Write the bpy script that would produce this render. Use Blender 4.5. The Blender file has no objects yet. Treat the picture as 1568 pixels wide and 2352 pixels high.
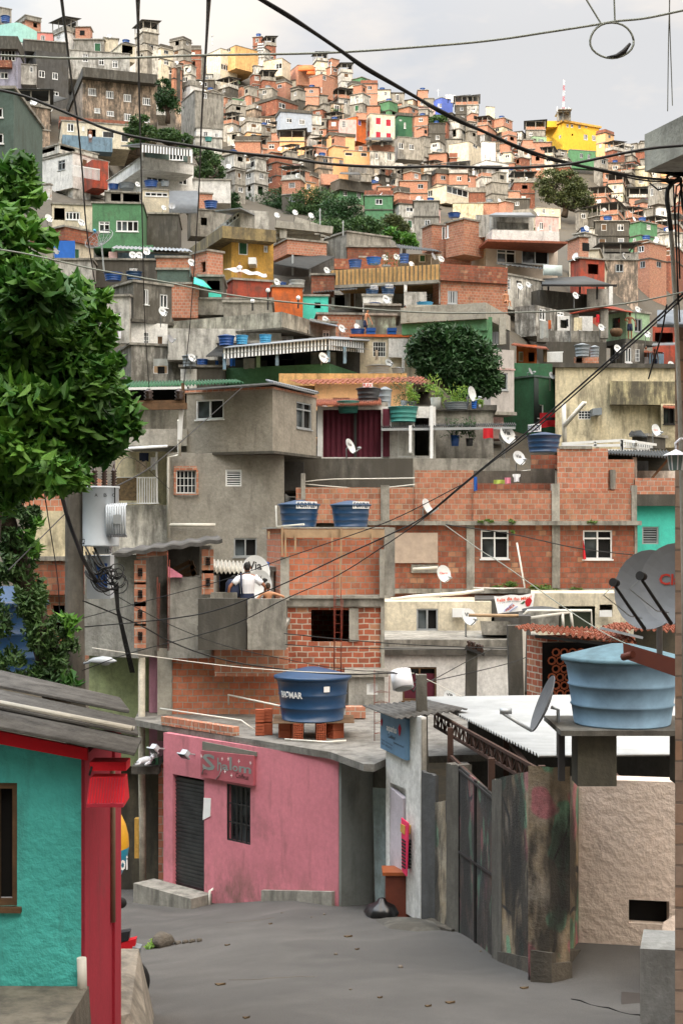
import bpy,bmesh,math,random
from mathutils import Vector,Matrix,noise as mnoise
R=math.radians
S=bpy.context.scene
COL=S.collection
rnd=random.Random(7)

# ------------------------------------------------------------------ camera, world, sun
F,CX,HY=3200.0,784.0,1230.0 # focal length and principal point in photo units (photo = 1568 x 2352 units)
cam=bpy.data.cameras.new('camera');camo=bpy.data.objects.new('camera',cam);COL.objects.link(camo)
camo.location=(0,0,0);camo.rotation_euler=(R(90),0,0)
cam.sensor_fit='VERTICAL';cam.sensor_height=24;cam.lens=24*F/2352
cam.shift_y=(HY-1176)/2352
cam.clip_start=0.1;cam.clip_end=6000
S.camera=camo
S.view_settings.view_transform='Standard';S.view_settings.look='None'
S.view_settings.exposure=0.17;S.view_settings.gamma=1;S.view_settings.use_curve_mapping=False
S.cycles.max_bounces=5;S.cycles.diffuse_bounces=3;S.cycles.glossy_bounces=2
S.cycles.transmission_bounces=3;S.cycles.transparent_max_bounces=6
S.cycles.use_denoising=True
SUN_D=Vector((0.60,0.74,-0.62)).normalized() # direction the light travels: from behind and left of the camera
el=math.asin(-SUN_D.z);az=math.atan2(-SUN_D.x,-SUN_D.y)
W=bpy.data.worlds.new('World');S.world=W;W.use_nodes=True
nt=W.node_tree;nt.nodes.clear()
def N(t,ty,**k):
    n=t.nodes.new(ty)
    for a,v in k.items():
        if hasattr(n,a):setattr(n,a,v)
        else:n.inputs[a.replace('_',' ')].default_value=v
    return n
out=N(nt,'ShaderNodeOutputWorld');bg=N(nt,'ShaderNodeBackground')
sky=N(nt,'ShaderNodeTexSky',sky_type='NISHITA',sun_disc=False,sun_elevation=el,sun_rotation=az)
bg.inputs[1].default_value=0.125
tc=N(nt,'ShaderNodeTexCoord')
mp=N(nt,'ShaderNodeMapping');mp.inputs['Scale'].default_value=(1.0,1.0,2.6)
n1=N(nt,'ShaderNodeTexNoise',Scale=3.1,Detail=6,Roughness=.55)
rp=N(nt,'ShaderNodeValToRGB');rp.color_ramp.elements[0].position=.40;rp.color_ramp.elements[1].position=.62
rp.color_ramp.elements[0].color=(5.7,6.4,7.5,1);rp.color_ramp.elements[1].color=(9.9,9.5,8.8,1)
# cloud deck: brighter overhead than at the horizon, warmer and brighter towards +X
sep=N(nt,'ShaderNodeSeparateXYZ')
zr=N(nt,'ShaderNodeMapRange',From_Min=0.33,From_Max=.85,To_Min=1.0,To_Max=2.0)
dt=N(nt,'ShaderNodeVectorMath',operation='DOT_PRODUCT');dt.inputs[1].default_value=-SUN_D
gr=N(nt,'ShaderNodeMapRange',From_Min=.05,From_Max=.9,To_Min=1.0,To_Max=5.0) # thin cloud glows on the sun's side of the sky
mm_=N(nt,'ShaderNodeMath',operation='MULTIPLY')
xr=N(nt,'ShaderNodeMapRange',From_Min=-.25,From_Max=.10,To_Min=0.0,To_Max=1.0)
tint=N(nt,'ShaderNodeMix',data_type='RGBA');tint.inputs[6].default_value=(.70,.735,.775,1);tint.inputs[7].default_value=(1.03,.90,.755,1)
mul=N(nt,'ShaderNodeMix',data_type='RGBA',blend_type='MULTIPLY');mul.inputs[0].default_value=1
sc_=N(nt,'ShaderNodeVectorMath',operation='SCALE')
mx=N(nt,'ShaderNodeMix',data_type='RGBA');mx.inputs[0].default_value=.88
L=nt.links.new
L(tc.outputs['Generated'],mp.inputs[0]);L(mp.outputs[0],n1.inputs['Vector']);L(n1.outputs[0],rp.inputs[0])
L(tc.outputs['Generated'],sep.inputs[0]);L(sep.outputs['Z'],zr.inputs[0]);L(sep.outputs['X'],xr.inputs[0])
L(xr.outputs[0],tint.inputs[0]);L(tint.outputs[2],mul.inputs[6]);L(rp.outputs[0],mul.inputs[7])
L(tc.outputs['Generated'],dt.inputs[0]);L(dt.outputs['Value'],gr.inputs[0]);L(gr.outputs[0],mm_.inputs[0]);L(zr.outputs[0],mm_.inputs[1])
L(mul.outputs[2],sc_.inputs[0]);L(mm_.outputs[0],sc_.inputs['Scale'])
L(sky.outputs[0],mx.inputs[6]);L(sc_.outputs[0],mx.inputs[7]);L(mx.outputs[2],bg.inputs[0]);L(bg.outputs[0],out.inputs[0])
sl=bpy.data.lights.new('sun','SUN');sl.energy=3.1;sl.angle=R(0.6);sl.color=(1,.75,.47)
so=bpy.data.objects.new('sun',sl);COL.objects.link(so);so.rotation_euler=SUN_D.to_track_quat('-Z','Y').to_euler();so.location=(-60,-60,90)

# ------------------------------------------------------------------ helpers
def P(px,py,Y):return Vector(((px-CX)/F*Y,Y,-(py-HY)/F*Y))
REG={'d':(0,0,1),'R1':(0,0,2.88),'R2':(514,0,2.88),'R3':(1023.5,0,2.88),'R4':(0,514,2.88),'R5':(514,514,2.88),
       'R6':(1023.5,514,2.88),'S1':(0,998,2.88),'S2':(514,998,2.88),'S3':(1023.5,998,2.88),
       'S4':(0,1482,2.704),'S5':(363,1482,2.356),'S6':(847,1482,2.1745)}
def X_(r,x):return REG[r][0]+x/REG[r][2]
def Y_(r,y):return REG[r][1]+y/REG[r][2]
RL=[(0,0),(108,108),(125,150),(155,190),(200,235),(300,360),(500,500)]
RM=[(0,0),(112,112),(125,150),(138,225),(150,270),(165,290),(190,310),(215,330),(250,345),(300,375),(335,400),(500,520)]
def piecewise(t,v):
    for (a,b),(c,d)in zip(t,t[1:]):
        if v<=c:return b+(d-b)*(v-a)/(c-a)
    return v
def RY(px,Y):
    """real distance of the far houses: the slope steps back behind the middle ground"""
    k=min(1,max(0,(px-400)/120));return piecewise(RL,Y)*(1-k)+piecewise(RM,Y)*k
def Q(r,x,y,Y):return P(X_(r,x),Y_(r,y),RY(X_(r,x),Y))

class MB:
    def __init__(s):s.v=[];s.f=[];s.m=[];s.cur=0;s.smooth=set()
    def poly(s,*pts):
        i=len(s.v);s.v+=[Vector(p)for p in pts];s.f.append(tuple(range(i,i+len(pts))));s.m.append(s.cur);return s
    def hexa(s,p): # 8 points: bottom 0-3 (ccw from above), top 4-7
        i=len(s.v);s.v+=[Vector(q)for q in p]
        for a in ((3,2,1,0),(4,5,6,7),(0,1,5,4),(1,2,6,5),(2,3,7,6),(3,0,4,7)):
            s.f.append(tuple(i+k for k in a));s.m.append(s.cur)
        return s
    def obox(s,o,a,b,c): # origin corner and three edge vectors
        o,a,b,c=Vector(o),Vector(a),Vector(b),Vector(c)
        if a.cross(b).dot(c)<0:a,b=b,a
        return s.hexa([o,o+a,o+a+b,o+b,o+c,o+a+c,o+a+b+c,o+b+c])
    def box(s,x0,y0,z0,x1,y1,z1):
        x0,x1=min(x0,x1),max(x0,x1);y0,y1=min(y0,y1),max(y0,y1);z0,z1=min(z0,z1),max(z0,z1)
        return s.obox((x0,y0,z0),(x1-x0,0,0),(0,y1-y0,0),(0,0,z1-z0))
    def bar(s,p,q,w,h=None,up=(0,0,1)):
        p,q=Vector(p),Vector(q);h=h or w;d=(q-p)
        if d.length<1e-6:return s
        d.normalize();u=Vector(up)
        if abs(d.dot(u))>.95:u=Vector((1,0,0))
        a=d.cross(u).normalized()*w;b=a.cross(d).normalized()*h
        return s.obox(p-a/2-b/2,q-p,a,b)
    def tube(s,pts,r,n=6,cap=True):
        pts=[Vector(p)for p in pts];rs=r if isinstance(r,(list,tuple))else [r]*len(pts)
        i0=len(s.v);u=None
        for k,p in enumerate(pts):
            d=(pts[min(k+1,len(pts)-1)]-pts[max(k-1,0)])
            d=d.normalized()if d.length>1e-9 else Vector((0,0,1))
            if u is None:u=d.orthogonal().normalized()
            else:
                u=u-d*u.dot(d);u=u.normalized()if u.length>1e-6 else d.orthogonal().normalized()
            w=d.cross(u)
            for j in range(n):
                a=2*math.pi*j/n;s.v.append(p+(u*math.cos(a)+w*math.sin(a))*rs[k])
        for k in range(len(pts)-1):
            for j in range(n):
                a=i0+k*n+j;b=i0+k*n+(j+1)%n
                s.smooth.add(len(s.f));s.f.append((a,b,b+n,a+n));s.m.append(s.cur)
        if cap:
            s.f.append(tuple(i0+j for j in reversed(range(n))));s.m.append(s.cur)
            e=i0+(len(pts)-1)*n;s.f.append(tuple(e+j for j in range(n)));s.m.append(s.cur)
        return s
    def lathe(s,prof,n=28,o=(0,0,0),smooth=True,wob=None):
        o=Vector(o);i0=len(s.v)
        for k,(r,z)in enumerate(prof):
            for j in range(n):
                a=2*math.pi*j/n;rr=r*(wob(a,z)if wob else 1)
                s.v.append(o+Vector((rr*math.cos(a),rr*math.sin(a),z)))
        for k in range(len(prof)-1):
            for j in range(n):
                a=i0+k*n+j;b=i0+k*n+(j+1)%n
                if smooth:s.smooth.add(len(s.f))
                s.f.append((a,b,b+n,a+n));s.m.append(s.cur)
        return s
    def build(s,name,mats,parent=None,loc=None,rot=None,smooth=False):
        """links the collected shape as ONE mesh object. loc: world origin of the object (verts are given in world space unless local)"""
        me=mesh_from(s,name,mats,Vector(loc)if loc is not None else (parent_loc(parent)if parent else Vector((0,0,0))),smooth)
        o=bpy.data.objects.new(name,me);COL.objects.link(o)
        if parent is not None:
            o.parent=parent
            if loc is not None:o.location=Vector(loc)-parent_loc(parent)
        elif loc is not None:o.location=loc
        return o
def parent_loc(p):
    l=Vector(p.location)
    while p.parent:p=p.parent;l+=Vector(p.location)
    return l
def mesh_from(s,name,mats,off=Vector((0,0,0)),smooth=False):
    me=bpy.data.meshes.new(name);me.from_pydata([tuple(v-off)for v in s.v],[],s.f)
    if not isinstance(mats,(list,tuple)):mats=[mats]
    for m in mats:me.materials.append(m)
    if max(s.m,default=0):me.polygons.foreach_set('material_index',s.m)
    sm=[smooth or (i in s.smooth)for i in range(len(s.f))]
    me.polygons.foreach_set('use_smooth',sm)
    if len(s.f)<60000:
        uv=me.uv_layers.new(name='UVMap');vs=me.vertices;buf=[]
        for p in me.polygons:
            n=p.normal
            if abs(n.z)>.72:
                for vi in p.vertices:c=vs[vi].co;buf+=(c.x,c.y)
            else:
                t=Vector((-n.y,n.x)).normalized()
                for vi in p.vertices:c=vs[vi].co;buf+=(c.x*t.x+c.y*t.y,c.z)
        uv.data.foreach_set('uv',buf)
    me.update();return me
def setp(o,label=None,cat=None,group=None,kind=None):
    if label:o['label']=label
    if cat:o['category']=cat
    if group:o['group']=group
    if kind:o['kind']=kind
    return o
def thing(name,loc,label,cat,group=None,rz=0):
    o=bpy.data.objects.new(name,None);COL.objects.link(o);o.location=loc;o.rotation_euler=(0,0,rz);o.empty_display_size=.2
    return setp(o,label,cat,group)

# ------------------------------------------------------------------ materials
def lin(h):
    h=h.lstrip('#');c=[int(h[i:i+2],16)/255 for i in (0,2,4)]
    return tuple([x/12.92 if x<=.04045 else ((x+.055)/1.055)**2.4 for x in c]+[1])
MATS={}
def base_mat(name):
    m=bpy.data.materials.new(name);m.use_nodes=True;t=m.node_tree;b=t.nodes['Principled BSDF'];MATS[name]=m
    return m,t,b
def coords(t,sc=(1,1,1),rand=True,src='Object'):
    c=N(t,'ShaderNodeTexCoord');mp=N(t,'ShaderNodeMapping');mp.inputs['Scale'].default_value=sc
    t.links.new(c.outputs[src],mp.inputs[0])
    if rand:
        oi=N(t,'ShaderNodeObjectInfo');k=N(t,'ShaderNodeMath',operation='MULTIPLY');k.inputs[1].default_value=57.0
        t.links.new(oi.outputs['Random'],k.inputs[0]);cb=N(t,'ShaderNodeCombineXYZ')
        t.links.new(k.outputs[0],cb.inputs[0]);t.links.new(k.outputs[0],cb.inputs[1]);t.links.new(cb.outputs[0],mp.inputs['Location'])
    return mp.outputs[0]
def ramp(t,src,a,b,c0=0.,c1=1.):
    r=N(t,'ShaderNodeMapRange',From_Min=a,From_Max=b,To_Min=c0,To_Max=c1);t.links.new(src,r.inputs[0]);return r.outputs[0]
def mixc(t,fac,a,b,mode='MIX'):
    m=N(t,'ShaderNodeMix',data_type='RGBA',blend_type=mode)
    for i,v in ((0,fac),(6,a),(7,b)):
        if isinstance(v,bpy.types.NodeSocket):t.links.new(v,m.inputs[i])
        else:m.inputs[i].default_value=v
    return m.outputs[2]
def noise(t,vec,scale,detail=5,rough=.6):
    n=N(t,'ShaderNodeTexNoise',Scale=scale,Detail=detail,Roughness=rough);t.links.new(vec,n.inputs['Vector']);return n.outputs[0]
def mulf(t,a,b):
    m=N(t,'ShaderNodeMath',operation='MULTIPLY')
    for i,v in ((0,a),(1,b)):
        if isinstance(v,bpy.types.NodeSocket):t.links.new(v,m.inputs[i])
        else:m.inputs[i].default_value=v
    return m.outputs[0]
def bump(t,b,h,dist=.02,st=.6):
    n=N(t,'ShaderNodeBump',Strength=st,Distance=dist);t.links.new(h,n.inputs['Height']);t.links.new(n.outputs[0],b.inputs['Normal'])
DIRT=(.045,.042,.036,1)
def plaster(name,hexc,dirt=.5,rough=.9,bmp=.012,bs=18,streak=True):
    m,t,b=base_mat(name);c=lin(hexc)
    v=coords(t);vs=coords(t,(2.0,2.0,.42))
    col=mixc(t,ramp(t,noise(t,v,1.4),.3,.75),c,tuple(x*(.66 if dirt>.2 else .82)for x in c[:3])+(1,))
    fine=ramp(t,noise(t,v,9,6,.7),.35,.7,.80 if dirt>.2 else .90,1.12 if dirt>.2 else 1.05)
    cc=N(t,'ShaderNodeVectorMath',operation='SCALE');t.links.new(col,cc.inputs[0]);t.links.new(fine,cc.inputs['Scale'])
    d1=ramp(t,noise(t,vs,1.5,7,.65),.57-.20*dirt,.76-.2*dirt)
    d2=ramp(t,noise(t,v,.55,8,.7),.62-.18*dirt,.71-.14*dirt)
    col=mixc(t,mulf(t,d1,min(.85,.3+.5*dirt)),cc.outputs[0],DIRT)
    col=mixc(t,mulf(t,d2,min(.8,.2+.55*dirt)),col,(.07,.063,.05,1))
    t.links.new(col,b.inputs['Base Color']);b.inputs['Roughness'].default_value=rough
    bump(t,b,noise(t,v,bs,4,.6),bmp,.7)
    return m
def splashed(name,hexc,base_z=.9):
    """painted wall whose foot is muddy and mossy"""
    m=plaster(name,hexc,.12,bmp=.004);t=m.node_tree;b=t.nodes['Principled BSDF'];src=b.inputs['Base Color'].links[0].from_socket
    v=coords(t,rand=False);sp=N(t,'ShaderNodeSeparateXYZ');t.links.new(v,sp.inputs[0]);z=ramp(t,sp.outputs['Z'],base_z,.25);n=noise(t,coords(t,(1.2,1.2,.6),False),1.6,7,.7)
    f=mulf(t,z,ramp(t,n,.42,.62));c=mixc(t,noise(t,v,.8,2),(.05,.06,.025,1),(.16,.12,.09,1));t.links.new(mixc(t,mulf(t,f,.85),src,c),b.inputs['Base Color']);return m
def brickm(name,c1,c2,mort,bw=.29,bh=.19,ms=.016,dirt=.3):
    m,t,b=base_mat(name);uv=coords(t,(1,1,1),False,'UV')
    nz=N(t,'ShaderNodeTexNoise',Scale=2.2,Detail=2);t.links.new(uv,nz.inputs['Vector'])
    wob=N(t,'ShaderNodeVectorMath',operation='SCALE');wob.inputs['Scale'].default_value=.05;t.links.new(nz.outputs['Color'],wob.inputs[0])
    ad=N(t,'ShaderNodeVectorMath',operation='ADD');t.links.new(uv,ad.inputs[0]);t.links.new(wob.outputs[0],ad.inputs[1])
    br=N(t,'ShaderNodeTexBrick',Scale=1.0,Mortar_Size=ms,Mortar_Smooth=.25,Bias=-.1,Brick_Width=bw,Row_Height=bh)
    br.inputs['Color1'].default_value=lin(c1);br.inputs['Color2'].default_value=lin(c2);br.inputs['Mortar'].default_value=lin(mort)
    t.links.new(ad.outputs[0],br.inputs['Vector'])
    # a second grid of the same size picks odd blocks: pale ones and burnt ones
    b2=N(t,'ShaderNodeTexBrick',Scale=1.0,Mortar_Size=0.0,Bias=0,Brick_Width=bw,Row_Height=bh)
    b2.inputs['Color1'].default_value=(0,0,0,1);b2.inputs['Color2'].default_value=(1,1,1,1)
    t.links.new(ad.outputs[0],b2.inputs['Vector'])
    v=coords(t)
    col=mixc(t,mulf(t,ramp(t,b2.outputs['Color'],.84,1.0,0,.8),ramp(t,br.outputs['Fac'],0,1,1,0)),br.outputs['Color'],(.52,.28,.16,1))
    col=mixc(t,mulf(t,ramp(t,b2.outputs['Color'],.14,.0),ramp(t,br.outputs['Fac'],0,1,.55,0)),col,(.11,.055,.035,1))
    fine=ramp(t,noise(t,v,5,7,.72),.25,.75,.70,1.25)
    cc=N(t,'ShaderNodeVectorMath',operation='SCALE');t.links.new(col,cc.inputs[0]);t.links.new(fine,cc.inputs['Scale'])
    vs=coords(t,(1.6,1.6,.4))
    d=ramp(t,noise(t,vs,.9,8,.7),.62-.2*dirt,.86-.14*dirt)
    col=mixc(t,mulf(t,d,min(.8,.35+.6*dirt)),cc.outputs[0],(.06,.04,.03,1))
    sm=mulf(t,ramp(t,noise(t,v,1.7,6,.7),.60,.72),.55) # smears of spilled mortar
    col=mixc(t,sm,col,(.34,.30,.25,1))
    t.links.new(col,b.inputs['Base Color']);b.inputs['Roughness'].default_value=.92
    inv=ramp(t,br.outputs['Fac'],0,1,1,0);bump(t,b,inv,.015,.8)
    return m
def simple(name,hexc,rough=.6,metal=0.,var=.25,scale=4,bmp=0.,coat=0.):
    m,t,b=base_mat(name);c=lin(hexc);v=coords(t)
    f=ramp(t,noise(t,v,scale,6,.65),.3,.75,1.06,1-var)
    cc=N(t,'ShaderNodeVectorMath',operation='SCALE');cc.inputs[0].default_value=c[:3];t.links.new(f,cc.inputs['Scale'])
    t.links.new(cc.outputs[0],b.inputs['Base Color']);b.inputs['Roughness'].default_value=rough;b.inputs['Metallic'].default_value=metal
    if bmp:bump(t,b,noise(t,v,scale*5,4),bmp,.6)
    return m
def leafm(name,h1,h2,h3=None,tr=.25):
    m,t,b=base_mat(name);g=N(t,'ShaderNodeNewGeometry')
    v=coords(t,rand=False)
    col=mixc(t,g.outputs['Random Per Island'],lin(h1),lin(h2))
    if h3:col=mixc(t,ramp(t,noise(t,v,.9,3),.45,.65),col,lin(h3))
    t.links.new(col,b.inputs['Base Color']);b.inputs['Roughness'].default_value=.55
    tl=N(t,'ShaderNodeBsdfTranslucent');t.links.new(col,tl.inputs[0]);mx=N(t,'ShaderNodeMixShader');mx.inputs[0].default_value=tr
    t.links.new(b.outputs[0],mx.inputs[1]);t.links.new(tl.outputs[0],mx.inputs[2])
    t.links.new(mx.outputs[0],t.nodes['Material Output'].inputs[0]);return m
BR=brickm('fired_clay_block','#bd8065','#98604a','#a89a89',.25,.19,.014,.25)
BRO=brickm('bright_clay_block','#c4866b','#ab6c54','#b3a698',.25,.19,.015,.1)
BRR=brickm('red_clay_block','#b4664b','#98503a','#c2b6a6',.29,.145,.016,.25)
BRD=brickm('weathered_clay_block','#9f5c44','#794634','#75695d',.25,.19,.012,.75)
BRP=brickm('near_clay_block','#cf8466','#b9694a','#a59c90',.25,.16,.012,.08)
TILE=brickm('wall_tile','#b59d8b','#a78f7e','#8e7d70',.30,.16,.010,.1)
WBLK=brickm('white_concrete_block','#dcdcd8','#cfcfcb','#9a9a96',.39,.19,.012,.1)
CONC=plaster('concrete','#a8a49a',.6);CONCD=plaster('dark_stained_concrete','#6f6c64',1.0);CONCL=plaster('light_concrete','#b5b1a6',.35)
CGR=plaster('rough_grey_render','#aaa8a1',.45,bmp=.03,bs=9)
CBE=plaster('beige_grey_render','#a5a197',.22,bmp=.02,bs=12)
CBE2=plaster('beige_scratched_render','#a59f93',.25,bmp=.035,bs=9)
WHT=plaster('white_plaster','#efeeea',.25);WHS=plaster('stained_white_plaster','#e3e1d8',.7);WHG=plaster('grey_white_plaster','#d0cec7',.6)
CRM=plaster('cream_plaster','#e6dab8',.5);CRL=plaster('pale_cream_plaster','#e6dcc4',.3);YEL=plaster('yellow_plaster','#e0b057',.3)
YEB=plaster('bright_yellow_plaster','#efbb3a',.08,streak=False);PEA=plaster('peach_plaster','#edb986',.15);PEC=plaster('orange_peach_plaster','#e9ba7c',.4)
ORG=plaster('orange_plaster','#dc7136',.3);GRN=plaster('green_plaster','#5d9068',.3);GRD=plaster('dark_green_plaster','#386a4a',.3)
GRL=plaster('pale_green_plaster','#a7c7a2',.3);TUR=plaster('turquoise_plaster','#4fd0bd',.1);TURD=plaster('rough_teal_plaster','#54c6bf',.10,bmp=.06,bs=7)
PNL=plaster('pale_pink_plaster','#dcb9b4',.35);LAV=plaster('lavender_plaster','#a9a8bb',.4)
BLU=plaster('blue_plaster','#5b72c4',.15);SKB=plaster('faded_blue_plaster','#7f9cb0',.4);RED=plaster('crimson_plaster','#b0283c',.1,bmp=.004);REB=plaster('bright_red_paint','#d8182a',.05,bmp=.003)
OLV=plaster('olive_green_plaster','#98a57c',.35);TAN=plaster('tan_stained_plaster','#dcc3ab',.95);GRG=plaster('green_grey_plaster','#5c6f68',.3)
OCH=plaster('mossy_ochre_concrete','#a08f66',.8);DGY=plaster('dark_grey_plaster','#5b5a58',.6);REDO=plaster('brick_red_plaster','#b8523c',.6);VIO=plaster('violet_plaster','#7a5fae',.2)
STUC=plaster('beige_stucco','#dccbbd',.05,bmp=.05,bs=8)
WF=simple('white_window_frame','#e4e6e6',.45,var=.1);AL=simple('aluminium','#aeb3b6',.4,.4,.15);DKF=simple('dark_metal','#2c2b2b',.6,.2,.3)
IRON=simple('rusty_iron','#4a3329',.8,.2,.4,12);ZN=simple('grey_roof_sheet','#8f9499',.5,.3,.3,2);ZND=simple('dark_roof_sheet','#474a4b',.7,.1,.4,2)
PEB=simple('grey_pebble','#6a6258',.9)
ZW=simple('white_roof_sheet','#e9ecee',.35,.1,.06,1.5);FC=simple('weathered_fibre_cement','#63615e',.95,0,.75,3.2,.02);FCL=simple('pale_fibre_cement','#b9b4a8',.9,0,.5,3,.02)
WOOD=simple('old_timber','#6b5138',.85,0,.5,5,.01);PLNK=simple('raw_plank','#b79a79',.85,0,.35,4);DWOOD=simple('dark_red_timber','#6e3524',.7,0,.3,5)
TILR=simple('clay_roof_tile','#9d5b43',.85,0,.6,5);TBL=simple('blue_tank_plastic','#1f4a8c',.38,var=.12);TDB=simple('navy_tank_plastic','#1d3f63',.35,var=.10)
TSK=simple('sky_blue_tank_plastic','#3f97c4',.45,var=.15);TFD=simple('faded_blue_tank_plastic','#7c9db6',.7,var=.55,scale=1.6);TTL=simple('teal_tank_plastic','#3f8e86',.55,var=.3)
TGY=simple('grey_tank_plastic','#7d858b',.55,var=.2);TBK=simple('black_tank_plastic','#2a2c30',.45,var=.2);TWG=simple('pale_grey_tank_plastic','#a3a6a2',.7,var=.3)
DSH=simple('dish_grey_white','#cfd2d2',.4,var=.08);DSG=simple('dish_grey','#8f9194',.5,.1,.15);CBL=simple('cable_black','#151515',.6);CGY=simple('cable_grey','#8c9187',.6)
PVC=simple('white_pipe','#dcd9cf',.5,var=.15);XF=simple('transformer_grey','#b7bec4',.4,.05,.08);TXT=simple('black_lettering','#1a1a1c',.6,var=.05);TXW=simple('white_lettering','#eeeeee',.6,var=.04);TXR=simple('red_lettering','#d23c2a',.6,var=.05)
SKIN=simple('brown_skin','#8d5a3e',.55,var=.12);SKIL=simple('tan_skin','#b9835f',.55,var=.12);HAIR=simple('black_hair','#17120f',.7);CLW=simple('white_cotton','#e9e9ee',.9,var=.1)
CLB=simple('dark_blue_cloth','#2c3550',.9);CLR=simple('red_cloth','#c3202b',.9,var=.15);CBU=simple('bright_blue_cloth','#2667c0',.8,var=.2);CPK=simple('pink_cloth','#e08aa0',.9);CGN=simple('green_cloth','#a9b957',.9);CUR=simple('burgundy_curtain','#5d1a2e',.8,var=.35,scale=3);CBK=simple('black_cloth','#1b1b20',.9)
COC=simple('pale_printed_cloth','#c9b9a6',.9,var=.5,scale=14)
PNK=splashed('pink_plaster','#d98491',1.25)
BARK=simple('bark','#4b3f33',.95,0,.5,6,.03);DIRTM=plaster('hillside_earth','#5a5243',.8);LFN=leafm('bright_green_leaf','#3d7127','#6f9f38','#27551d',.25)
LFM=leafm('dark_mango_leaf','#2c4d2a','#3f6535','#25401f');LFH=leafm('hill_tree_leaf','#3a5a2e','#57763c','#2c4826');LFO=leafm('olive_tree_leaf','#4a5632','#67703f','#3a4628');LFY=leafm('garden_plant_leaf','#6d9a3c','#a5bb55','#4d7a34',.4)
MOSS=leafm('moss_leaf','#4c6b2a','#6f8a3c',None,.2)
def glassm():
    m,t,b=base_mat('dark_window_glass');v=coords(t);c=mixc(t,ramp(t,noise(t,v,1.1,2),.4,.65),(.015,.018,.02,1),(.10,.12,.13,1))
    t.links.new(c,b.inputs['Base Color']);b.inputs['Roughness'].default_value=.12;b.inputs['Specular IOR Level'].default_value=.6;return m
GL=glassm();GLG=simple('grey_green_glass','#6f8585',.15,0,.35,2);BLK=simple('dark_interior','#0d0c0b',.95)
PANE={'s':GL}
# ------------------------------------------------------------------ builders
WCACHE={}
def frame_rect(mb,x0,z0,x1,z1,t,y0,y1):
    mb.box(x0,y0,z0,x1,y1,z0+t);mb.box(x0,y0,z1-t,x1,y1,z1);mb.box(x0,y0,z0+t,x0+t,y1,z1-t);mb.box(x1-t,y0,z0+t,x1,y1,z1-t)
def win_mesh(kind,w,h,far):
    """a window unit in its own frame: x along the wall, y into the wall, z up. returns (frame mesh, pane mesh or None)"""
    k,_,opt=kind.partition(':');w=round(w,1)if far else round(w,2);h=round(h,1)if far else round(h,2);w=max(w,.3);h=max(h,.3)
    key=(kind,w,h,far)
    if key in WCACHE:return WCACHE[key]
    fm={'':WF,'alu':AL,'dk':DKF,'br':WOOD}.get(opt,WF);t=.055 if not far else .09
    a,p=MB(),MB();y0,y1=.03,.10
    pm=GL
    if k in 'stqkc':
        frame_rect(a,0,0,w,h,t,y0,y1)
        top=h*.72 if k=='t' else h
        if k=='t':a.box(t,y0,top-t/2,w-t,y1,top+t/2)
        n=4 if k=='q' else 2
        for i in range(1,n):a.box(w*i/n-t/2,y0,t,w*i/n+t/2,y1,top-t/2 if k=='t' else h-t)
        if k=='t':a.box(w/2-t/2,y0,top+t/2,w/2+t/2,y1,h-t)
        a.box(-.04,-.05,-.05,w+.04,.02,0)
        p.box(t,.13,t,w/2,.15,h-t);p.cur=1;p.box(w/2+.003,.14,t,w-t,.16,h-t)
    elif k=='l':
        frame_rect(a,0,0,w,h,t,y0,y1);n=6 if not far else 3
        for i in range(n):
            z=t+(h-2*t)*(i+.5)/n;a.obox((t,y0+.01,z-.01),(w-2*t,0,0),(0,.05,.03),(0,-.006,.010))
        p.box(t,.14,t,w-t,.16,h-t)
    elif k=='g':
        frame_rect(a,0,0,w,h,t*.6,.01,.04);n=max(3,int(w/.13))
        for i in range(1,n):a.box(w*i/n-.011,.012,0.02,w*i/n+.011,.035,h-.02)
        for z in (.33,.66):a.box(.02,.014,h*z-.012,w-.02,.033,h*z+.012)
        p.box(.01,.12,.01,w-.01,.14,h-.01)
    elif k=='p': # solid leaf (door or shutter) in the given colour
        cm={'red':RED,'brown':WOOD,'grn':GRD,'grey':ZN,'wht':WHT,'vio':VIO,'dk':DKF,'tan':PLNK}.get(opt,WHT);fm=WF
        frame_rect(a,0,0,w,h,t*.8,y0,y1);p.box(t*.8,.06,t*.8,w/2-.01,.09,h-t*.8);p.box(w/2+.01,.06,t*.8,w-t*.8,.09,h-t*.8);pm=cm
        me=(mesh_from(a,'frame',fm),mesh_from(p,'panel',pm));WCACHE[key]=me;return me
    elif k=='o':
        return None,None
    if far:
        i0=len(a.v);a.v+=p.v;a.f+=[tuple(q+i0 for q in f)for f in p.f];a.m=[0]*len(a.m)+[m+1 for m in p.m]
        me=(mesh_from(a,'window',[fm,pm,BLK]),None)
    else:me=(mesh_from(a,'frame',fm),mesh_from(p,'pane',[pm,BLK]))
    WCACHE[key]=me;return me
def place_window(root,org,dr,w,h,kind,far):
    fm,pm=win_mesh(kind,w,h,far)
    if fm is None:return None
    nm='door' if h>1.75 and kind[0]in 'p' else ('shutter' if kind[0]=='p' else 'window')
    o=bpy.data.objects.new(nm,fm);COL.objects.link(o);o.parent=root;o.location=Vector(org)-parent_loc(root)
    o.rotation_euler=(0,0,math.atan2(dr.y,dr.x));
    if pm:
        q=bpy.data.objects.new('pane' if kind[0]!= 'p' else 'panel',pm);COL.objects.link(q);q.parent=o
    return o
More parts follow.
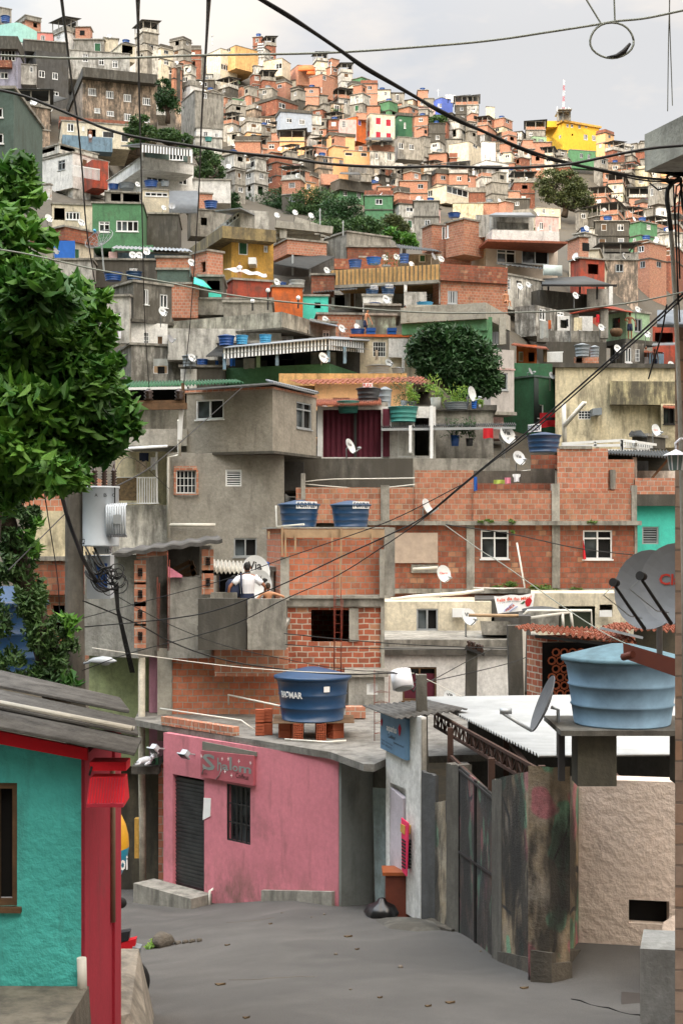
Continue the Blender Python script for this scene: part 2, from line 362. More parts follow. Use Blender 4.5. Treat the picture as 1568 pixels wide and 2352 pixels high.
def facade(mb,org,dr,ln,h,holes,inward,th=.16):
    """a wall face with real openings and reveals; holes are (u0, v0, u1, v1) in metres"""
    us=sorted({0,ln}|{u for q in holes for u in (q[0],q[2])});vs=sorted({0,h}|{v for q in holes for v in (q[1],q[3])})
    def pt(u,v,d=0):return org+dr*u+Vector((0,0,v))+inward*d
    for i in range(len(us)-1):
        for j in range(len(vs)-1):
            cu,cv=(us[i]+us[i+1])/2,(vs[j]+vs[j+1])/2
            if any(q[0]<cu<q[2]and q[1]<cv<q[3]for q in holes):continue
            mb.poly(pt(us[i],vs[j]),pt(us[i+1],vs[j]),pt(us[i+1],vs[j+1]),pt(us[i],vs[j+1]))
    for (a,b,c,d)in holes:
        mb.poly(pt(a,b),pt(a,b,th),pt(c,b,th),pt(c,b));mb.poly(pt(a,d),pt(c,d),pt(c,d,th),pt(a,d,th))
        mb.poly(pt(a,b),pt(a,d),pt(a,d,th),pt(a,b,th));mb.poly(pt(c,b),pt(c,b,th),pt(c,d,th),pt(c,d))
class Geo:pass
def geo(r,Y,xl,xc,xr,yt,yb,th=None,dep=None):
    g=Geo();xl,xc,xr=(X_(r,v)for v in (xl,xc,xr));Y=Y if r=='d' else RY(xc,Y);yt,yb=Y_(r,yt),Y_(r,yb)
    WL,WR=xc-xl,xr-xc;tot=max(WL+WR,1)
    if th is None:
        if WL<.03*tot:th=90
        elif WR<.03*tot:th=0
        else:th=min(76,max(14,math.degrees(math.atan2(WR,WL))))
    c,s=math.cos(R(th)),math.sin(R(th))
    g.C=P(xc,yb,Y);g.Y=Y;g.zb=g.C.z;g.zt=P(xc,yt,Y).z;g.h=g.zt-g.zb
    g.L=Vector((-c,s,0));g.R=Vector((s,c,0))
    def solve(px,D):
        k=(px-CX)/F;return (k*g.C.y-g.C.x)/(D.x-k*D.y)
    vis=max(WL,WR)*Y/F
    dp=dep or min(9,max(3.0,.8*vis))
    if WL<.03*tot and g.C.x>0:g.L=Vector((g.C.x*1.01,g.C.y,0)).normalized() # the hidden flank runs straight away from the street
    if WR<.03*tot and g.C.x<0:g.R=Vector((g.C.x*1.01,g.C.y,0)).normalized()
    g.tl=solve(xl,g.L)if WL>=.03*tot else dp
    g.tr=solve(xr,g.R)if WR>=.03*tot else dp
    if not 0<g.tl<60:g.tl=dp
    if not 0<g.tr<60:g.tr=dp
    g.xc=xc;g.wl=WL>=.03*tot;g.wr=WR>=.03*tot;g.r=r
    return g
def hit(g,face,px,py):
    D=g.L if face=='L' else g.R;n=Vector((D.y,-D.x,0));ray=Vector(((px-CX)/F,1,-(py-HY)/F))
    t=g.C.dot(n)/ray.dot(n);p=ray*t;return (p-g.C).dot(D),p.z-g.zb
def blk(root,g,m,wins=(),far=False,name='wall',roof='slab',rm=None,ov=.1,rt=.13):
    """walls with openings on the two faces seen from the street, plus windows and a roof slab as parts"""
    mb=MB();holes={'L':[],'R':[]};todo=[]
    for w in wins:
        x0,y0,x1,y1=w[:4];kind=w[4]if len(w)>4 else 's';r=w[5]if len(w)>5 else g.r
        x0,x1,y0,y1=X_(r,x0),X_(r,x1),Y_(r,y0),Y_(r,y1)
        face='L' if (g.wl and ((x0+x1)/2<g.xc or not g.wr))else 'R'
        u0,_=hit(g,face,x0,y0);u1,_=hit(g,face,x1,y0);um=(x0+x1)/2
        v1=hit(g,face,um,y0)[1];v0=hit(g,face,um,y1)[1]
        ln=g.tl if face=='L' else g.tr
        if face=='L':u0,u1=ln-u0,ln-u1
        u0,u1=sorted((u0,u1));u0=max(.05,u0);u1=min(ln-.05,u1);v0=max(.02,v0);v1=min(g.h-.03,v1)
        if u1-u0<.2 or v1-v0<.2:continue
        holes[face].append((u0,v0,u1,v1));todo.append((face,u0,v0,u1-u0,v1-v0,kind))
    Lo,Ld,Ln_=g.C+g.L*g.tl,-g.L,g.tl
    facade(mb,Lo,Ld,g.tl,g.h,holes['L'],g.R);facade(mb,g.C,g.R,g.tr,g.h,holes['R'],g.L)
    a,b,c=g.C+g.L*g.tl,g.C+g.L*g.tl+g.R*g.tr,g.C+g.R*g.tr;H=Vector((0,0,g.h))
    mb.poly(b,a,a+H,b+H);mb.poly(c,b,b+H,c+H);mb.poly(g.C+H,c+H,b+H,a+H);mb.poly(g.C,a,b,c)
    w=mb.build(name,m,root)
    for (f,u,v,ww,hh,kind)in todo:
        org=(Lo+Ld*u)if f=='L' else (g.C+g.R*u)
        place_window(root,org+Vector((0,0,v)),Ld if f=='L' else g.R,ww,hh,kind,far)
    if roof=='slab':band(root,g,g.zt,g.zt+rt,ov,rm or CONC,'roof')
    return w
def band(root,g,z0,z1,ov,m,name='slab'):
    o=g.C-g.L*ov-g.R*ov;o.z=z0
    return MB().obox(o,g.L*(g.tl+2*ov),g.R*(g.tr+2*ov),Vector((0,0,z1-z0))).build(name,m,root)
def bandy(root,g,py0,py1,ov,m,name='slab',r=None):
    r=r or g.r;z0=P(0,Y_(r,py1),g.Y).z;z1=P(0,Y_(r,py0),g.Y).z;return band(root,g,z0,z1,ov,m,name)
def post(root,g,face,px,m,wdt=.25,z0=None,z1=None,name='column',pr=.03):
    """a concrete column let into a facade, standing a little proud of it"""
    u,_=hit(g,face,px,Y_(g.r,0));D=g.L if face=='L' else g.R;inn=g.R if face=='L' else g.L
    p=g.C+D*(u-wdt/2)-inn*pr;p.z=z0 if z0 is not None else g.zb
    return MB().obox(p,D*wdt,inn*(pr+.1),Vector((0,0,(z1 if z1 is not None else g.zt)-p.z))).build(name,m,root)
def sheet(root,A,B,C,D,m,waves=0,amp=.03,th=.012,name='roof_sheet',sag=0):
    """corrugated sheet through A B C D (A->B along the waves' count, A->D along the slope)"""
    if waves>3 and amp<.1:waves,amp=int(waves*1.6),amp*.7
    A,B,C,D=map(Vector,(A,B,C,D));mb=MB();nrm=(B-A).cross(D-A).normalized()
    if nrm.z<0:nrm=-nrm
    n=max(2,waves*6)if waves else 2;rows=5 if sag else 2;pts=[]
    for j in range(rows):
        t=j/(rows-1)
        for i in range(n+1):
            s=i/n;p=A.lerp(B,s).lerp(D.lerp(C,s),t)
            pts.append(p+nrm*(amp*math.sin(2*math.pi*waves*s)if waves else 0)-Vector((0,0,sag*4*t*(1-t))))
    k=len(pts);mb.v=pts+[p-nrm*th for p in pts]
    def q(a,b,c,d,sm=True):
        if sm:mb.smooth.add(len(mb.f))
        mb.f.append((a,b,c,d));mb.m.append(0)
    for j in range(rows-1):
        for i in range(n):
            a=j*(n+1)+i;q(a,a+1,a+n+2,a+n+1);q(k+a+n+1,k+a+n+2,k+a+1,k+a)
    for i in range(n):
        q(i+1,i,k+i,k+i+1,False);e=(rows-1)*(n+1)+i;q(e,e+1,k+e+1,k+e,False)
    for j in range(rows-1):
        a=j*(n+1);q(a,a+n+1,k+a+n+1,k+a,False);b=a+n;q(b+n+1,b,k+b,k+b+n+1,False)
    return mb.build(name,m,root)
def house(name,g0,label,cat='house',group=None):
    return thing(name,g0.C,label,cat,group)

FONT=None
TXC={}
def text_geo(s,bold=0.0):
    if (s,bold)in TXC:return TXC[(s,bold)]
    cu=bpy.data.curves.new('lettering','FONT');cu.body=s;cu.size=1;cu.offset=bold;cu.resolution_u=2
    o=bpy.data.objects.new('lettering',cu);COL.objects.link(o);bpy.context.view_layer.update()
    dg=bpy.context.evaluated_depsgraph_get();me=o.evaluated_get(dg).to_mesh()
    v=[tuple(p.co)for p in me.vertices];f=[tuple(p.vertices)for p in me.polygons]
    o.to_mesh_clear()if hasattr(o,'to_mesh_clear')else None
    bpy.data.objects.remove(o);bpy.data.curves.remove(cu)
    x0,x1=min(p[0]for p in v),max(p[0]for p in v);y0,y1=min(p[1]for p in v),max(p[1]for p in v)
    r=([((p[0]-x0)/(x1-x0),(p[1]-y0)/(y1-y0))for p in v],f,(x1-x0)/(y1-y0));TXC[(s,bold)]=r;return r
def letter(root,s,fn,m,name='lettering',bold=.01):
    """lettering laid on a surface: fn maps (0..1, 0..1) of the text box to a world point"""
    v,f,_=text_geo(s,bold);mb=MB();mb.v=[Vector(fn(a,b))for a,b in v];mb.f=list(f);mb.m=[0]*len(f)
    return mb.build(name,m,root)
def flatfn(o,u,v):return lambda a,b:Vector(o)+Vector(u)*a+Vector(v)*b

TANKS=[]
def tank(base,d,h,m,label,brand=None,bang=0,name='water_tank',lid=True,group='rooftop water tanks',cat='water tank',bm=None,n=30,side=None):
    """round tank, narrower at the foot, ribbed, with a shallow fluted lid; base = world point under its centre"""
    t=thing(name,base,label,cat,group);r=d/2
    prof=[(0,0),(r*.80,0),(r*.81,.02)]
    for k in range(3):
        a,b=k/3,(k+1)/3;ra,rb=r*(.81+.13*a),r*(.81+.13*b)
        prof+=[(ra,h*.85*a+.02),(rb,h*.85*b-.02),(rb+.02,h*.85*b)]
    prof+=[(r*.97,h*.86),(r*.97,h*.93)]
    o=MB().lathe(prof,n,base).build('body',m,t)
    if lid:
        lp=[(r*.98,h*.90),(r*1.03,h*.90),(r*1.03,h*.955),(r*.98,h*.965),(r*.5,h*1.07),(r*.2,h*1.13),(0,h*1.13)]
        MB().lathe(lp,n,base,wob=lambda a,z:1+(.02*math.cos(8*a)if z>h*.96 else 0)).build('lid',m,t)
    else:MB().lathe([(r*.97,h*.93),(r*1.02,h*.93),(r*1.02,h*.98),(r*.9,h*.98),(r*.88,h*.80),(0,h*.80)],n,base).build('rim',m,t)
    if brand:
        wdt,z0,z1,sticker=brand[1:5];B=Vector(base)
        def cyl(rr):
            def fn(a,b):
                ang=R(bang)+(a-.5)*wdt/r;z=z0+(z1-z0)*b;q=(.81+.13*min(1,z/h/.85))*r+.022+rr
                return B+Vector((q*math.sin(ang),-q*math.cos(ang),z))
            return fn
        if sticker:
            mb=MB();fn=cyl(.004);nn=6
            for i in range(nn):mb.poly(fn(i/nn*1.1-.05,-.18),fn((i+1)/nn*1.1-.05,-.18),fn((i+1)/nn*1.1-.05,1.18),fn(i/nn*1.1-.05,1.18))
            mb.build('label',TXW,t)
        letter(t,brand[0],cyl(.009),bm or (TDB if sticker else TXW),bold=.03)
    return t
def dish(c,dia,yaw,tilt,label,brand=None,mastz=.6,m=None,name='satellite_dish',group='satellite dishes',arm=1,logo=None):
    """offset dish: c centre, faces direction yaw (degrees from towards the camera, + to the right) tilted up"""
    c=Vector(c);t=thing(name,c-Vector((0,0,dia*.5+mastz)),label,'satellite dish',group)
    Rm=Matrix.Rotation(R(yaw),3,'Z')@ Matrix.Rotation(R(-tilt),3,'X')
    ux,un,uz=Rm @ Vector((1,0,0)),Rm @ Vector((0,-1,0)),Rm @ Vector((0,0,1));r=dia/2
    mb=MB();nr,na=5,24;dp=dia*.10
    def sp(rr,a,off=0):return c+ux*(rr*r*math.cos(a))+uz*(rr*r*1.08*math.sin(a))+un*(dp*rr*rr-dp+off)
    for off,fl in ((0,False),(-.014,True)):
        for i in range(nr):
            for j in range(na):
                a0,a1=2*math.pi*j/na,2*math.pi*(j+1)/na;p=[sp(i/nr,a0,off),sp((i+1)/nr,a0,off),sp((i+1)/nr,a1,off),sp(i/nr,a1,off)]
                if i==0:p=[p[0],p[1],p[2]]
                mb.smooth.add(len(mb.f));mb.poly(*(reversed(p)if fl else p))
    for j in range(na):
        a0,a1=2*math.pi*j/na,2*math.pi*(j+1)/na;mb.poly(sp(1,a0),sp(1,a0,-.02),sp(1,a1,-.02),sp(1,a1))
    mb.build('reflector',m or DSH,t)
    if arm:
        f=c+un*dia*.62-uz*dia*.42
        a=MB();a.tube([c-uz*r*1.05-un*dp*.2,c-uz*r*.98+un*dia*.25,f],.018+dia*.01,6);a.tube([f+(un+uz*.2)*.02,f-(un-uz*.5).normalized()*.14],.04,8)
        a.build('feed_arm',DKF if dia>.75 else AL,t)
    ms=MB();b=c-un*(dp+.06);ft=Vector((b.x,b.y,c.z-r-mastz));ms.tube([b,b-un*.10,Vector(((b-un*.1).x,(b-un*.1).y,ft.z))],.025,8);ms.build('mast',AL,t)
    if brand:
        bt,bw,bh,by,mm=brand
        def fn(a,b_):
            x,z=(a-.5)*bw*dia,(by+(b_-.5)*bh)*dia;rr=math.hypot(x,z)/r
            return c+ux*x+uz*z+un*(dp*rr*rr-dp+.006)
        letter(t,bt,fn,mm,bold=.02)
    if logo:logo(t,c,ux,uz,un,dia)
    return t
VIA=('Via',.55,.26,.20,TXT)
def via(r,x,y,Y,dpx,yaw,label,tilt=22,**k):return dish(Q(r,x,y,Y),dpx/REG[r][2]/F*RY(X_(r,x),Y),yaw,tilt,label,('Via',.5,.25,.16,TXT),**k)
def plain(r,x,y,Y,dpx,yaw,label,tilt=22,**k):return dish(Q(r,x,y,Y),dpx/REG[r][2]/F*RY(X_(r,x),Y),yaw,tilt,label,None,**k)

def leafcloud(mb,blobs,n,size,rng,aspect=.5,droop=.3,shell=.45,fold=True):
    """leaves spread through the volume of uneven lobes; blobs = (centre, (rx, ry, rz))"""
    tot=sum(b[1][0]*b[1][2]for b in blobs)
    for c,(rx,ry,rz)in blobs:
        k=int(n*rx*rz/tot);c=Vector(c)
        cl=[Vector((rng.gauss(0,1),rng.gauss(0,1),rng.gauss(0,1))).normalized()for _ in range(max(6,k // 45))]
        for i in range(k):
            d=rng.choice(cl)+Vector((rng.gauss(0,1),rng.gauss(0,1),rng.gauss(0,1)))*.30;d *= rng.uniform(.8,1.12)/max(d.length,.01)
            q=shell+(1-shell)*rng.random()**.6;p=c+Vector((d.x*rx,d.y*ry,d.z*rz))*q
            s=size*rng.uniform(.6,1.35);dirv=(d*.8+Vector((rng.uniform(-1,1),rng.uniform(-1,1),rng.uniform(-1,1)-droop))).normalized()
            sd=dirv.cross(Vector((rng.uniform(-1,1),rng.uniform(-1,1),1.2))).normalized()*s*aspect*.5
            nn=dirv.cross(sd).normalized()*s*.12;a,b=p-dirv*s*.5,p+dirv*s*.5
            i0=len(mb.v)
            if fold=='oval':
                s1,s2=sd*.8,sd*.95;mb.v+=[a,p-dirv*s*.22+s1+nn,p+dirv*s*.15+s2,b-nn*2,p+dirv*s*.15-s2,p-dirv*s*.22-s1+nn];mb.f+=[(i0,i0+1,i0+2,i0+3),(i0,i0+3,i0+4,i0+5)];mb.m+=[mb.cur]*2
            elif fold:
                mb.v+=[a,p+sd-dirv*s*.08+nn,b-nn,p-sd-dirv*s*.08+nn];mb.f+=[(i0,i0+1,i0+2),(i0,i0+2,i0+3)];mb.m+=[mb.cur]*2
            else:mb.v+=[a,p+sd,b,p-sd];mb.f.append((i0,i0+1,i0+2,i0+3));mb.m.append(mb.cur)
def tree(name,base,blobs,n,size,lm,label,trunk_r=.3,seed=1,cat='tree',group=None,tm=None):
    t=thing(name,base,label,cat,group);rng=random.Random(seed);base=Vector(base)
    mb=MB();top=sum((Vector(b[0])for b in blobs),Vector())/len(blobs)
    m0=base.lerp(top,.35);mb.tube([base-Vector((0,0,.5)),base.lerp(m0,.5)+Vector((trunk_r*.3,0,0)),m0],[trunk_r*1.2,trunk_r,trunk_r*.85],10)
    for b in blobs:
        e=Vector(b[0]);mm=m0.lerp(e,.5)+Vector((rng.uniform(-1,1),0,rng.uniform(-.5,.5)))*trunk_r*2;mb.tube([m0,mm,e],[trunk_r*.6,trunk_r*.38,trunk_r*.15],7)
        for _ in range(3):
            q=Vector((rng.uniform(-1,1)*b[1][0],rng.uniform(-1,1)*b[1][1],rng.uniform(-1,1)*b[1][2]))*.7;mb.tube([mm,(mm+e+q)/2,e+q],[trunk_r*.25,trunk_r*.15,trunk_r*.06],5)
    mb.build('trunk',tm or BARK,t)
    c=MB();leafcloud(c,blobs,n,size,rng);c.build('crown',lm,t);return t
def lobes(r,Y,lst,dy=.8,up=1.):
    """lst of (x, y, rx, ry) in picture units -> lobes at distance Y"""
    k=RY(X_(r,lst[0][0]),Y)/F/REG[r][2];return [(Q(r,x,y,Y+.3*rnd.uniform(-.25,.25)*rx*k),(rx*k*up,rx*k*dy,ry*k*up))for x,y,rx,ry in lst]

def cable(pts,r,label,m=None,sag=0,name='power_cable',group='overhead cables',n=24,parts=None):
    """a cable through the world points, each span sagging"""
    pts=[Vector(p)for p in pts];q=[]
    if len(pts)==2:
        for i in range(n+1):t=i/n;q.append(pts[0].lerp(pts[1],t)-Vector((0,0,sag*4*t*(1-t))))
    else:
        for i in range(len(pts)-1):
            p0,p1,p2,p3=pts[max(i-1,0)],pts[i],pts[i+1],pts[min(i+2,len(pts)-1)]
            for j in range(8):
                t=j/8;q.append(.5*((2*p1)+(p2-p0)*t+(2*p0-5*p1+4*p2-p3)*t*t+(3*p1-p0-3*p2+p3)*t**3))
        q.append(pts[-1])
    o=MB().tube(q,r,6).build(name,m or CBL,None,loc=q[0],smooth=False)
    return setp(o,label,'cable',group)

def person(base,hgt,label,pose='stand',yaw=0,shirt=None,pants=None,skin=None,crop=0,arms=((-.24,.05,.78),(.24,.05,.78)),lean=0,name='person',hair=None,legs=True,shoulder=.20):
    """one continuous skinned body; base = point between the feet, yaw 0 faces the camera; sizes are for a body of height 1.75"""
    k=hgt/1.75;t=thing(name,base,label,'person','people on the roofs and balconies',R(yaw));sk=skin or SKIN
    V,E,RR=[],[],[]
    def add(x,y,z,r,par=None):
        V.append((x*k,y*k,z*k));RR.append(r*k)
        if par is not None:E.append((par,len(V)-1))
        return len(V)-1
    sit=pose=='sit';pz=.45 if sit else .95
    pel=add(0,0,pz,.135);wa=add(0,0,pz+.17,.115,pel);ch=add(0,-lean*.5,pz+.38,.135,wa);nk0=add(0,-lean*.8,pz+.50,.075,ch)
    nk=add(0,-lean,pz+.56,.052,nk0)
    sp=[ch]
    for sgn,(hx,hy,hz)in ((-1,arms[0]),(1,arms[1])):
        sh=add(sgn*shoulder,-lean*.8,pz+.47,.058,nk0);h=Vector((hx,hy,hz if not sit else hz-.5));s=Vector((sgn*shoulder,-lean*.8,pz+.47))
        mid=(s+h)/2;d=(h-s).length;bend=math.sqrt(max(0,.29**2-(d/2)**2))if d<.58 else .02
        e=mid+Vector((sgn*.8,.5,-.1)).normalized()*bend
        ei=add(e.x,e.y,e.z,.042,sh);wi=add(h.x,h.y,h.z,.028,ei);pm=add(h.x,h.y-.01,h.z-.06,.036,wi)
        for j in range(4):f1=add(h.x+(j-1.5)*.018,h.y-.015,h.z-.115,.009,pm);add(h.x+(j-1.5)*.018,h.y-.025,h.z-.15-.008*(j in (1,2)),.008,f1)
        add(h.x-sgn*.045,h.y-.03,h.z-.085,.010,pm)
    for sgn in (-1,1):
        hp=add(sgn*.09,0,pz-.06,.088,pel)
        if sit:kn=add(sgn*.12,-.42,pz-.02,.06,hp);an=add(sgn*.12,-.44,.08,.038,kn)
        else:kn=add(sgn*.10,-.02,.50,.060,hp);an=add(sgn*.11,.01,.09,.038,kn)
        add(sgn*.12,(-.44 if sit else 0)-.15,.035,.034,an)
    me=bpy.data.meshes.new('body');me.from_pydata(V,E,[]);me.materials.append(sk)
    o=bpy.data.objects.new('body',me);COL.objects.link(o);o.parent=t
    mod=o.modifiers.new('skin','SKIN');me.skin_vertices.new()if not me.skin_vertices else None
    for i,r in enumerate(RR):me.skin_vertices[0].data[i].radius=(r,r*(.72 if i in (0,1,2)else 1))
    me.skin_vertices[0].data[0].use_root=True;sb=o.modifiers.new('smooth','SUBSURF');sb.levels=sb.render_levels=1;mod.use_smooth_shade=True
    hc=Vector((0,-lean-.01,pz+.70))*k;hd=MB()
    prof=[(0,-.115),(.045,-.105),(.066,-.06),(.075,0),(.077,.04),(.062,.085),(.03,.112),(0,.118)]
    hd.lathe([(a*k,b*k)for a,b in prof],14,hc);hd.bar(hc+Vector((0,-.07*k,-.005)),hc+Vector((0,-.095*k,-.03*k)),.022*k)
    hd.bar(hc+Vector((-.08,.01,-.03))*k,hc+Vector((-.08,.01,.03))*k,.02*k);hd.bar(hc+Vector((.08,.01,-.03))*k,hc+Vector((.08,.01,.03))*k,.02*k)
    hd.cur=1
    for s_ in (-1,1):hd.box(hc.x+s_*.03*k-.012*k,hc.y-.079*k,hc.z+.0,hc.x+s_*.03*k+.012*k,hc.y-.072*k,hc.z+.014*k)
    hd.box(hc.x-.02*k,hc.y-.077*k,hc.z-.062*k,hc.x+.02*k,hc.y-.066*k,hc.z-.055*k)
    me2=mesh_from(hd,'head',[sk,HAIR]);ho=bpy.data.objects.new('head',me2);COL.objects.link(ho);ho.parent=t
    hr=MB();hr.lathe([(.081*k,.0),(.086*k,.04*k),(.072*k,.09*k),(.035*k,.125*k),(0,.13*k)],14,hc+Vector((0,.012*k,.005*k)))
    hr.lathe([(.0,-.07*k),(.05*k,-.06*k),(.07*k,0),(.05*k,.05*k),(0,.06*k)],12,hc+Vector((0,.035*k,0)))
    h2=bpy.data.objects.new('hair',mesh_from(hr,'hair',hair or HAIR));COL.objects.link(h2);h2.parent=t
    def sleeve(mesh_name,prof,m,yo=0):
        b=MB()
        for (z0,rx0,ry0),(z1,rx1,ry1)in zip(prof,prof[1:]):
            for j in range(16):
                a0,a1=2*math.pi*j/16,2*math.pi*(j+1)/16
                def q(z,rx,ry,a):return Vector((rx*math.cos(a),ry*math.sin(a)-lean*max(0,(z-pz)/.5)*.8,z))*k
                b.smooth.add(len(b.f));b.poly(q(z0,rx0,ry0,a0),q(z0,rx0,ry0,a1),q(z1,rx1,ry1,a1),q(z1,rx1,ry1,a0))
        x=bpy.data.objects.new(mesh_name,mesh_from(b,mesh_name,m));COL.objects.link(x);x.parent=t;return b
    if shirt:
        b=MB();sleeve('shirt',[(pz-.08,.175,.125),(pz+.1,.165,.115),(pz+.3,.185,.135),(pz+.42,.215,.125),(pz+.50,.19,.095),(pz+.545,.085,.07)],shirt)
        for sgn,(hx,hy,hz)in ((-1,arms[0]),(1,arms[1])):
            s=Vector((sgn*(shoulder-.03),-lean*.8,pz+.47));h=Vector((hx,hy,hz if not sit else hz-.5));mid=(s+h)/2;d=(h-s).length
            bend=math.sqrt(max(0,.29**2-(d/2)**2))if d<.58 else .02;e=mid+Vector((sgn*.8,.5,-.1)).normalized()*bend
            b.tube([s*k,s.lerp(e,.45)*k,s.lerp(e,.72)*k],[.085*k,.078*k,.072*k],10)
        x=bpy.data.objects.new('sleeves',mesh_from(b,'sleeves',shirt));COL.objects.link(x);x.parent=t
    if pants and not sit:
        sleeve('shorts',[(pz-.16,.185,.125),(pz-.02,.18,.13),(pz+.08,.165,.12)],pants)
        b=MB()
        for s_ in (-1,1):b.tube([Vector((s_*.085,0,pz-.1))*k,Vector((s_*.10,-.01,.56))*k],[.10*k,.088*k],10)
        x=bpy.data.objects.new('shorts_legs',mesh_from(b,'shorts_legs',pants));COL.objects.link(x);x.parent=t
    return t
def cloth(r,x0,y0,x1,y1,Y,m,label,name='hanging_cloth',cat='laundry',group='laundry hung out to dry',shape='rect'):
    """a limp piece of cloth with folds, hanging from its top edge"""
    a,b=Q(r,x0,y0,Y),Q(r,x1,y1,Y);w,h=b.x-a.x,a.z-b.z;mb=MB();n,k=8,4;g=[]
    for j in range(k+1):
        for i in range(n+1):
            u,v=i/n,j/k;sx=1
            if shape=='shirt':sx=1.0 if v<.3 else .62
            if shape=='shorts' and v>.4 and abs(u-.5)<.07:sx=.98
            g.append(Vector((a.x+w*(.5+(u-.5)*sx),Y+.05*math.sin(u*9+v)*(.4+v),a.z-h*v*(1+.05*math.sin(u*7)))))
    mb.v=g+[p+Vector((0,.01,0))for p in g];K=len(g)
    for j in range(k):
        for i in range(n):
            c=j*(n+1)+i;mb.smooth.add(len(mb.f));mb.f.append((c,c+n+1,c+n+2,c+1));mb.m.append(0);mb.smooth.add(len(mb.f));mb.f.append((K+c,K+c+1,K+c+n+2,K+c+n+1));mb.m.append(0)
    o=mb.build(name,m,None,loc=a);return setp(o,label,cat,group)
# ------------------------------------------------------------------ terrain, street, an added unseen ridge that shades the near houses
TX=[-500,0,240,440,800,1200,1568,2100]
TY=[20,120,200,280,360,440,520,600,700,800,900,1000,1060]
TM=[[260,240,212,190,165,142,124,106,88,80,72,64,60],[262,240,210,186,162,142,124,106,88,80,72,64,60],[300,262,225,200,178,152,128,105,86,78,68,60,56],
      [430,395,360,325,290,245,200,108,86,78,68,60,56],[460,425,395,362,335,300,240,112,88,77,67,58,53],
      [500,470,440,408,376,345,300,122,94,80,70,60,54],[520,495,465,432,402,376,345,310,230,92,78,64,56],
      [520,495,465,432,402,376,345,310,230,95,78,64,56]]
def interp(xs,x):
    if x<=xs[0]:return 0,0.
    for i in range(len(xs)-1):
        if x<=xs[i+1]:return i,(x-xs[i])/(xs[i+1]-xs[i])
    return len(xs)-2,1.
def YM(px,py):
    i,a=interp(TX,px);j,b=interp(TY,py)
    return (TM[i][j]*(1-a)+TM[i+1][j]*a)*(1-b)+(TM[i][j+1]*(1-a)+TM[i+1][j+1]*a)*b
SKX=[-500,0,60,100,130,180,240,270,400,480,500,580,600,690,740,790,860,930,1000,1040,1140,1245,1375,1480,1568,2100]
SKY=[60,45,45,62,88,98,108,104,118,122,115,106,118,152,165,192,205,222,248,254,285,312,328,330,345,360]
def SK(px):i,a=interp(SKX,px);return SKY[i]*(1-a)+SKY[i+1]*a
def gz(x,y):
    z=-5.6-.154*(y-16)+.02*math.sin(x*2.1+y)+.04*mnoise.noise(Vector((x*.6,y*.6,0)))
    if x<-1:z -= .13*min(2.5,-x-1)
    if x>2.9:k=min(1,(x-2.9)/.5);z=z*(1-k)+max(z,-5.93)*k
    return z
mb=MB();nx,ny=70,34;rows=[]
for i in range(nx+1):
    px=-500+2600*i/nx;s=SK(px)+20;c=[]
    for j in range(ny+1):
        py=s+(1060-s)*j/ny;p=P(px,py+14,YM(px,py));c.append(p+Vector((0,0,.8*mnoise.noise(p*.15)-3.2*max(0,min(1,(py-620)/200)))))
    a=c[0];col=[a+Vector((0,300,-140)),a+Vector((0,30,-6))]+c
    e=c[-1];col+=[Vector((e.x*.95,54,-2.5)),Vector((e.x*.92,51.5,-7.5)),Vector((e.x*.9,42,-9.8)),Vector((e.x*.9,33,-9.8))];rows.append(col)
K=len(rows[0]);mb.v=[p for c in rows for p in c]
for i in range(nx):
    for j in range(K-1):a=i*K+j;mb.f.append((a,a+1,a+K+1,a+K));mb.m.append(0);mb.smooth.add(len(mb.f)-1)
setp(mb.build('hillside',DIRTM),'steep earth hillside under the crowded houses',None,None,'structure')
setp(MB().poly((-2500,-2500,-30),(2500,-2500,-30),(2500,2500,-30),(-2500,2500,-30)).build('ground',DIRTM),'low ground around the hill',None,None,'structure')
# unseen ridge added behind and left of the viewer, its crest shaped so the sun reaches only the far right of the hillside
p0=Vector((0,300,66.0));pl_n=Vector((.60,.33,1.0));dd=Vector((SUN_D.x,SUN_D.y,0))
sz=-(pl_n.x*SUN_D.x+pl_n.y*SUN_D.y)/pl_n.z;SUNP=Vector((SUN_D.x,SUN_D.y,sz))
mb=MB();e=Vector((.78,-.62,0));e.z=-(pl_n.x*e.x+pl_n.y*e.y);c0=p0-SUN_D*520;c0.z=p0.z-(pl_n.x*(c0.x-p0.x)+pl_n.y*(c0.y-p0.y))
top=[];M=60
for i in range(M+1):
    s=-420+1300*i/M;q=c0+e*s;q.z+=1.5*math.sin(s*.05)+4*mnoise.noise(Vector((s*.02,3,1)));q.z=min(q.z,420);top.append(q)
back=-Vector((SUN_D.x,SUN_D.y,0)).normalized()
mb.v=[v for q in top for v in (q,Vector((q.x,q.y,0))-back*130+Vector((0,0,-30)),Vector((q.x,q.y,0))+back*260+Vector((0,0,-30)))]
for i in range(M):
    a=3*i;mb.f+=[(a,a+3,a+4,a+1),(a,a+2,a+5,a+3)];mb.m+=[0,0]
setp(mb.build('shading_ridge',simple('forest_green_ridge','#5b6650',.9)),'unseen ridge added to shade the near houses',None,None,'structure')
ASP=None
m,t,b=base_mat('worn_asphalt');v=coords(t,rand=False)
c=mixc(t,ramp(t,noise(t,v,.55,6),.35,.7),(.076,.072,.067,1),(.135,.127,.118,1))
c=mixc(t,ramp(t,noise(t,v,.28,3),.47,.53,0,.45),c,(.05,.048,.046,1));c=mixc(t,ramp(t,noise(t,v,34,4,.85),.38,.66,0,.7),c,(.075,.072,.068,1));c=mixc(t,ramp(t,noise(t,v,1.3,8,.75),.60,.78,0,.6),c,(.07,.065,.06,1))
t.links.new(c,b.inputs['Base Color']);b.inputs['Roughness'].default_value=.85;bump(t,b,noise(t,v,45,5,.8),.02,.8);ASP=m
mb=MB();nx,ny=110,150
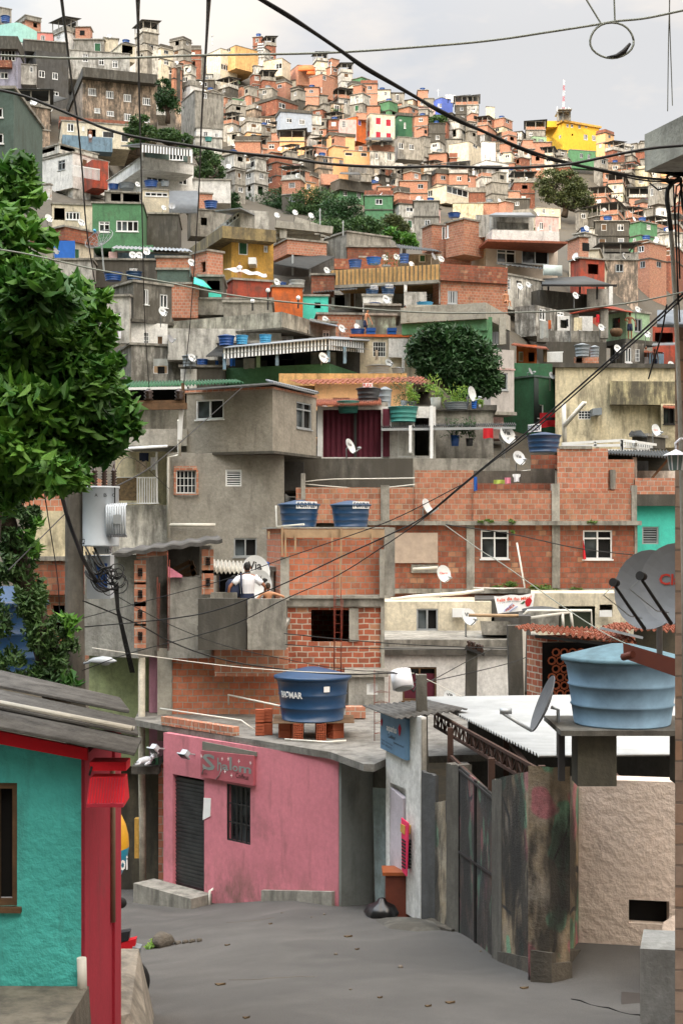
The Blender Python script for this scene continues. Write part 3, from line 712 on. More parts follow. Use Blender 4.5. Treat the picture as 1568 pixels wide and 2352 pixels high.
for i in range(nx+1):
    for j in range(ny+1):
        x=-11+22*i/nx;y=6+34*j/ny;mb.v.append(Vector((x,y,gz(x,y))))
for i in range(nx):
    for j in range(ny):a=i*(ny+1)+j;mb.f.append((a,a+ny+1,a+ny+2,a+1));mb.m.append(0);mb.smooth.add(len(mb.f)-1)
setp(mb.build('road',ASP),'worn grey asphalt street bending away to the left',None,None,'structure')
def drape(name,pts,h,m,label,seed=0,kind='structure',wob=.12):
    """a low lump of concrete lying on the street, outline pts in plan"""
    rg=random.Random(seed);cx=sum(p[0]for p in pts)/len(pts);cy=sum(p[1]for p in pts)/len(pts);mb=MB();n=len(pts);R_=[0,.35,.65,.85,1.0]
    for k,f in enumerate(R_):
        for (x,y)in pts:
            X,Yy=cx+(x-cx)*f,cy+(y-cy)*f;g=gz(X,Yy);z=g+h*(1-f**2.2)*(1+rg.uniform(-wob,wob))-(.05 if k==4 else 0);mb.v.append(Vector((X,Yy,z)))
    for k in range(4):
        for i in range(n):a=k*n+i;b_=k*n+(i+1)%n;mb.smooth.add(len(mb.f));mb.f.append((a,a+n,b_+n,b_));mb.m.append(0)
    o=mb.build(name,m,None,loc=(cx,cy,gz(cx,cy)));setp(o,label,None if kind=='structure' else kind,None,kind if kind=='structure' else None);return o

# ------------------------------------------------------------------ pink hairdresser's shop
g=geo('S5',28,30,975,1235,585,1580,th=43.5);pk=house('pink_shop',g,'pink hairdresser shop with a grey roller shutter and flat concrete roof','shop')
zroof=-4.36
SH=win_mesh
g.zt=zroof-.14;g.h=g.zt-g.zb
def rollup(w,h):
    a=MB();n=int(h/.085)
    for i in range(n):z=h*i/n;a.obox((0,.05,z),(w,0,0),(0,.02,0),(0,-.022,h/n*.82))
    a.box(0,.06,0,w,.09,h);return a
blk(pk,g,PNK,[(80,712,250,1335,'o'),(372,760,500,1068,'g:dk')],roof=None)
u0,_=hit(g,'L',X_('S5',80),1800);u1,_=hit(g,'L',X_('S5',250),1800);Lo=g.C+g.L*u0
z1=g.zb+hit(g,'L',X_('S5',165),Y_('S5',728))[1];z0=g.zb+hit(g,'L',X_('S5',165),Y_('S5',1320))[1]
o=bpy.data.objects.new('roller_shutter',mesh_from(rollup(u0-u1,z1-z0),'roller_shutter',simple('grey_shutter_steel','#575a5c',.5,.4,.5,3)));COL.objects.link(o);o.parent=pk
q=Lo.copy();q.z=z0;o.location=q+g.R*.05-parent_loc(pk);o.rotation_euler=(0,0,math.atan2(-g.L.y,-g.L.x))
def face_pt(g,face,r,x,y,off=0.):
    D=g.L if face=='L' else g.R;nn=-g.R if face=='L' else -g.L;u,v_=hit(g,face,X_(r,x),Y_(r,y));return g.C+D*u+Vector((0,0,v_))+nn*off
def fquad(g,face,r,pts,off,m,name,root,th=.03,o0=.005):
    nn=-g.R if face=='L' else -g.L;off -= o0-.005;a=[face_pt(g,face,r,x,y,o0)for x,y in pts];return MB().hexa(a+[p+nn*(off+th)for p in a]).build(name,m,root)
roofp=[(-4.22,32.2),(-.22,28.05),(.42,26.6),(.62,26.55),(.92,27.35),(3.4,27.9),(3.6,36),(-5.2,36.5),(-4.9,33)]
mb=MB();n=len(roofp);mb.v=[Vector((x,y,zroof))for x,y in roofp]+[Vector((x,y,zroof-.14))for x,y in roofp]
mb.f=[tuple(range(n))[::-1],tuple(range(n,2*n))]+[(i,(i+1)%n,n+(i+1)%n,n+i)for i in range(n)];mb.m=[0]*len(mb.f)
mb.build('roof',plaster('weathered_roof_concrete','#8f8c86',.6,bmp=.02),pk)
# brick kerb on the roof edge
mb=MB();A,B=Vector((-4.15,32.1,zroof)),Vector((-2.35,30.25,zroof));nb=17
for i in range(nb):p=A.lerp(B,i/nb);q=A.lerp(B,(i+.9)/nb);mb.obox(p,q-p,Vector((.13,.14,0)),Vector((0,0,.19)))
mb.build('brick_kerb',BRO,pk)
fquad(g,'L','S5',[(248,520),(538,578),(538,600),(248,570)],.01,plaster('cement_strip','#77786f',.2),'cement_patch',pk)
fquad(g,'L','S5',[(575,1440),(957,1470),(957,1330),(575,1322)],.06,CONC,'plinth',pk)
fquad(g,'R','S5',[(977,1480),(1150,1480),(1150,590),(977,590)],.03,plaster('smooth_grey_cement','#8b8f8b',.2),'pilaster',pk)
letter(pk,'CL',lambda a,b:face_pt(g,'R','S5',990+40*a,945-40*b,.045),TXT,'graffiti',.0)
# sign
sg=thing('shop_sign',face_pt(g,'L','S5',390,755),'pink metal sign with silver lettering above the barred window','sign')
sp=[(247,710),(530,758),(530,596),(247,568)];m_s=simple('pink_sign_face','#b5616b',.5,0,.35,1.2)
fquad(g,'L','S5',sp,.05,m_s,'panel',sg)
SVL=simple('silver_lettering','#97a3a2',.35,.3)
def sl_(x0,y0,x1,y1,hgt):return lambda a,b:face_pt(g,'L','S5',x0+(x1-x0)*a,y0+(y1-y0)*a-hgt*b,.092)
for s_,x0,y0,x1,y1,hh in (('S',258,668,325,680,88),('h',338,675,362,680,70),('a',365,672,398,677,32),('l',404,672,416,676,72),('o',420,678,450,683,32),('m',455,684,520,694,34)):letter(sg,s_,sl_(x0,y0,x1,y1,hh),SVL,'lettering',.02)
mb=MB();pts=[face_pt(g,'L','S5',x,y,.095)for x,y in ((360,668),(350,700),(328,724))];mb.tube(pts,.008,5);mb.tube([face_pt(g,'L','S5',x,y,.095)for x,y in ((258,695),(262,668),(275,664))],.01,5);mb.build('swash',SVL,sg)
letter(sg,'Coiffeur',sl_(438,715,508,728,30),TXT,'small_lettering',0)
letter(sg,'3272-7474',sl_(250,694,284,699,10),TXT,'phone_number',0)
mb=MB()
for (x,y)in ((252,598),(365,612),(398,612),(455,625),(517,635),(380,680),(415,702)):
    p=face_pt(g,'L','S5',x,y,.094);d1=-g.L;mb.bar(p-Vector((0,0,.04)),p+Vector((0,0,.04)),.008);mb.bar(p-d1*.03,p+d1*.03,.008)
mb.build('stars',TXW,sg)
o=fquad(g,'L','S5',[(245,945),(285,925),(288,828),(250,825)],.006,TXW,'paper_notice',None,.004);setp(o,'torn white paper notice pasted beside the roller shutter','notice')
for x,y,lb in ((10,560,'small silver floodlight at the end of the pink wall'),(200,590,'small silver floodlight beside the hairdresser sign')):
    p=face_pt(g,'L','S5',max(x,35),y,0);nn=-g.R;f=thing('floodlight',p,lb,'floodlight','floodlights on the pink wall');c=p+nn*.28+g.L*.05
    dwn=(nn+Vector((0,0,-1.1))).normalized();sd=g.L;upv=sd.cross(dwn)
    MB().obox(c-sd*.13-upv*.10,sd*.26,upv*.2,dwn*.03).build('front_frame',AL,f);MB().obox(c-sd*.09-upv*.06,sd*.18,upv*.12,-dwn*.12).build('housing',XF,f);MB().obox(c-sd*.11-upv*.08+dwn*.032,sd*.22,upv*.16,dwn*.004).build('glass',GL,f);MB().bar(p,c-dwn*.05,.03).build('bracket',AL,f)
# doorstep and the stub pipe
a=[face_pt(g,'L','S5',x,1300,0)for x in (-20,292)];nn=-g.R
st=MB().obox(Vector((a[1].x,a[1].y,-8.4)),a[0]-a[1]-Vector((0,0,a[0].z-a[1].z)),nn*.6,Vector((0,0,.52))).build('doorstep',CONC,None,loc=(a[1].x,a[1].y,-8));setp(st,'concrete doorstep in front of the roller shutter','step')
o=MB().tube([face_pt(g,'L','S5',300,1430,.12),face_pt(g,'L','S5',303,1325,.12),face_pt(g,'L','S5',303,1318,.02)],.03,8).build('drain_pipe',PVC,None,loc=face_pt(g,'L','S5',300,1430,.1));setp(o,'short white drain pipe at the foot of the pink wall','pipe')
# recessed door panel right of the pink wall
o=MB().hexa([Q('S5',1175,1440,27.9),Q('S5',1240,1440,27.5),Q('S5',1240,1440,27.6),Q('S5',1175,1440,28),Q('S5',1160,770,27.9),Q('S5',1240,775,27.5),Q('S5',1240,775,27.6),Q('S5',1160,770,28)]).build('door_leaf',plaster('peeling_grey_blue_board','#95a2a2',.5),None,loc=Q('S5',1200,1440,27.6));setp(o,'peeling grey blue boards closing the passage beside the white shop','door')
o=MB().hexa([Q('S5',1010,1450,29.2),Q('S5',1250,1450,28.4),Q('S5',1250,1450,28.6),Q('S5',1010,1450,29.4),Q('S5',1010,640,29.2),Q('S5',1250,650,28.4),Q('S5',1250,650,28.6),Q('S5',1010,640,29.4)]).build('passage_wall',CONC,None,loc=Q('S5',1100,1440,29));setp(o,'dark grey cement wall at the back of the passage','wall')
# ---- things on the pink roof
tank((.0+(X_('S5',836)-CX)/F*30.3,30.3,zroof+.37),1.64,1.0,TDB,'big dark blue water tank on hollow bricks over the pink shop',('BR  MAR',.62,.52,.66,False),bang=-37,bm=TXW)
bt=COL.objects[-1]
cx=(X_('S5',836)-CX)/F*30.3
mb=MB();B0=Vector((cx,30.3,zroof+.37));r_=.82*.91
def cy(a,z,rr=.03):return B0+Vector(((r_+rr)*math.sin(R(a)),-(r_+rr)*math.cos(R(a)),z))
tk=[o for o in COL.objects if o.name.startswith('water_tank')][-1]
mb.poly(cy(19,.66),cy(29,.66),cy(29,.78),cy(19,.78));mb.build('maker_sticker',TXW,tk)
mb=MB();mb.tube([cy(-43+3.2*math.cos(a),.60+.05*math.sin(a))for a in [i*math.pi/6 for i in range(13)]],.008,4);mb.tube([cy(-43+3*math.cos(a),.645+.012*math.sin(a))for a in [i*math.pi/6 for i in range(13)]],.006,4);mb.build('emblem',TXW,tk)
def hollow(c,yaw,lab,dims=(.19,.30,.19)):
    """fired clay block with its square channels open at the front"""
    t=thing('hollow_brick',c,lab,'brick','loose hollow bricks',R(yaw));w,l,h=dims;a=MB();n=4
    for i in range(n+1):x=-w/2+(w-.012)*i/n;a.box(x,-l/2,0,x+.012,l/2,h)
    for i in range(n+1):z=(h-.012)*i/n;a.box(-w/2,-l/2+.001,z,w/2,l/2-.001,z+.0115)
    a.box(-w/2+.01,-.02,.01,w/2-.01,.02,h-.01);o=bpy.data.objects.new('shell',mesh_from(a,'shell',simple('plain_fired_clay','#b05c3e',.9,0,.25)if 'plain_fired_clay' not in MATS else MATS['plain_fired_clay']));COL.objects.link(o);o.parent=t
k=0;names=['lower hollow brick at the %s foot of the big blue tank','upper hollow brick at the %s foot of the big blue tank']
for x,yy,yw,w in ((-.55,-.25,60,'outer western'),(-.32,-.5,12,'inner western'),(.18,-.5,8,'inner eastern'),(.5,-.3,-50,'outer eastern'),(-.3,.4,0,'rear western'),(.35,.4,0,'rear eastern')):
    for j in (0,1):hollow((cx+x,30.3+yy,zroof+.001+j*.175),yw,names[j]%w,(.20,.30,.172))
o=MB().obox((cx-.85,29.65,zroof+.352),(1.75,.1,0),(0,1.3,0),(0,0,.015)).build('tank_board',WOOD,None,loc=(cx,30,zroof+.35));setp(o,'warped board between the bricks and the big blue tank','board')
for i in range(2):
    for j in range(2):hollow(((X_('S5',552+42*i)-CX)/F*30.4,30.4+.1*i,zroof+.001+.285*j),90,'%s %s hollow brick standing on the pink shop roof'%(('west','east')[i],('lower','upper')[j]),(.19,.19,.28))
def pipe(pts,r,m,label,name='water_pipe',group='pipes across the roofs'):
    pts=[Vector(p)for p in pts];o=MB().tube(pts,r,8).build(name,m,None,loc=pts[0]);return setp(o,label,'pipe',group)
pipe([(-4.2,32.3,zroof+.35),(-2.2,30.6,zroof+.30),(-1.75,30.4,zroof+.02)],.018,PVC,'thin white pipe along the brick kerb of the pink shop')
pipe([(-1.2,29.6,zroof+.03),(-.3,29.2,zroof+.03),(.1,29.2,zroof+.06)],.02,PVC,'pale pipe lying on the pink shop roof in front of the tank')
pipe([(-2.7,33.4,zroof+.3),(-2.7,33.3,zroof+.55),(-1.0,31.3,zroof+.45)],.022,PVC,'white pipe from the brick wall to the big blue tank')
RB=simple('rusty_rebar','#7c3524',.8,.3,.3)
def rebar(x,y,z,h,lab,n=3,sp=.09):
    a=MB()
    for i in range(n):a.tube([(x+sp*(i%2),y+sp*(i // 2),z),(x+sp*(i%2)+.02*i,y+sp*(i // 2),z+h*(1-.08*i))],.009,5)
    k=z+.15
    while k<z+h*.8:a.tube([(x,y,k),(x+sp,y,k),(x+sp*.5,y+sp,k),(x,y,k)],.005,4);k+=.22
    o=a.build('reinforcing_bars',RB,None,loc=(x,y,z));setp(o,lab,'rebar','reinforcing bars')
rebar(.70,29.6,zroof,1.5,'rusty reinforcing bars sticking out of the pink shop roof',2,.3);rebar(1.0,29.2,zroof,.6,'short bent reinforcing bars beside the white shop',2,.1)
rebar((X_('S2',728)-CX)/F*35.2,35.2,zroof,3.6,'tall rusty bars in front of the open window of the bare brick house',4,.16)

# ------------------------------------------------------------------ white shop, lamp pole and gate walls on the right of the street
g=geo('S5',25.5,1232,1420,1450,390,1500,th=68,dep=2);ws=house('white_shop',g,'narrow white shop front with a blue sign and an open doorway','shop');gws=g
blk(ws,g,WHT,[(1252,760,1340,1470,'o')],roof=None)
fquad(g,'R','S5',[(1422,1480),(1446,1480),(1446,400),(1422,400)],.004,CONC,'side_render',ws)
D=win_mesh
o=fquad(g,'L','S5',[(1256,1350),(1330,1360),(1324,830),(1256,770)],-.12,plaster('pale_mauve_door','#cfc6cf',.15),'door',ws)
letter(o,'PROMOÇÃO',lambda a,b:face_pt(gws,'L','S5',1262+52*a,850+3*a-14*b,-.05),TXR,'notice_writing',0);letter(o,'DE NATAL',lambda a,b:face_pt(gws,'L','S5',1264+46*a,868+3*a-11*b,-.05),TXR,'notice_writing',0)
letter(o,'Pé e Mão',lambda a,b:face_pt(gws,'L','S5',1266+40*a,888+3*a-11*b,-.05),TXR,'notice_writing',0);letter(o,'25,00',lambda a,b:face_pt(gws,'L','S5',1274+28*a,904+3*a-11*b,-.05),TXR,'notice_writing',0)
a=[face_pt(g,'L','S5',x,y,.25)for x,y in ((1195,322),(1398,392))];nn=-g.R
sheet(ws,a[0]+nn*.1,a[0]+g.R*1.3+Vector((0,0,.05)),a[1]+g.R*1.3+Vector((0,0,.12)),a[1]+nn*.15,FC,7,.025,name='roof')
sg=thing('shop_sign',face_pt(g,'L','S5',1295,620),'faded blue painted sign with red balloons on the white shop','sign');bm_=simple('faded_blue_sign','#6288a8',.6,0,.3,3)
fquad(g,'L','S5',[(1224,555),(1362,622),(1362,400),(1224,345)],.05,bm_,'panel',sg)
def sb(x0,y0,x1,y1,hh):return lambda a,b:face_pt(gws,'L','S5',x0+(x1-x0)*a,y0+(y1-y0)*a-hh*b,.09)
letter(sg,'aquarius',sb(1258,470,1312,490,46),TXW,'lettering',.02);letter(sg,'Coiffeur',sb(1264,498,1306,512,22),TXT,'lettering',0)
for s_,q in (('DEPILAÇÃO  MANICURE  PEDICURE',sb(1228,512,1290,548,12)),('ESCOVA  LIMPEZA DE PELE',sb(1230,532,1288,566,12)),('Funcionamento de 8h às 20h',sb(1296,530,1352,556,12))):letter(sg,s_,q,TXT,'small_lettering',0)
mb=MB()
for x,y,s_ in ((1232,420,1),(1330,465,1.5)):mb.poly(*[face_pt(g,'L','S5',x+dx*s_,y+dy*s_,.093)for dx,dy in ((-6,-12),(0,-28),(6,-12),(3,10),(0,18),(-3,10))])
mb.build('balloons',RED,sg)
hb=thing('hanging_banner',face_pt(g,'L','S5',1365,1240,.2),'bright pink cloth price list hanging beside the white shop doorway','banner');fquad(g,'L','S5',[(1348,1215),(1372,1248),(1382,962),(1345,930)],.10,simple('hot_pink_cloth','#e0325f',.7,var=.08),'cloth',hb,.012,.09)
fquad(g,'L','S5',[(1345,1005),(1366,1022),(1368,975),(1345,962)],.125,YEL,'badge',hb,.004)
for i in range(9):fquad(g,'L','S5',[(1351,1052+i*18),(1370,1064+i*18),(1370,1056+i*18),(1351,1044+i*18)],.125,TXT,'lettering',hb,.003)
pc=Q('S5',1292,1490,26.3);so_=thing('wooden_stand',Vector((pc.x,pc.y,gz(pc.x,pc.y))),'small brown wooden stand in the white shop doorway','stand')
mb=MB();z0=gz(pc.x,pc.y);x_=pc.x;mb.box(x_-.28,26.05,z0+.82,x_+.28,26.6,z0+.88);mb.build('top',simple('orange_brown_wood','#a0552c',.5),so_);MB().box(x_-.22,26.1,z0-.05,x_+.22,26.5,z0+.82).build('panel',DWOOD,so_)
pb=Q('S5',1240,1500,25.9);z0=gz(pb.x,pb.y);mb=MB();mb.lathe([(0,0),(.26,0),(.30,.08),(.22,.22),(.10,.28),(.05,.36),(0,.37)],18,(pb.x-.1,pb.y,z0),wob=lambda a,z:1+.16*math.sin(5*a)+.1*math.sin(9*a+8*z))
setp(mb.build('rubbish_bag',simple('black_plastic_bag','#121214',.3),None,loc=(pb.x,pb.y,z0)),'black plastic rubbish bag at the foot of the white shop','rubbish bag')
# concrete lamp pole with a canister lamp
pl=thing('lamp_pole',(1.55,26.2,-7),'square concrete pole with a white canister lamp behind the white shop','lamp post')
pp0,pp1=Q('S5',1440,1450,26.2),Q('S5',1422,158,26.2);MB().hexa([pp0+Vector(v)for v in ((-.12,-.12,0),(.12,-.12,0),(.12,.12,0),(-.12,.12,0))]+[pp1+Vector(v)for v in ((-.10,-.1,0),(.10,-.1,0),(.10,.1,0),(-.10,.1,0))]).build('shaft',plaster('pole_concrete','#6d6a62',.6),pl)
c=Q('S5',1318,185,25.9);ax=Vector((.15,-.35,-.9)).normalized();MB().tube([c-ax*.17,c+ax*.17],[.19,.20],20).build('lamp_canister',CLW,pl);MB().tube([c+ax*.172,c+ax*.19],.16,20).build('lens',TWG,pl);MB().tube([c,Q('S5',1380,250,26.1),Q('S5',1410,200,26.2)],.02,6).build('bracket',DKF,pl)
# graffiti material for the old street wall
def graf(name,base,seed,sec=(.28,.20,.11,1),paint=.75):
    m,t,b=base_mat(name);v=coords(t,(1,1,1),False);vs=coords(t,(1.4,1.4,.5),False);vg=coords(t,(2.2,2.2,1.3),False)
    def off(src,k):a=N(t,'ShaderNodeVectorMath',operation='ADD');t.links.new(src,a.inputs[0]);a.inputs[1].default_value=(k*3.1+seed,k*1.7,k);return a.outputs[0]
    c=mixc(t,ramp(t,noise(t,v,1.1,6),.35,.68),lin(base),sec);c=mixc(t,ramp(t,noise(t,off(vg,1),1.0,2,.4),.57,.60,0,paint),c,(.16,.42,.26,1));c=mixc(t,ramp(t,noise(t,off(vg,4),.9,2,.4),.60,.63,0,paint),c,(.55,.16,.2,1))
    wv=N(t,'ShaderNodeTexWave',Scale=.7,Distortion=9,Detail=1.5);t.links.new(off(v,7),wv.inputs['Vector']);lines=mulf(t,ramp(t,wv.outputs['Fac'],.965,.985),ramp(t,noise(t,off(v,9),.9,2),.48,.56))
    c=mixc(t,lines,c,(.03,.03,.035,1));c=mixc(t,ramp(t,noise(t,vs,1.1,6,.6),.46,.58,0,.9),c,(.025,.023,.02,1));c=mixc(t,ramp(t,noise(t,v,14,6,.8),.45,.7,0,.4),c,(.09,.08,.07,1))
    c=mixc(t,ramp(t,noise(t,off(vs,11),.42,5,.6),.51,.57,0,.88),c,(.02,.019,.017,1));t.links.new(c,b.inputs['Base Color']);b.inputs['Roughness'].default_value=.9;bump(t,b,noise(t,v,16,6,.75),.06,.8);return m
GRAF=graf('graffiti_stained_wall','#a2988a',0,(.36,.26,.14,1));GRAF2=graf('graffiti_cream_wall','#b5ab97',5)
def wseg(root,r,xa,Ya,xb,Yb,yta,ytb,zbot,th,m,name='wall',ends=None):
    a,b=Q(r,xa,yta,Ya),Q(r,xb,ytb,Yb);d=Vector((b.x-a.x,b.y-a.y,0)).normalized();n=Vector((-d.y,d.x,0))*th;mb=MB();k=10;P_=[]
    for i in range(k+1):
        t_=i/k;p=a.lerp(b,t_);p.z+=.03*mnoise.noise(Vector((t_*6,p.x,0)));P_.append(p)
    for p,q in zip(P_,P_[1:]):mb.hexa([Vector((p.x,p.y,zbot)),Vector((q.x,q.y,zbot)),Vector((q.x,q.y,zbot))+n,Vector((p.x,p.y,zbot))+n,p,q,q+n,p+n])
    return mb.build(name,m,root)
gw=thing('street_wall',(2.8,19,-6.2),'blackened graffiti covered wall corner between the gate and the stucco wall','wall')
wseg(gw,'S6',632,20.95,900,18.95,668,610,-7,.3,GRAF);wseg(gw,'S6',900,18.95,1048,20.35,610,672,-7,.3,GRAF,'return_wall')
wseg(gw,'S6',640,20.8,910,18.8,1530,1590,-7,.3,plaster('plinth_concrete','#6a6256',.9,bmp=.03),'plinth');wseg(gw,'S6',910,18.8,1085,20.15,1540,1520,-7,.3,MATS['plinth_concrete'],'plinth')
g2=thing('painted_wall',(1.9,24.5,-7),'narrow cream wall with faded graffiti between the white shop and the gate','wall');wseg(g2,'S6',318,25.0,398,24.3,785,775,-7.4,.25,GRAF2);wseg(g2,'S6',262,25.2,330,24.9,630,650,-7.4,.08,plaster('grey_board','#5a5b5c',.5),'board')
wseg(g2,'S6',240,24.8,410,24.0,1380,1420,-7.4,.5,MATS['plinth_concrete'],'plinth')
gp=thing('gate_post',(2.0,24.1,-7),'tall concrete post holding the far side of the iron gate','post');wseg(gp,'S6',385,24.3,450,23.9,590,600,-7.4,.25,plaster('post_concrete','#6f6b63',.7),'shaft')
gp=thing('gate_post',(2.35,20.9,-6.5),'concrete post joining the iron gate to the graffiti wall','post');wseg(gp,'S6',612,21.1,660,20.7,672,672,-7,.25,MATS['post_concrete'],'shaft')
gt=thing('iron_gate',(2.2,22.5,-6.6),'rusty dark double sheet iron gate with faded graffiti','gate');gm=graf('graffiti_gate_iron','#343b3b',3,(.11,.06,.04,1),.3)
def gpt(s,z,off=0):
    a,b=Q('S6',450,1430,23.85),Q('S6',628,1555,21.05);p=a.lerp(b,s);p.z=z;d=(b-a).normalized();return p+Vector((d.y,-d.x,0))*-off
zt0,zt1=Q('S6',440,600,23.9).z,Q('S6',628,700,21.0).z;zg=lambda s:-7.0+.55*s
for nm,s0,s1 in (('gate_leaf',0,.5),('gate_leaf',.505,1)):
    lf=MB().hexa([gpt(s0,zg(s0)),gpt(s1,zg(s1)),gpt(s1,zg(s1),.03),gpt(s0,zg(s0),.03),gpt(s0,zt0),gpt(s1,zt0),gpt(s1,zt0,.03),gpt(s0,zt0,.03)]).build(nm,gm,gt)
    fb=MB()
    for s in (s0+.01,s1-.02):fb.bar(gpt(s,zg(s),-.012),gpt(s,zt0,-.012),.035,.02)
    for f in (.52,.98):z=lambda s:zg(s)+(zt0-zg(s))*f;fb.bar(gpt(s0,z(s0),-.014),gpt(s1,z(s1),-.014),.02,.035)
    fb.build('gate_frame',DKF,lf)
wl=thing('stucco_wall',Q('S6',1300,1500,20),'rough beige stucco wall with a dark square hole','wall');g=geo('S6',20.3,1045,1045,1640,668,1560,th=101,dep=.3);g.L=Vector((0,1,0));g.wl=False;g.tl=.4
blk(wl,g,STUC,[(1296,1275,1498,1392,'o')],roof=None);MB().obox(g.C+g.R*.05+Vector((0,.22,.1)),g.R*(g.tr-.1),Vector((0,.15,0)),Vector((0,0,g.h-.2))).build('shade_backing',BLK,wl)  # black backing stands in for the shade inside the hole
# low concrete block and slab at the lower right
kb=thing('concrete_barrier',Q('S6',1450,1880,15),'pale grey concrete block at the edge of the street','barrier');g=geo('S6',15.2,1340,1352,1700,1515,1960,th=100,dep=.5);g.L=Vector((.27,1,0));blk(kb,g,plaster('pale_barrier_concrete','#8e8f8c',.25),roof=None)
k2=setp(MB().hexa([Q('S6',1432,1520,17.5),Q('S6',1640,1560,17.5),Q('S6',1640,1560,19.4),Q('S6',1432,1520,19.2),Q('S6',1470,1382,17.6),Q('S6',1640,1270,17.8),Q('S6',1640,1270,19.4),Q('S6',1540,1352,19.2)]).build('wall_buttress',STUC,None,loc=Q('S6',1500,1500,18)),'sloping stucco buttress behind the concrete block','buttress')
mh=Q('S6',1300,1600,17.4);setp(MB().obox((3.45,17.2,gz(3.6,17.4)-.02),(.55,-.15,0),(.1,.5,0),(0,0,.04)).build('drain_cover',simple('dark_iron_cover','#3a3430',.7),None,loc=(3.6,17.4,-5.9)),'small dark drain cover beside the concrete block','drain cover')
setp(MB().tube([(2.9+.09*i,17.6-.16*i+.05*math.sin(i*2),gz(2.9+.09*i,17.6-.16*i)+.002)for i in range(14)],.010,4).build('pavement_crack',BLK),'crack in the pavement',None,None,'structure')
drape('pavement_lump',[(.55,25.4),(.8,24.3),(1.3,23.9),(1.8,24.2),(1.95,24.9),(1.5,25.4),(.9,25.7)],.12,CONCD,'grey cement mound at the white shop',3)
# dustier street margin lumps and the rock with weeds
rk=Q('S4',1005,1880,24.3);rk.z=gz(rk.x,rk.y);o=MB().lathe([(0,-.05),(.17,0),(.2,.1),(.15,.2),(.06,.25),(0,.25)],12,rk,wob=lambda a,z:1+.22*math.sin(3*a+9*z)+.12*math.sin(7*a)).build('rock',plaster('grey_rock','#6a6258',.6,bmp=.05),None,loc=rk,smooth=False);setp(o,'lump of grey rock with weeds lying on the street','rock')
for i in range(4):q=rk+Vector((.28+.13*i,-.05*i,.0));q.z=gz(q.x,q.y);setp(MB().lathe([(0,-.02),(.07-.01*i,0),(.05,.05),(0,.06)],8,q,wob=lambda a,z:1+.3*math.sin(3*a+i)).build('stone',MATS['grey_rock'],None,loc=q),'piece of broken stone beside the grey rock','stone','broken stones by the rock')
wd=thing('weed',rk+Vector((-.2,-.1,0)),'little green weed beside the grey rock on the street','plant');mb=MB();leafcloud(mb,[(rk+Vector((-.2,-.12,.08)),(.1,.08,.1))],26,.13,random.Random(3));mb.build('leaves',LFY,wd)
# crumbling concrete foot left of the street
o=MB().hexa([(-2.6,14.6,-5.7),(-2.05,15.0,-5.7),(-2.35,17.6,-6.1),(-3.0,17.6,-6.1),(-2.6,14.9,-5.2),(-2.32,15.3,-5.25),(-2.5,17.2,-5.1),(-3.0,17.2,-5.1)]).build('crumbling_kerb',plaster('flaking_concrete','#a39a8d',.6,bmp=.06,bs=5),None,loc=(-2.4,15,-5.5));setp(o,'flaking lump of concrete at the foot of the red wall','kerb')

rg=random.Random(8)
for i in range(20):
    x,y=rg.uniform(-2.2,2.4),rg.uniform(16,27.5)
    if x>1.2 and y>22:continue
    z=gz(x,y);s_=rg.uniform(.02,.05)
    if i%3:o=MB().hexa([(x,y,z),(x+s_*2,y+s_,z),(x+s_*1.5,y+s_*2,z),(x-s_,y+s_,z),(x,y,z+.01),(x+s_*2,y+s_,z+.03),(x+s_*1.5,y+s_*2,z+.01),(x-s_,y+s_,z+.02)]).build('fallen_leaf',simple('dry_leaf','#5a4830',.9)if 'dry_leaf' not in MATS else MATS['dry_leaf'],None,loc=(x,y,z));setp(o,'dry brown leaf lying on the asphalt','leaf','dry leaves on the street')
    else:o=MB().lathe([(0,0),(s_,.0),(s_*.7,s_),(0,s_)],7,(x,y,z-.005)).build('pebble',PEB,None,loc=(x,y,z));setp(o,'small grey pebble lying on the asphalt','pebble','pebbles on the street')
for pts,lb in (([(-1.6,19.5),(-1.1,19.3),(-.6,19.45),(-.3,19.3)],'tar'),([(-2.2,26.6),(-1.6,26.4),(-1.2,26.5)],'tar')):
    q=[]
    for (a,b),(c,d)in zip(pts,pts[1:]):
        for k in range(5):t_=k/5;x,y=a+(c-a)*t_+rg.uniform(-.03,.03),b+(d-b)*t_;q.append((x,y,gz(x,y)+.001))
    setp(MB().tube(q,.007,4).build('road_crack',PEB),'crack filled with tar in the road',None,None,'structure')
# ------------------------------------------------------------------ teal house at the lower left
g=geo('d',13.0,-260,197,268,1736,2290,th=0.01,dep=3.6);g.R=Vector((-.02,1,0)).normalized();g.L=Vector((-1,0,0));g.wr=True;g.tr=3.0;g.tl=2.2
th_=house('teal_house',g,'rough teal house with a crimson side wall and grey corrugated roof')
g.h=g.zt-g.zb;mb=MB();C=g.C
wx0,wx1,wz0,wz1=P(-60,0,13).x,P(40,0,13).x,P(0,2082,13).z,P(0,1798,13).z
zl=lambda x:P(0,1736,13).z+(P(197,0,13).x-x)*.24
def tq(x0,x1,z0,z1=None):mb.poly((x0,13,z0),(x1,13,z0),(x1,13,zl(x1)if z1 is None else z1),(x0,13,zl(x0)if z1 is None else z1))
xL,xR=C.x-2.2,C.x
n=8;tq(xL,wx0,g.zb);tq(wx1,xR,g.zb);tq(wx0,wx1,g.zb,wz0);tq(wx0,wx1,wz1)
for (a,b,c,d)in (((wx0,13,wz0),(wx0,13.14,wz0),(wx1,13.14,wz0),(wx1,13,wz0)),((wx1,13,wz0),(wx1,13.14,wz0),(wx1,13.14,wz1),(wx1,13,wz1)),((wx0,13,wz1),(wx1,13,wz1),(wx1,13.14,wz1),(wx0,13.14,wz1))):mb.poly(a,b,c,d)
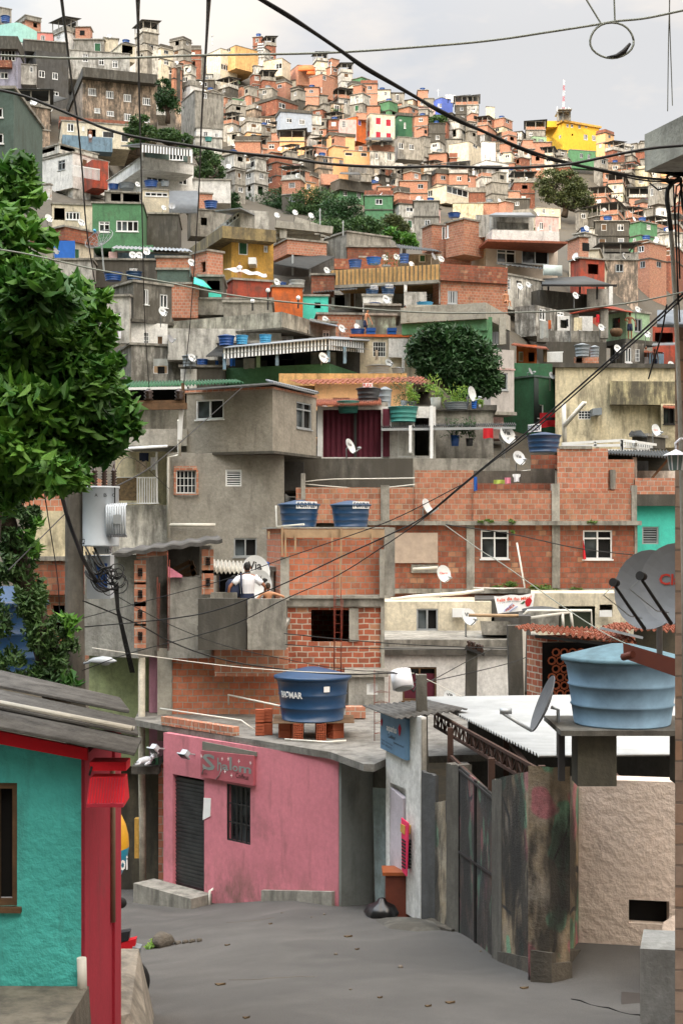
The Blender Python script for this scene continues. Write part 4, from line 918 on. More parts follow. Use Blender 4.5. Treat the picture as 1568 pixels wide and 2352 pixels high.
mb.build('front_wall',TURD,th_);place_window(th_,(wx0,13.0,wz0),Vector((1,0,0)),wx1-wx0,wz1-wz0,'s:br',False)
zr_=zl(xR);MB().hexa([(xR-.06,13.02,-6),(xR,12.96,-6),(xR+.0,15.1,-6),(xR-.12,15.1,-6),(xR-.06,13.02,zr_),(xR,12.96,zr_),(xR,15.1,zr_+.02),(xR-.12,15.1,zr_+.02)]).build('side_wall',RED,th_)
MB().box(xR-.01,14.5,-6.1,xR+.03,14.75,zr_).build('door_jamb',RED,th_);MB().tube([(xR+.02,14.42,-4),(xR+.02,14.42,-3),(xR+.02,14.4,-2.3)],.03,8).build('downpipe',simple('old_brown_pipe','#8c7660',.7),th_)
MB().box(xL,13.05,-6,xR-.1,15.0,g.zb+.01).build('floor',CONC,th_)
fa,fb_=P(-80,1694,12.75),P(201,1747,12.75);MB().hexa([fa,fb_,fb_+Vector((0,.06,0)),fa+Vector((0,.06,0)),fa+Vector((0,0,.12)),fb_+Vector((0,0,.11)),fb_+Vector((0,.06,.11)),fa+Vector((0,.06,.12))]).build('fascia_board',REB,th_)
tz=lambda x,y:-1.98+(-1.86-x)*.195-(y-12.55)*.03
def rs(x0,x1,y0,y1,dz,m,nm='roof_sheet',w=7,tp=.1):return sheet(th_,(x1,y0,tz(x1,y0)+dz),(x1-tp,y1,tz(x1,y1)+dz),(x0,y1,tz(x0,y1)+dz),(x0,y0,tz(x0,y0)+dz),m,w,.022,.02,name=nm)
rs(-4.6,-1.86,12.55,13.7,.02,FC,w=8);rs(-4.6,-1.98,13.6,15.1,.05,FC,w=7,tp=.26);rs(-4.8,-2.28,15.0,16.7,.08,FC,w=8,tp=.38);rs(-3.9,-2.05,13.62,13.86,.085,FCL,'pale_ridge_strip',1,0)
o=MB().hexa([(-4.8,9.5,-6),(xR+.13,9.5,-6),(xR+.1,13.2,-6),(-4.8,13.2,-6),(-4.8,9.5,-4.19),(xR-.0,9.5,-4.19),(xR+.04,12.95,-4.19),(-4.8,12.98,-4.19)]).build('terrace_slab',plaster('mossy_terrace_concrete','#7f786c',.7,bmp=.02),None,loc=(-3,11,-4.3));setp(o,'worn concrete terrace in front of the teal wall','terrace')
MB().tube([P(190,2290,12.9),P(188,2200,12.9)],.045,8).build('corner_pipe',PVC,th_)
ab=thing('shop_lightbox',P(245,1845,12.5),'small bright red ribbed light box on the crimson wall','light box')
mb=MB();bx0,bx1=P(202,0,12.6).x,P(286,0,12.6).x;zt_,zb_=P(0,1790,12.6).z,P(0,1846,12.6).z
mb.hexa([(bx0,12.55,zb_),(bx1,12.6,zb_-.02),(bx1,12.9,zb_),(bx0,12.9,zb_),(bx0+.01,12.7,zt_),(bx1-.02,12.75,zt_),(bx1-.02,12.9,zt_),(bx0+.01,12.9,zt_)]);mb.build('casing',REB,ab)
mb=MB()
for i in range(13):x=bx0+(bx1-bx0)*(i+.2)/13;mb.bar((x,12.545,zb_+.01),(x,12.69,zt_),.008)
mb.box(bx0,12.53,zb_-.02,bx1,12.6,zb_+.01);mb.build('ribs',RED,ab);MB().box(bx0,12.7,zt_+.06,bx1,12.95,zt_+.14).build('top_shelf',REB,ab);MB().tube([(bx0+.02,12.7,zt_+.1),(bx0+.0,12.68,zt_+.02)],.012).build('cable',CBL,ab)

# phone booth and motorcycle half hidden behind the crimson wall
def teardrop():
    c=P(238,1945,19.6);t=thing('phone_booth',Vector((c.x,c.y,gz(c.x,c.y))),'egg shaped blue and yellow public telephone hood behind the crimson wall','phone booth');mb=MB();n,k=22,12
    for j in range(k+1):
        a=math.pi*j/k;z=.62*math.cos(a);r=.40*math.sin(a)*(1-.18*(z<0)*abs(z))
        for i in range(n):b=2*math.pi*i/n;mb.v.append(c+Vector((r*math.cos(b)*.9,r*math.sin(b),z*.98)))
    for j in range(k):
        for i in range(n):
            b=2*math.pi*(i+.5)/n
            if math.sin(b)>.75:continue
            mb.smooth.add(len(mb.f));q=(j*n+i,(j+1)*n+i,(j+1)*n+(i+1)%n,j*n+(i+1)%n);mb.f.append(q);mb.m.append(1 if (math.cos(b)>.30 and 2<=j<=5)else 0)
    mb.build('hood',[simple('booth_blue','#2b8fae',.4),simple('booth_yellow','#e0a62a',.4)],t);MB().tube([(c.x,c.y+.1,gz(c.x,c.y)-.1),(c.x,c.y+.1,c.z+.3)],.05,8).build('post',DKF,t)
    MB().box(c.x-.12,c.y-.05,c.z-.3,c.x+.12,c.y+.1,c.z+.15).build('telephone',DKF,t);letter(t,'oi',lambda a,b:c+Vector((.27+.10*a,-.245+.06*a,-.28+.2*b)),TXW,'lettering',.02)
teardrop()
def moto():
    c=P(285,2120,18.6);zg_=gz(c.x,c.y);t=thing('motorcycle',(c.x-.35,c.y,zg_),'parked motorcycle, only its dark seat tail and mirror past the crimson wall','motorcycle');X=c.x-.35;Y=18.6
    def w(x):a=MB();pr=[(.20,-.05),(.29,-.05),(.30,0),(.29,.05),(.20,.05),(.20,-.05)];a.lathe(pr,24);a.v=[Vector((x+v.x,Y+v.z,zg_+.3+v.y))for v in a.v];return a
    for x in (X-.75,X+.40):tw=w(x).build('wheel',CBL,t);MB().tube([(x,Y-.06,zg_+.3),(x,Y+.06,zg_+.3)],.05,8).build('hub',AL,tw)
    mb=MB();mb.hexa([(X-.35,Y-.12,zg_+.72),(X+.42,Y-.08,zg_+.86),(X+.42,Y+.08,zg_+.86),(X-.35,Y+.12,zg_+.72),(X-.35,Y-.1,zg_+.86),(X+.44,Y-.07,zg_+.98),(X+.44,Y+.07,zg_+.98),(X-.35,Y+.1,zg_+.86)]);mb.build('seat',simple('seat_vinyl','#25252b',.4),t)
    mb=MB();mb.hexa([(X+.1,Y-.11,zg_+.62),(X+.5,Y-.06,zg_+.76),(X+.5,Y+.06,zg_+.76),(X+.1,Y+.11,zg_+.62),(X+.1,Y-.12,zg_+.76),(X+.52,Y-.06,zg_+.88),(X+.52,Y+.06,zg_+.88),(X+.1,Y+.12,zg_+.76)]);mb.build('tail_panel',REB,t)
    MB().obox((X+.42,Y-.10,zg_+.5),(.10,0,-.02),(0,.2,0),(.06,0,.28)).build('tail_lamp',TGY,t);MB().obox((X+.30,Y-.09,zg_+.18),(.26,0,0),(0,.18,0),(-.02,0,.46)).build('mudguard',WOOD,t)
    MB().tube([(X-.35,Y,zg_+.3),(X+.4,Y,zg_+.35),(X+.15,Y,zg_+.7),(X-.5,Y,zg_+.85),(X-.75,Y,zg_+.3)],.03).build('frame',DKF,t);MB().hexa([(X-.75,Y-.14,zg_+.72),(X-.35,Y-.12,zg_+.7),(X-.35,Y+.12,zg_+.7),(X-.75,Y+.14,zg_+.72),(X-.7,Y-.1,zg_+1),(X-.36,Y-.1,zg_+.92),(X-.36,Y+.1,zg_+.92),(X-.7,Y+.1,zg_+1)]).build('fuel_tank',REB,t)
    MB().tube([(X-.62,Y-.35,zg_+1.08),(X-.7,Y,zg_+1.0),(X-.62,Y+.35,zg_+1.08)],.016).build('handlebar',DKF,t)
    mr=MB();q=Vector((X+.36,Y-.3,zg_+1.42));mr.tube([(X-.1,Y-.3,zg_+1.35),q],.009);mr.lathe([(0,-.012),(.07,-.01),(.075,.0),(0,.012)],16);k=len(mr.v)-64
    for i in range(k,len(mr.v)):v=mr.v[i];mr.v[i]=q+Vector((v.x,v.z,v.y))
    mr.build('mirror',DKF,t)
moto()
# alley walls behind
al=thing('alley_house',P(300,2050,35),'dark stained house wall at the bend of the street','house')
g=geo('d',35,225,225,372,1745,2075,th=90,dep=1.5);blk(al,g,plaster('dirty_alley_wall','#77705f',1.0),[(255,1800,278,2040,'p:dk')],roof=None)
g=geo('d',34.6,205,205,347,1490,1760,th=90,dep=1.5);blk(al,g,OLV,[],roof='slab',rm=CONCD,name='upper_wall');g=geo('d',34.3,343,343,364,1500,1745,th=90,dep=1);blk(al,g,plaster('faded_pink_strip','#c793ab',.2),[],roof=None,name='pink_strip')
MB().box(P(305,0,33.2).x,33.0,P(0,1775,33.2).z,P(368,0,33.2).x,34.5,P(0,1757,33.2).z).build('ledge',CONCD,al)
o=MB().tube([P(328,2055,33.6),P(328,1900,33.6),P(326,1780,33.6),P(326,1510,33.6)],.085,12).build('downpipe',plaster('dirty_white_pipe','#cfc7b5',.5),al)
jg=thing('jug',P(356,1757,33.0),'green and white plastic jug on the grey ledge','jug');MB().box(P(345,0,33).x,32.95,P(0,1757,33).z+.01,P(364,0,33).x,33.15,P(0,1740,33).z).build('body',GRD,jg);MB().box(P(346,0,33).x,32.96,P(0,1740,33).z,P(363,0,33).x,33.14,P(0,1724,33).z).build('top',TWG,jg)
c_=P(332,1757,32.9);ct=thing('cat',c_,'white and black cat crouching on the grey ledge','cat')
mb=MB();mb.tube([c_+Vector(v)for v in ((-.17,0,.05),(-.10,0,.09),(.04,0,.12),(.16,0,.13),(.20,0,.12))],[.03,.065,.085,.075,.02],12);mb.tube([c_+Vector(v)for v in ((-.08,-.05,.08),(-.12,-.07,.03),(-.20,-.08,.02))],[.03,.022,.02],8);mb.tube([c_+Vector(v)for v in ((.15,-.05,.08),(.05,-.08,.03),(.02,-.09,.02))],[.04,.03,.02],8);mb.lathe([(0,-.06),(.045,-.04),(.058,0),(.04,.045),(0,.055)],12,c_+Vector((.20,-.04,.20)));mb.tube([c_+Vector((.17,-.05,.24)),c_+Vector((.165,-.05,.29))],[.02,.003],5);mb.tube([c_+Vector((.23,-.05,.24)),c_+Vector((.24,-.05,.29))],[.02,.003],5)
mb.build('body',CLW,ct,smooth=True);MB().tube([c_+Vector(v)for v in ((.18,.02,.14),(.25,.02,.10),(.24,0,.04),(.12,-.1,.015))],[.02,.02,.018,.012],8).build('tail',CBK,ct)
g=geo('S4',33.4,985,985,1030,740,1500,th=90,dep=1);bs=house('brick_pier',g,'narrow strip of bare bricks left of the roller shutter','pier');blk(bs,g,BR,[],roof=None)
o=MB().box(P(312,0,33.9).x,33.7,P(0,1965,34).z,P(329,0,33.9).x,33.9,P(0,1875,34).z).build('meter_box',YEL,None,loc=P(320,1920,34));setp(o,'yellow meter box on the dark alley wall','meter box')
# houses seen behind the pole
g=geo('S1',41,60,60,560,270,510,th=90,dep=4);h=house('brick_house',g,'bare brick house behind the transformer pole');blk(h,g,BRO,[],roof=None)
g=geo('S1',40.8,160,160,560,505,835,th=90,dep=4);blk(h,g,CRM,[(290,600,300,602,'o')],roof=None,name='lower_wall');g=geo('S1',40.6,180,180,620,835,1060,th=90,dep=4);blk(h,g,BRD,[],roof='slab',name='base_wall');g=geo('S1',41,240,240,560,1060,1500,th=90,dep=4);blk(h,g,BR,[(350,1130,440,1300,'o')],roof=None,name='base_wall')

# ------------------------------------------------------------------ transformer pole
PY=23.0
tp=thing('utility_pole',P(170,1650,PY),'thick concrete utility pole carrying the grey transformer','utility pole','utility poles')
MB().tube([P(176,1760,PY),P(172,1400,PY),P(170,1100,PY),P(167,700,PY)],[.17,.16,.14,.12],16).build('shaft',plaster('pole_grey_concrete','#7a746a',.7,bs=14),tp)
MB().bar(P(80,985,PY),P(262,985,PY),.1).build('crossarm',WOOD,tp)
tf=thing('transformer',P(232,1255,PY),'pale grey pole transformer with ribbed cooling fins','transformer');c=P(232,1255,PY-.1);r=41/F*PY;zt=P(0,1118,PY).z
MB().lathe([(0,0),(r,0),(r*1.02,.015),(r*1.02,.03),(r,.04),(r,zt-c.z-.04),(r*1.05,zt-c.z-.03),(r*1.05,zt-c.z),(0,zt-c.z)],36,c,smooth=True).build('tank_body',XF,tf)
fz0,fz1=P(0,1232,PY).z,P(0,1158,PY).z
for i in range(9):
    x=P(248+i*5.2,0,PY-.35).x;pts=[(x,PY-.30,fz1),(x,PY-.50+abs(i-4)*.012,fz1-.05),(x,PY-.52+abs(i-4)*.012,(fz0+fz1)/2),(x,PY-.50+abs(i-4)*.012,fz0+.05),(x,PY-.30,fz0)];MB().tube(pts,.019,6).build('cooling_fin',XF,tf)
MB().box(P(261,0,22.45).x,22.43,P(0,1203,22.45).z,P(279,0,22.45).x,22.46,P(0,1182,22.45).z).build('plate',AL,tf)
for i,(x,s)in enumerate(((222,'A'),(243,'B'),(262,'C'))):
    q=P(x,1141,PY-.1-math.sqrt(max(0,r*r-((x-232)/F*PY)**2))-.012);letter(tf,s,lambda a,b:q+Vector((-.03+.05*a,0,.055*b)),TXT)
    bx=P(218+i*22,1118,PY-.1);mb=MB();pr=[(.028,0)]
    for k in range(6):pr+=[(.055,.03+k*.045),(.03,.05+k*.045)]
    mb.lathe(pr+[(.015,.34),(.015,.4),(0,.4)],14,bx);mb.build('bushing',simple('dark_porcelain','#3a2a24',.25)if i==0 else MATS['dark_porcelain'],tf);MB().bar(bx+Vector((.05,-r+.08,-.02)),bx+Vector((.05,-r+.08,-.30)),.02).build('clip',DKF,tf)
letter(tf,'12 kV',lambda a,b:P(190,1250,PY)+Vector((.30*a,-.25-.12*a,.09*b)),TXT);MB().box(P(222,0,PY).x,22.8,P(0,1273,PY).z,P(257,0,PY).x,23.05,P(0,1255,PY).z).build('lower_plate',XF,tf);letter(tf,'13.2',lambda a,b:P(242,1270,22.78)+Vector((.10*a,0,.07*b)),TXT)
cb=thing('control_box',P(228,1378,PY),'blue and grey electrical box under the transformer','electrical box');MB().box(P(202,0,23.2).x,23.1,P(0,1376,23).z,P(256,0,23.2).x,23.5,P(0,1276,23).z).build('casing',XF,cb);MB().box(P(222,0,23.1).x,23.06,P(0,1350,23).z,P(247,0,23.1).x,23.1,P(0,1294,23).z).build('door',TBL,cb)
rg=random.Random(5);mb=MB()
for i in range(16):
    a=P(rg.uniform(190,225),rg.uniform(1250,1330),PY-.3);b=P(rg.uniform(235,275),rg.uniform(1300,1355),PY-.35);mid=(a+b)/2+Vector((rg.uniform(-.1,.1),-.1,-rg.uniform(.1,.5)));q=[]
    for k in range(9):t_=k/8;q.append(a*(1-t_)**2+mid*2*t_*(1-t_)+b*t_**2)
    mb.tube(q,rg.uniform(.008,.02),5)
for i in range(9):
    c=P(rg.uniform(240,275),rg.uniform(1305,1350),PY-.38);rr=rg.uniform(.05,.14);mb.tube([c+Vector((rr*math.cos(a),.05*math.sin(2*a),rr*math.sin(a)))for a in [k*.52 for k in range(13)]],.009,5)
for i in range(4):mb.tube([P(262+i*3,1340,PY-.3),P(268+i*2,1400,PY-.3),P(285+i*3,1480,PY-.2),P(300+i*3,1545,PY)],.011,5)
setp(mb.build('cable_tangle',CBL,None,loc=P(250,1330,PY-.3)),'tangle of black cables beside the blue electrical box','cables')
sl_p=thing('street_lamp',P(180,1520,PY),'grey cobra head street lamp on the utility pole','street lamp')
mb=MB();c=P(236,1519,PY-.2);k=64/F*22.8;n=16
for (s,w,h0,h1)in ((-.5,.02,0,.02),(-.35,.055,-.02,.06),(0,.09,-.035,.085),(.3,.08,-.03,.07),(.5,.01,-.005,.01)):
    for j in range(n):a=2*math.pi*j/n;mb.v.append(c+Vector((s*k,math.cos(a)*w,(h1 if math.sin(a)>0 else -h0)*math.sin(a))))
for i in range(4):
    for j in range(n):a=i*n+j;b=i*n+(j+1)%n;mb.smooth.add(len(mb.f));mb.f.append((a,b,b+n,a+n));mb.m.append(0)
mb.build('lamp_head',XF,sl_p);MB().lathe([(0,-.05),(.06,-.04),(.075,0)],14,c+Vector((.05,0,-.02))).build('lens',TWG,sl_p);MB().tube([P(178,1525,PY),P(205,1522,PY-.1),c+Vector((-k*.45,0,0))],.022,8).build('arm',XF,sl_p)

# ------------------------------------------------------------------ right edge: tiled building, canopy, lantern, dishes, tank, white roof
rb_=thing('tiled_building',P(1560,1500,10.5),'tile clad building corner at the edge of the street','building')
g=geo('d',10.6,1549,1549,1800,735,2400,th=93,dep=1.2);g.L=Vector((.26,1,0));blk(rb_,g,TILE,[],roof=None)
sheet(rb_,P(1508,745,10.3),P(1508,715,11.6),P(1700,715,11.6),P(1700,745,10.3),ZN,6,.03,name='roof_sheet')
cn=thing('concrete_canopy',P(1560,330,10),'thick pale concrete canopy slab jutting out above the street','canopy');A_,B_,C_=Q('R3',1312,890,10),Q('R3',1900,330,9),Q('R3',1900,890,10.8);A2=Q('R3',1320,1136,10)
hh=A_.z-A2.z;dn=Vector((0,0,hh));cv=Vector((2.6,.02,0));b2=Vector((B_.x,B_.y,A_.z));mb=MB();pts=[A_,b2,b2+Vector((1,1.6,0)),A_+cv]
for P0 in (pts,):mb.v=[p for p in P0]+[p-dn for p in P0];mb.f=[(0,3,2,1)[::-1],(4,5,6,7)[::-1],(0,4,5,1),(1,5,6,2),(2,6,7,3),(3,7,4,0)];mb.m=[0]*6
mb.build('slab',plaster('canopy_concrete','#b7b8ae',.55),cn);
ln_=thing('wall_lantern',P(1550,1085,9.9),'white wrought wall lantern with greenish glass','lantern');c=P(1551,1080,9.9);s=1/F*9.9
MB().lathe([(30*s,34*s),(14*s,42*s),(5*s,46*s),(0,50*s)],8,c,smooth=False).build('cap',CLW,ln_);MB().lathe([(0,0),(14*s,0),(19*s,34*s),(0,34*s)],8,c,smooth=False).build('glass',GLG,ln_)
mb=MB()
for j in range(8):a=2*math.pi*j/8;mb.bar(c+Vector((14.5*s*math.cos(a),14.5*s*math.sin(a),0)),c+Vector((19.5*s*math.cos(a),19.5*s*math.sin(a),34*s)),.007)
mb.build('cage',CLW,ln_);MB().tube([c+Vector((0,0,50*s)),c+Vector((-.005,0,62*s)),c+Vector((.03,0,72*s)),c+Vector((.10,.05,74*s))],.008,6).build('bracket',CLW,ln_)
lp_=thing('leaning_conduit',P(1567,1500,10.2),'pale leaning conduit pipe wrapped with black cables','pipe');MB().tube([P(1530,440,10.2),P(1542,560,10.2),P(1552,740,10.2),P(1562,1000,10.2),P(1568,1300,10.2),P(1572,1800,10.2)],.017,8).build('pipe',CONCL,lp_)
def clo(c,rx,rz,r,n=20):return MB().tube([c+Vector((rx*math.cos(a),.03*math.sin(3*a),rz*math.sin(a)))for a in [2*math.pi*i/n for i in range(n+1)]],r,6)
mb=MB();k=10/F
for (pts,r)in (([(1562,410),(1545,418),(1532,435),(1530,460),(1535,490),(1540,530)],.017),([(1566,415),(1552,430),(1549,470),(1552,560),(1556,700)],.006),([(1570,420),(1560,440),(1556,500),(1560,640)],.006),([(1545,418),(1548,500),(1554,620),(1560,740)],.005),([(1490,420),(1510,436),(1535,430),(1560,412)],.006),([(1562,412),(1566,470),(1575,520)],.010)):mb.tube([P(x,y,9.9)for x,y in pts],r,6)
mb.tube([P(1545+18*math.cos(a)*(1+.2*math.sin(5*a)),412+9*math.sin(a)*(1+.3*math.cos(3*a)),9.9+.03*math.sin(9*a))for a in [i*.35 for i in range(40)]],.009,5)
setp(mb.build('cable_bundle',CBL,None,loc=P(1550,420,9.9)),'knot of black cables tied under the concrete canopy','cables')
bmz=thing('timber_beam',P(1500,1510,11),'weathered dark red timber beam under the two big dishes','beam');MB().hexa([Q('S3',1172,1480,11.2),Q('S3',1900,1735,10.2),Q('S3',1900,1735,10.4),Q('S3',1172,1480,11.4),Q('S3',1170,1378,11.2),Q('S3',1900,1600,10.2),Q('S3',1900,1600,10.4),Q('S3',1170,1378,11.4)]).build('beam',DWOOD,bmz)
MB().tube([Q('S3',1170,1473,11.1),Q('S3',1235,1455,11.0)],.03,8).build('peg',DWOOD,bmz)
MB().tube([Q('S3',1560,1700,10.9),Q('S3',1590,2100,10.9),Q('S3',1625,3200,10.9)],.028,8).build('post',simple('rusty_post','#4d3d33',.8),bmz)
def bigdish(c,dia,yaw,lab,brand):
    t=dish(c,dia,yaw,8,lab,brand,.25,DSG,arm=0,group='big dishes above the timber beam');Rm=Matrix.Rotation(R(yaw),3,'Z')@ Matrix.Rotation(R(-8),3,'X');ux,un,uz=Rm @ Vector((1,0,0)),Rm @ Vector((0,-1,0)),Rm @ Vector((0,0,1))
    b=c-uz*dia*.53+un*.02;f=c+un*dia*.95-uz*dia*.02;MB().tube([b,b.lerp(f,.3)-uz*.01,f-uz*.03],[.017,.014,.012],8).build('feed_arm',DKF,t);MB().tube([f-un*.02,f+un*.05],[.03,.035],12).build('feed_horn',DKF,t);MB().tube([f,f-uz*.1-ux*.1,f.lerp(b,.5)-uz*.08,b.lerp(f,.1)+uz*.05],.004,5).build('lead',TWG,t)
bigdish(Q('S3',1510,985,11.0),.60,-38,'bigger dish with red writing above the timber beam',('Claro',.50,.15,.06,TXR));bigdish(Q('S3',1335,1025,11.6),.62,-38,'dish half hidden behind the one with red writing',None)
# big faded tank on piers
tk=tank((2.79+.93,18.5,P(0,1661,18.5).z),1.56,.93,TFD,'huge faded pale blue water tank on black concrete piers',None,n=40)
tk.children[1].data.materials[0]=simple('dirty_tank_lid','#5f7f8c',.8,var=.6,scale=3)
z=P(0,1661,18.5).z;pr_=thing('tank_stand',(3.72,18.5,z-.7),'blackened slab and piers carrying the faded blue tank','stand');MB().box(2.8,17.8,z-.07,4.7,19.3,z-.002).build('slab',CONCD,pr_)
for x0,x1 in ((3.05,3.55),(4.35,4.75)):MB().box(x0,18.0,z-.75,x1,18.5,z-.07).build('pier',plaster('mossy_pier','#5d5a4c',.9)if 'mossy_pier' not in MATS else MATS['mossy_pier'],pr_)
MB().box(2.82,18.1,z-.7,2.9,18.2,z-.07).build('prop',DKF,pr_)
dish(Q('S6',862,290,18.6),.74,-90,22,'dark dish seen edge on beside the faded blue tank',None,.35,simple('dull_dark_dish','#5f6164',.6),arm=1)
# white corrugated roof over the gate
WRF=simple('light_roof_metal','#b2b3b2',.6,.05,.3,1.2);wr=thing('metal_roof',(4,24,-3.4),'large white corrugated metal roof sloping over the gate','roof')
sheet(wr,(1.70,28.6,-3.33),(3.02,21.35,-3.37),(9.5,21.35,-3.30),(9.5,28.6,-3.22),WRF,30,.04,.012,name='roof_sheet')
mb=MB();a0,a1=Vector((1.82,27.3,-3.47)),Vector((3.05,20.4,-3.52));dz=Vector((0,0,.26));mb.bar(a0,a1,.05);mb.bar(a0-dz,a1-dz,.05);n=26
for i in range(n):p,q=a0.lerp(a1,i/n),a0.lerp(a1,(i+1)/n);mb.bar(p-(dz if i%2 else dz*0),q-(dz*0 if i%2 else dz),.022);mb.bar(p,p-dz,.03)
mb.build('truss',IRON,wr)
mb=MB();b0,b1=Vector((1.96,24.9,-3.95)),Vector((2.35,21.6,-4.05));mb.bar(b0,b1,.05);mb.bar(b0-dz,b1-dz,.05)
for i in range(12):p,q=b0.lerp(b1,i/12),b0.lerp(b1,(i+1)/12);mb.bar(p-(dz if i%2 else dz*0),q-(dz*0 if i%2 else dz),.02);mb.bar(p,p-dz,.025)
mb.build('lower_truss',IRON,wr)
for x,y,zb in ((1.95,25.0,-5),(2.32,21.6,-5),(3.0,20.9,-4.2),(6,20.6,-5),(3.3,28.0,-5)):MB().bar((x,y,zb),(x,y,-3.45),.10).build('post',IRON,wr)
for i in range(5):MB().bar((2.9+i*1.2,20.6,-3.6),(2.9+i*1.2,28.3,-3.5),.06).build('rafter',IRON,wr)
yd=thing('gate_yard',(4,25,-6),'dark covered yard behind the gate and stucco wall','yard');MB().box(2.6,28.6,-7,9.5,28.8,-3.35).build('rear_wall',DGY,yd);MB().box(4.5,22.5,-6.0,9.5,28.6,-5.9).build('floor',CONCD,yd)

# ------------------------------------------------------------------ leafy tree at the left edge
LT=thing('leafy_tree',P(60,1700,12.5),'big bright green leafy tree at the edge of the photo','tree');rg=random.Random(11)
lb=[(-10,1140,50,60),(40,1090,80,60),(130,1090,80,45),(0,990,80,90),(255,1010,50,45),(200,880,90,80),(30,420,55,75),(15,560,95,90),(80,680,105,85),(175,700,60,65),(60,800,120,90),(170,830,95,85),(215,760,45,60),(100,930,130,90),(215,930,75,70),(60,1030,95,70),(170,1030,85,60),(250,960,50,60),(150,960,120,80),(20,660,70,80),(10,900,80,120),(235,880,42,70)]
mb=MB()
for x,y,rx,ry in lb:
    Y=12.3+rg.uniform(-.6,.9);k=Y/F;leafcloud(mb,[(P(x,y,Y),(rx*k,rx*k*1.1,ry*k))],int(rx*ry*.125),.138,rg,.46,.5,.30,'oval')
for x,y in ((290,965),(300,930),(305,985),(270,1000),(255,735),(235,690),(110,545),(75,450),(60,410),(270,900),(262,840)):leafcloud(mb,[(P(x,y,12.2),(.10,.12,.12))],26,.145,rg,.45,.6,.1,'oval')
mb.build('crown',LFN,LT)
tb=MB();tb.tube([P(-60,2300,13.4),P(-45,1500,13),P(-30,1250,13),P(-10,1050,12.8),P(40,900,12.5)],[.16,.14,.12,.1,.06],12)
for x,y in ((170,930),(60,700),(180,780),(30,560),(210,960)):tb.tube([P(-20,1150,13),P((-20+x)/2,(1150+y)/2+30,12.7),P(x,y,12.4)],[.05,.03,.012],8)
tb.build('trunk',BARK,LT)
vt=thing('ivy_covered_trunk',P(110,1600,19),'leaning trunk overgrown with creepers above the grey roof','tree');MB().tube([P(135,1620,19),P(110,1500,19),P(60,1350,19),P(10,1180,18.8),P(-20,1000,18.6)],[.2,.18,.15,.13,.11],12).build('trunk',BARK,vt)
mb=MB();leafcloud(mb,[(P(x,y,18.8),(rx*.0059,.3,ry*.0059))for x,y,rx,ry in ((120,1540,50,50),(100,1450,45,60),(70,1370,40,60),(50,1280,45,50),(30,1200,50,50),(160,1500,28,40),(45,1120,40,40),(140,1430,30,35),(60,1180,35,30),(-5,1420,40,70),(0,1290,40,60),(90,1560,60,30),(20,1520,40,40))],6500,.10,rg,.5);mb.build('creepers',LFH,vt)
mb=MB();leafcloud(mb,[(P(x,y,18.6),(.14,.12,.14))for x,y in ((150,1425,),(165,1440),(80,1265),(60,1230),(90,1210),(165,1570),(150,1555))],160,.18,rg,.4);mb.build('leaves',LFN,vt)
tank(P(18,1560,22),1.25,1.3,TDB,'blue tank behind the creepers over the grey roof',None)

# unseen houses added on either side of and behind the viewer to shade the street
for x0,x1,y0,y1,zt_,m_,lb in ((-10,-4.9,-8,10.5,5.5,WHG,'unseen pale grey house added to shade the street from the west'),(3.6,10,-8,9.0,6.0,TILE,'unseen tiled house added to shade the street under the canopy'),(-7,7,-16,-9,3.0,CRL,'unseen cream house added behind the viewpoint to shade the street')):
    h=thing('shading_house',((x0+x1)/2,y1,-7),lb,'house');MB().box(x0,y0,-8,x1,y1,zt_).build('wall',m_,h);MB().box(x0-.2,y0-.2,zt_,x1+.2,y1+.2,zt_+.15).build('roof',CONC,h)
    for z in (-3.5,-.5,2.2):MB().box((x1 if x0<-8 else x0)-.03,4,z,(x1 if x0<-8 else x0)+.03,5.2,z+1.1).build('window',GL,h)
# ------------------------------------------------------------------ houses of the middle ground, one by one
LMK=[] # landmarks for naming what stands near them: (x, y, phrase)
def H(label,r,Y,xl,xc,xr,yt,yb,m,wins=(),name='house',lm=None,cat='house',th=None,dep=None,**kw):
    g=geo(r,Y,xl,xc,xr,yt,yb,th,dep);h=thing(name,g.C,label,cat);blk(h,g,m,wins,far=Y>92,**kw);g.root=h
    if lm:LMK.append(((X_(r,xl)+X_(r,xr))/2,(Y_(r,yt)+Y_(r,yb))/2,lm))
    return h,g
def A(h,r,Y,xl,xc,xr,yt,yb,m,wins=(),th=None,dep=None,**kw):
    g=geo(r,Y,xl,xc,xr,yt,yb,th,dep);blk(h,g,m,wins,far=Y>92,**kw);g.root=h;return g
def posts(h,r,Y,pts,m=CONC,w=.18,name='post'):
    for x,y0,y1 in pts:MB().bar(Q(r,x,y1,Y),Q(r,x,y0,Y),w).build(name,m,h)
def roofq(h,r,pts,m,waves=8,amp=.03,name='roof_sheet',th=.015):
    """pts: four (x, y, Y)"""
    return sheet(h,*[Q(r,*p)for p in pts],m,waves,amp,th,name)
def T(r,x,y,w,hh,Y,m,label,brand=None,**k):
    """tank whose foot centre is at x, y, w and hh wide and high in picture units"""
    s=REG[r][2];w,hh=w*RY(X_(r,x),Y)/Y,hh*RY(X_(r,x),Y)/Y;return tank(Q(r,x,y,Y),w/s/F*Y*.96,hh/s/F*Y*.90,m,label,brand,n=24 if Y<60 else 14,**k)
FT=lambda Y,w,ang:('FORTLEV',w,.45*1.0,.60*1.0,True)

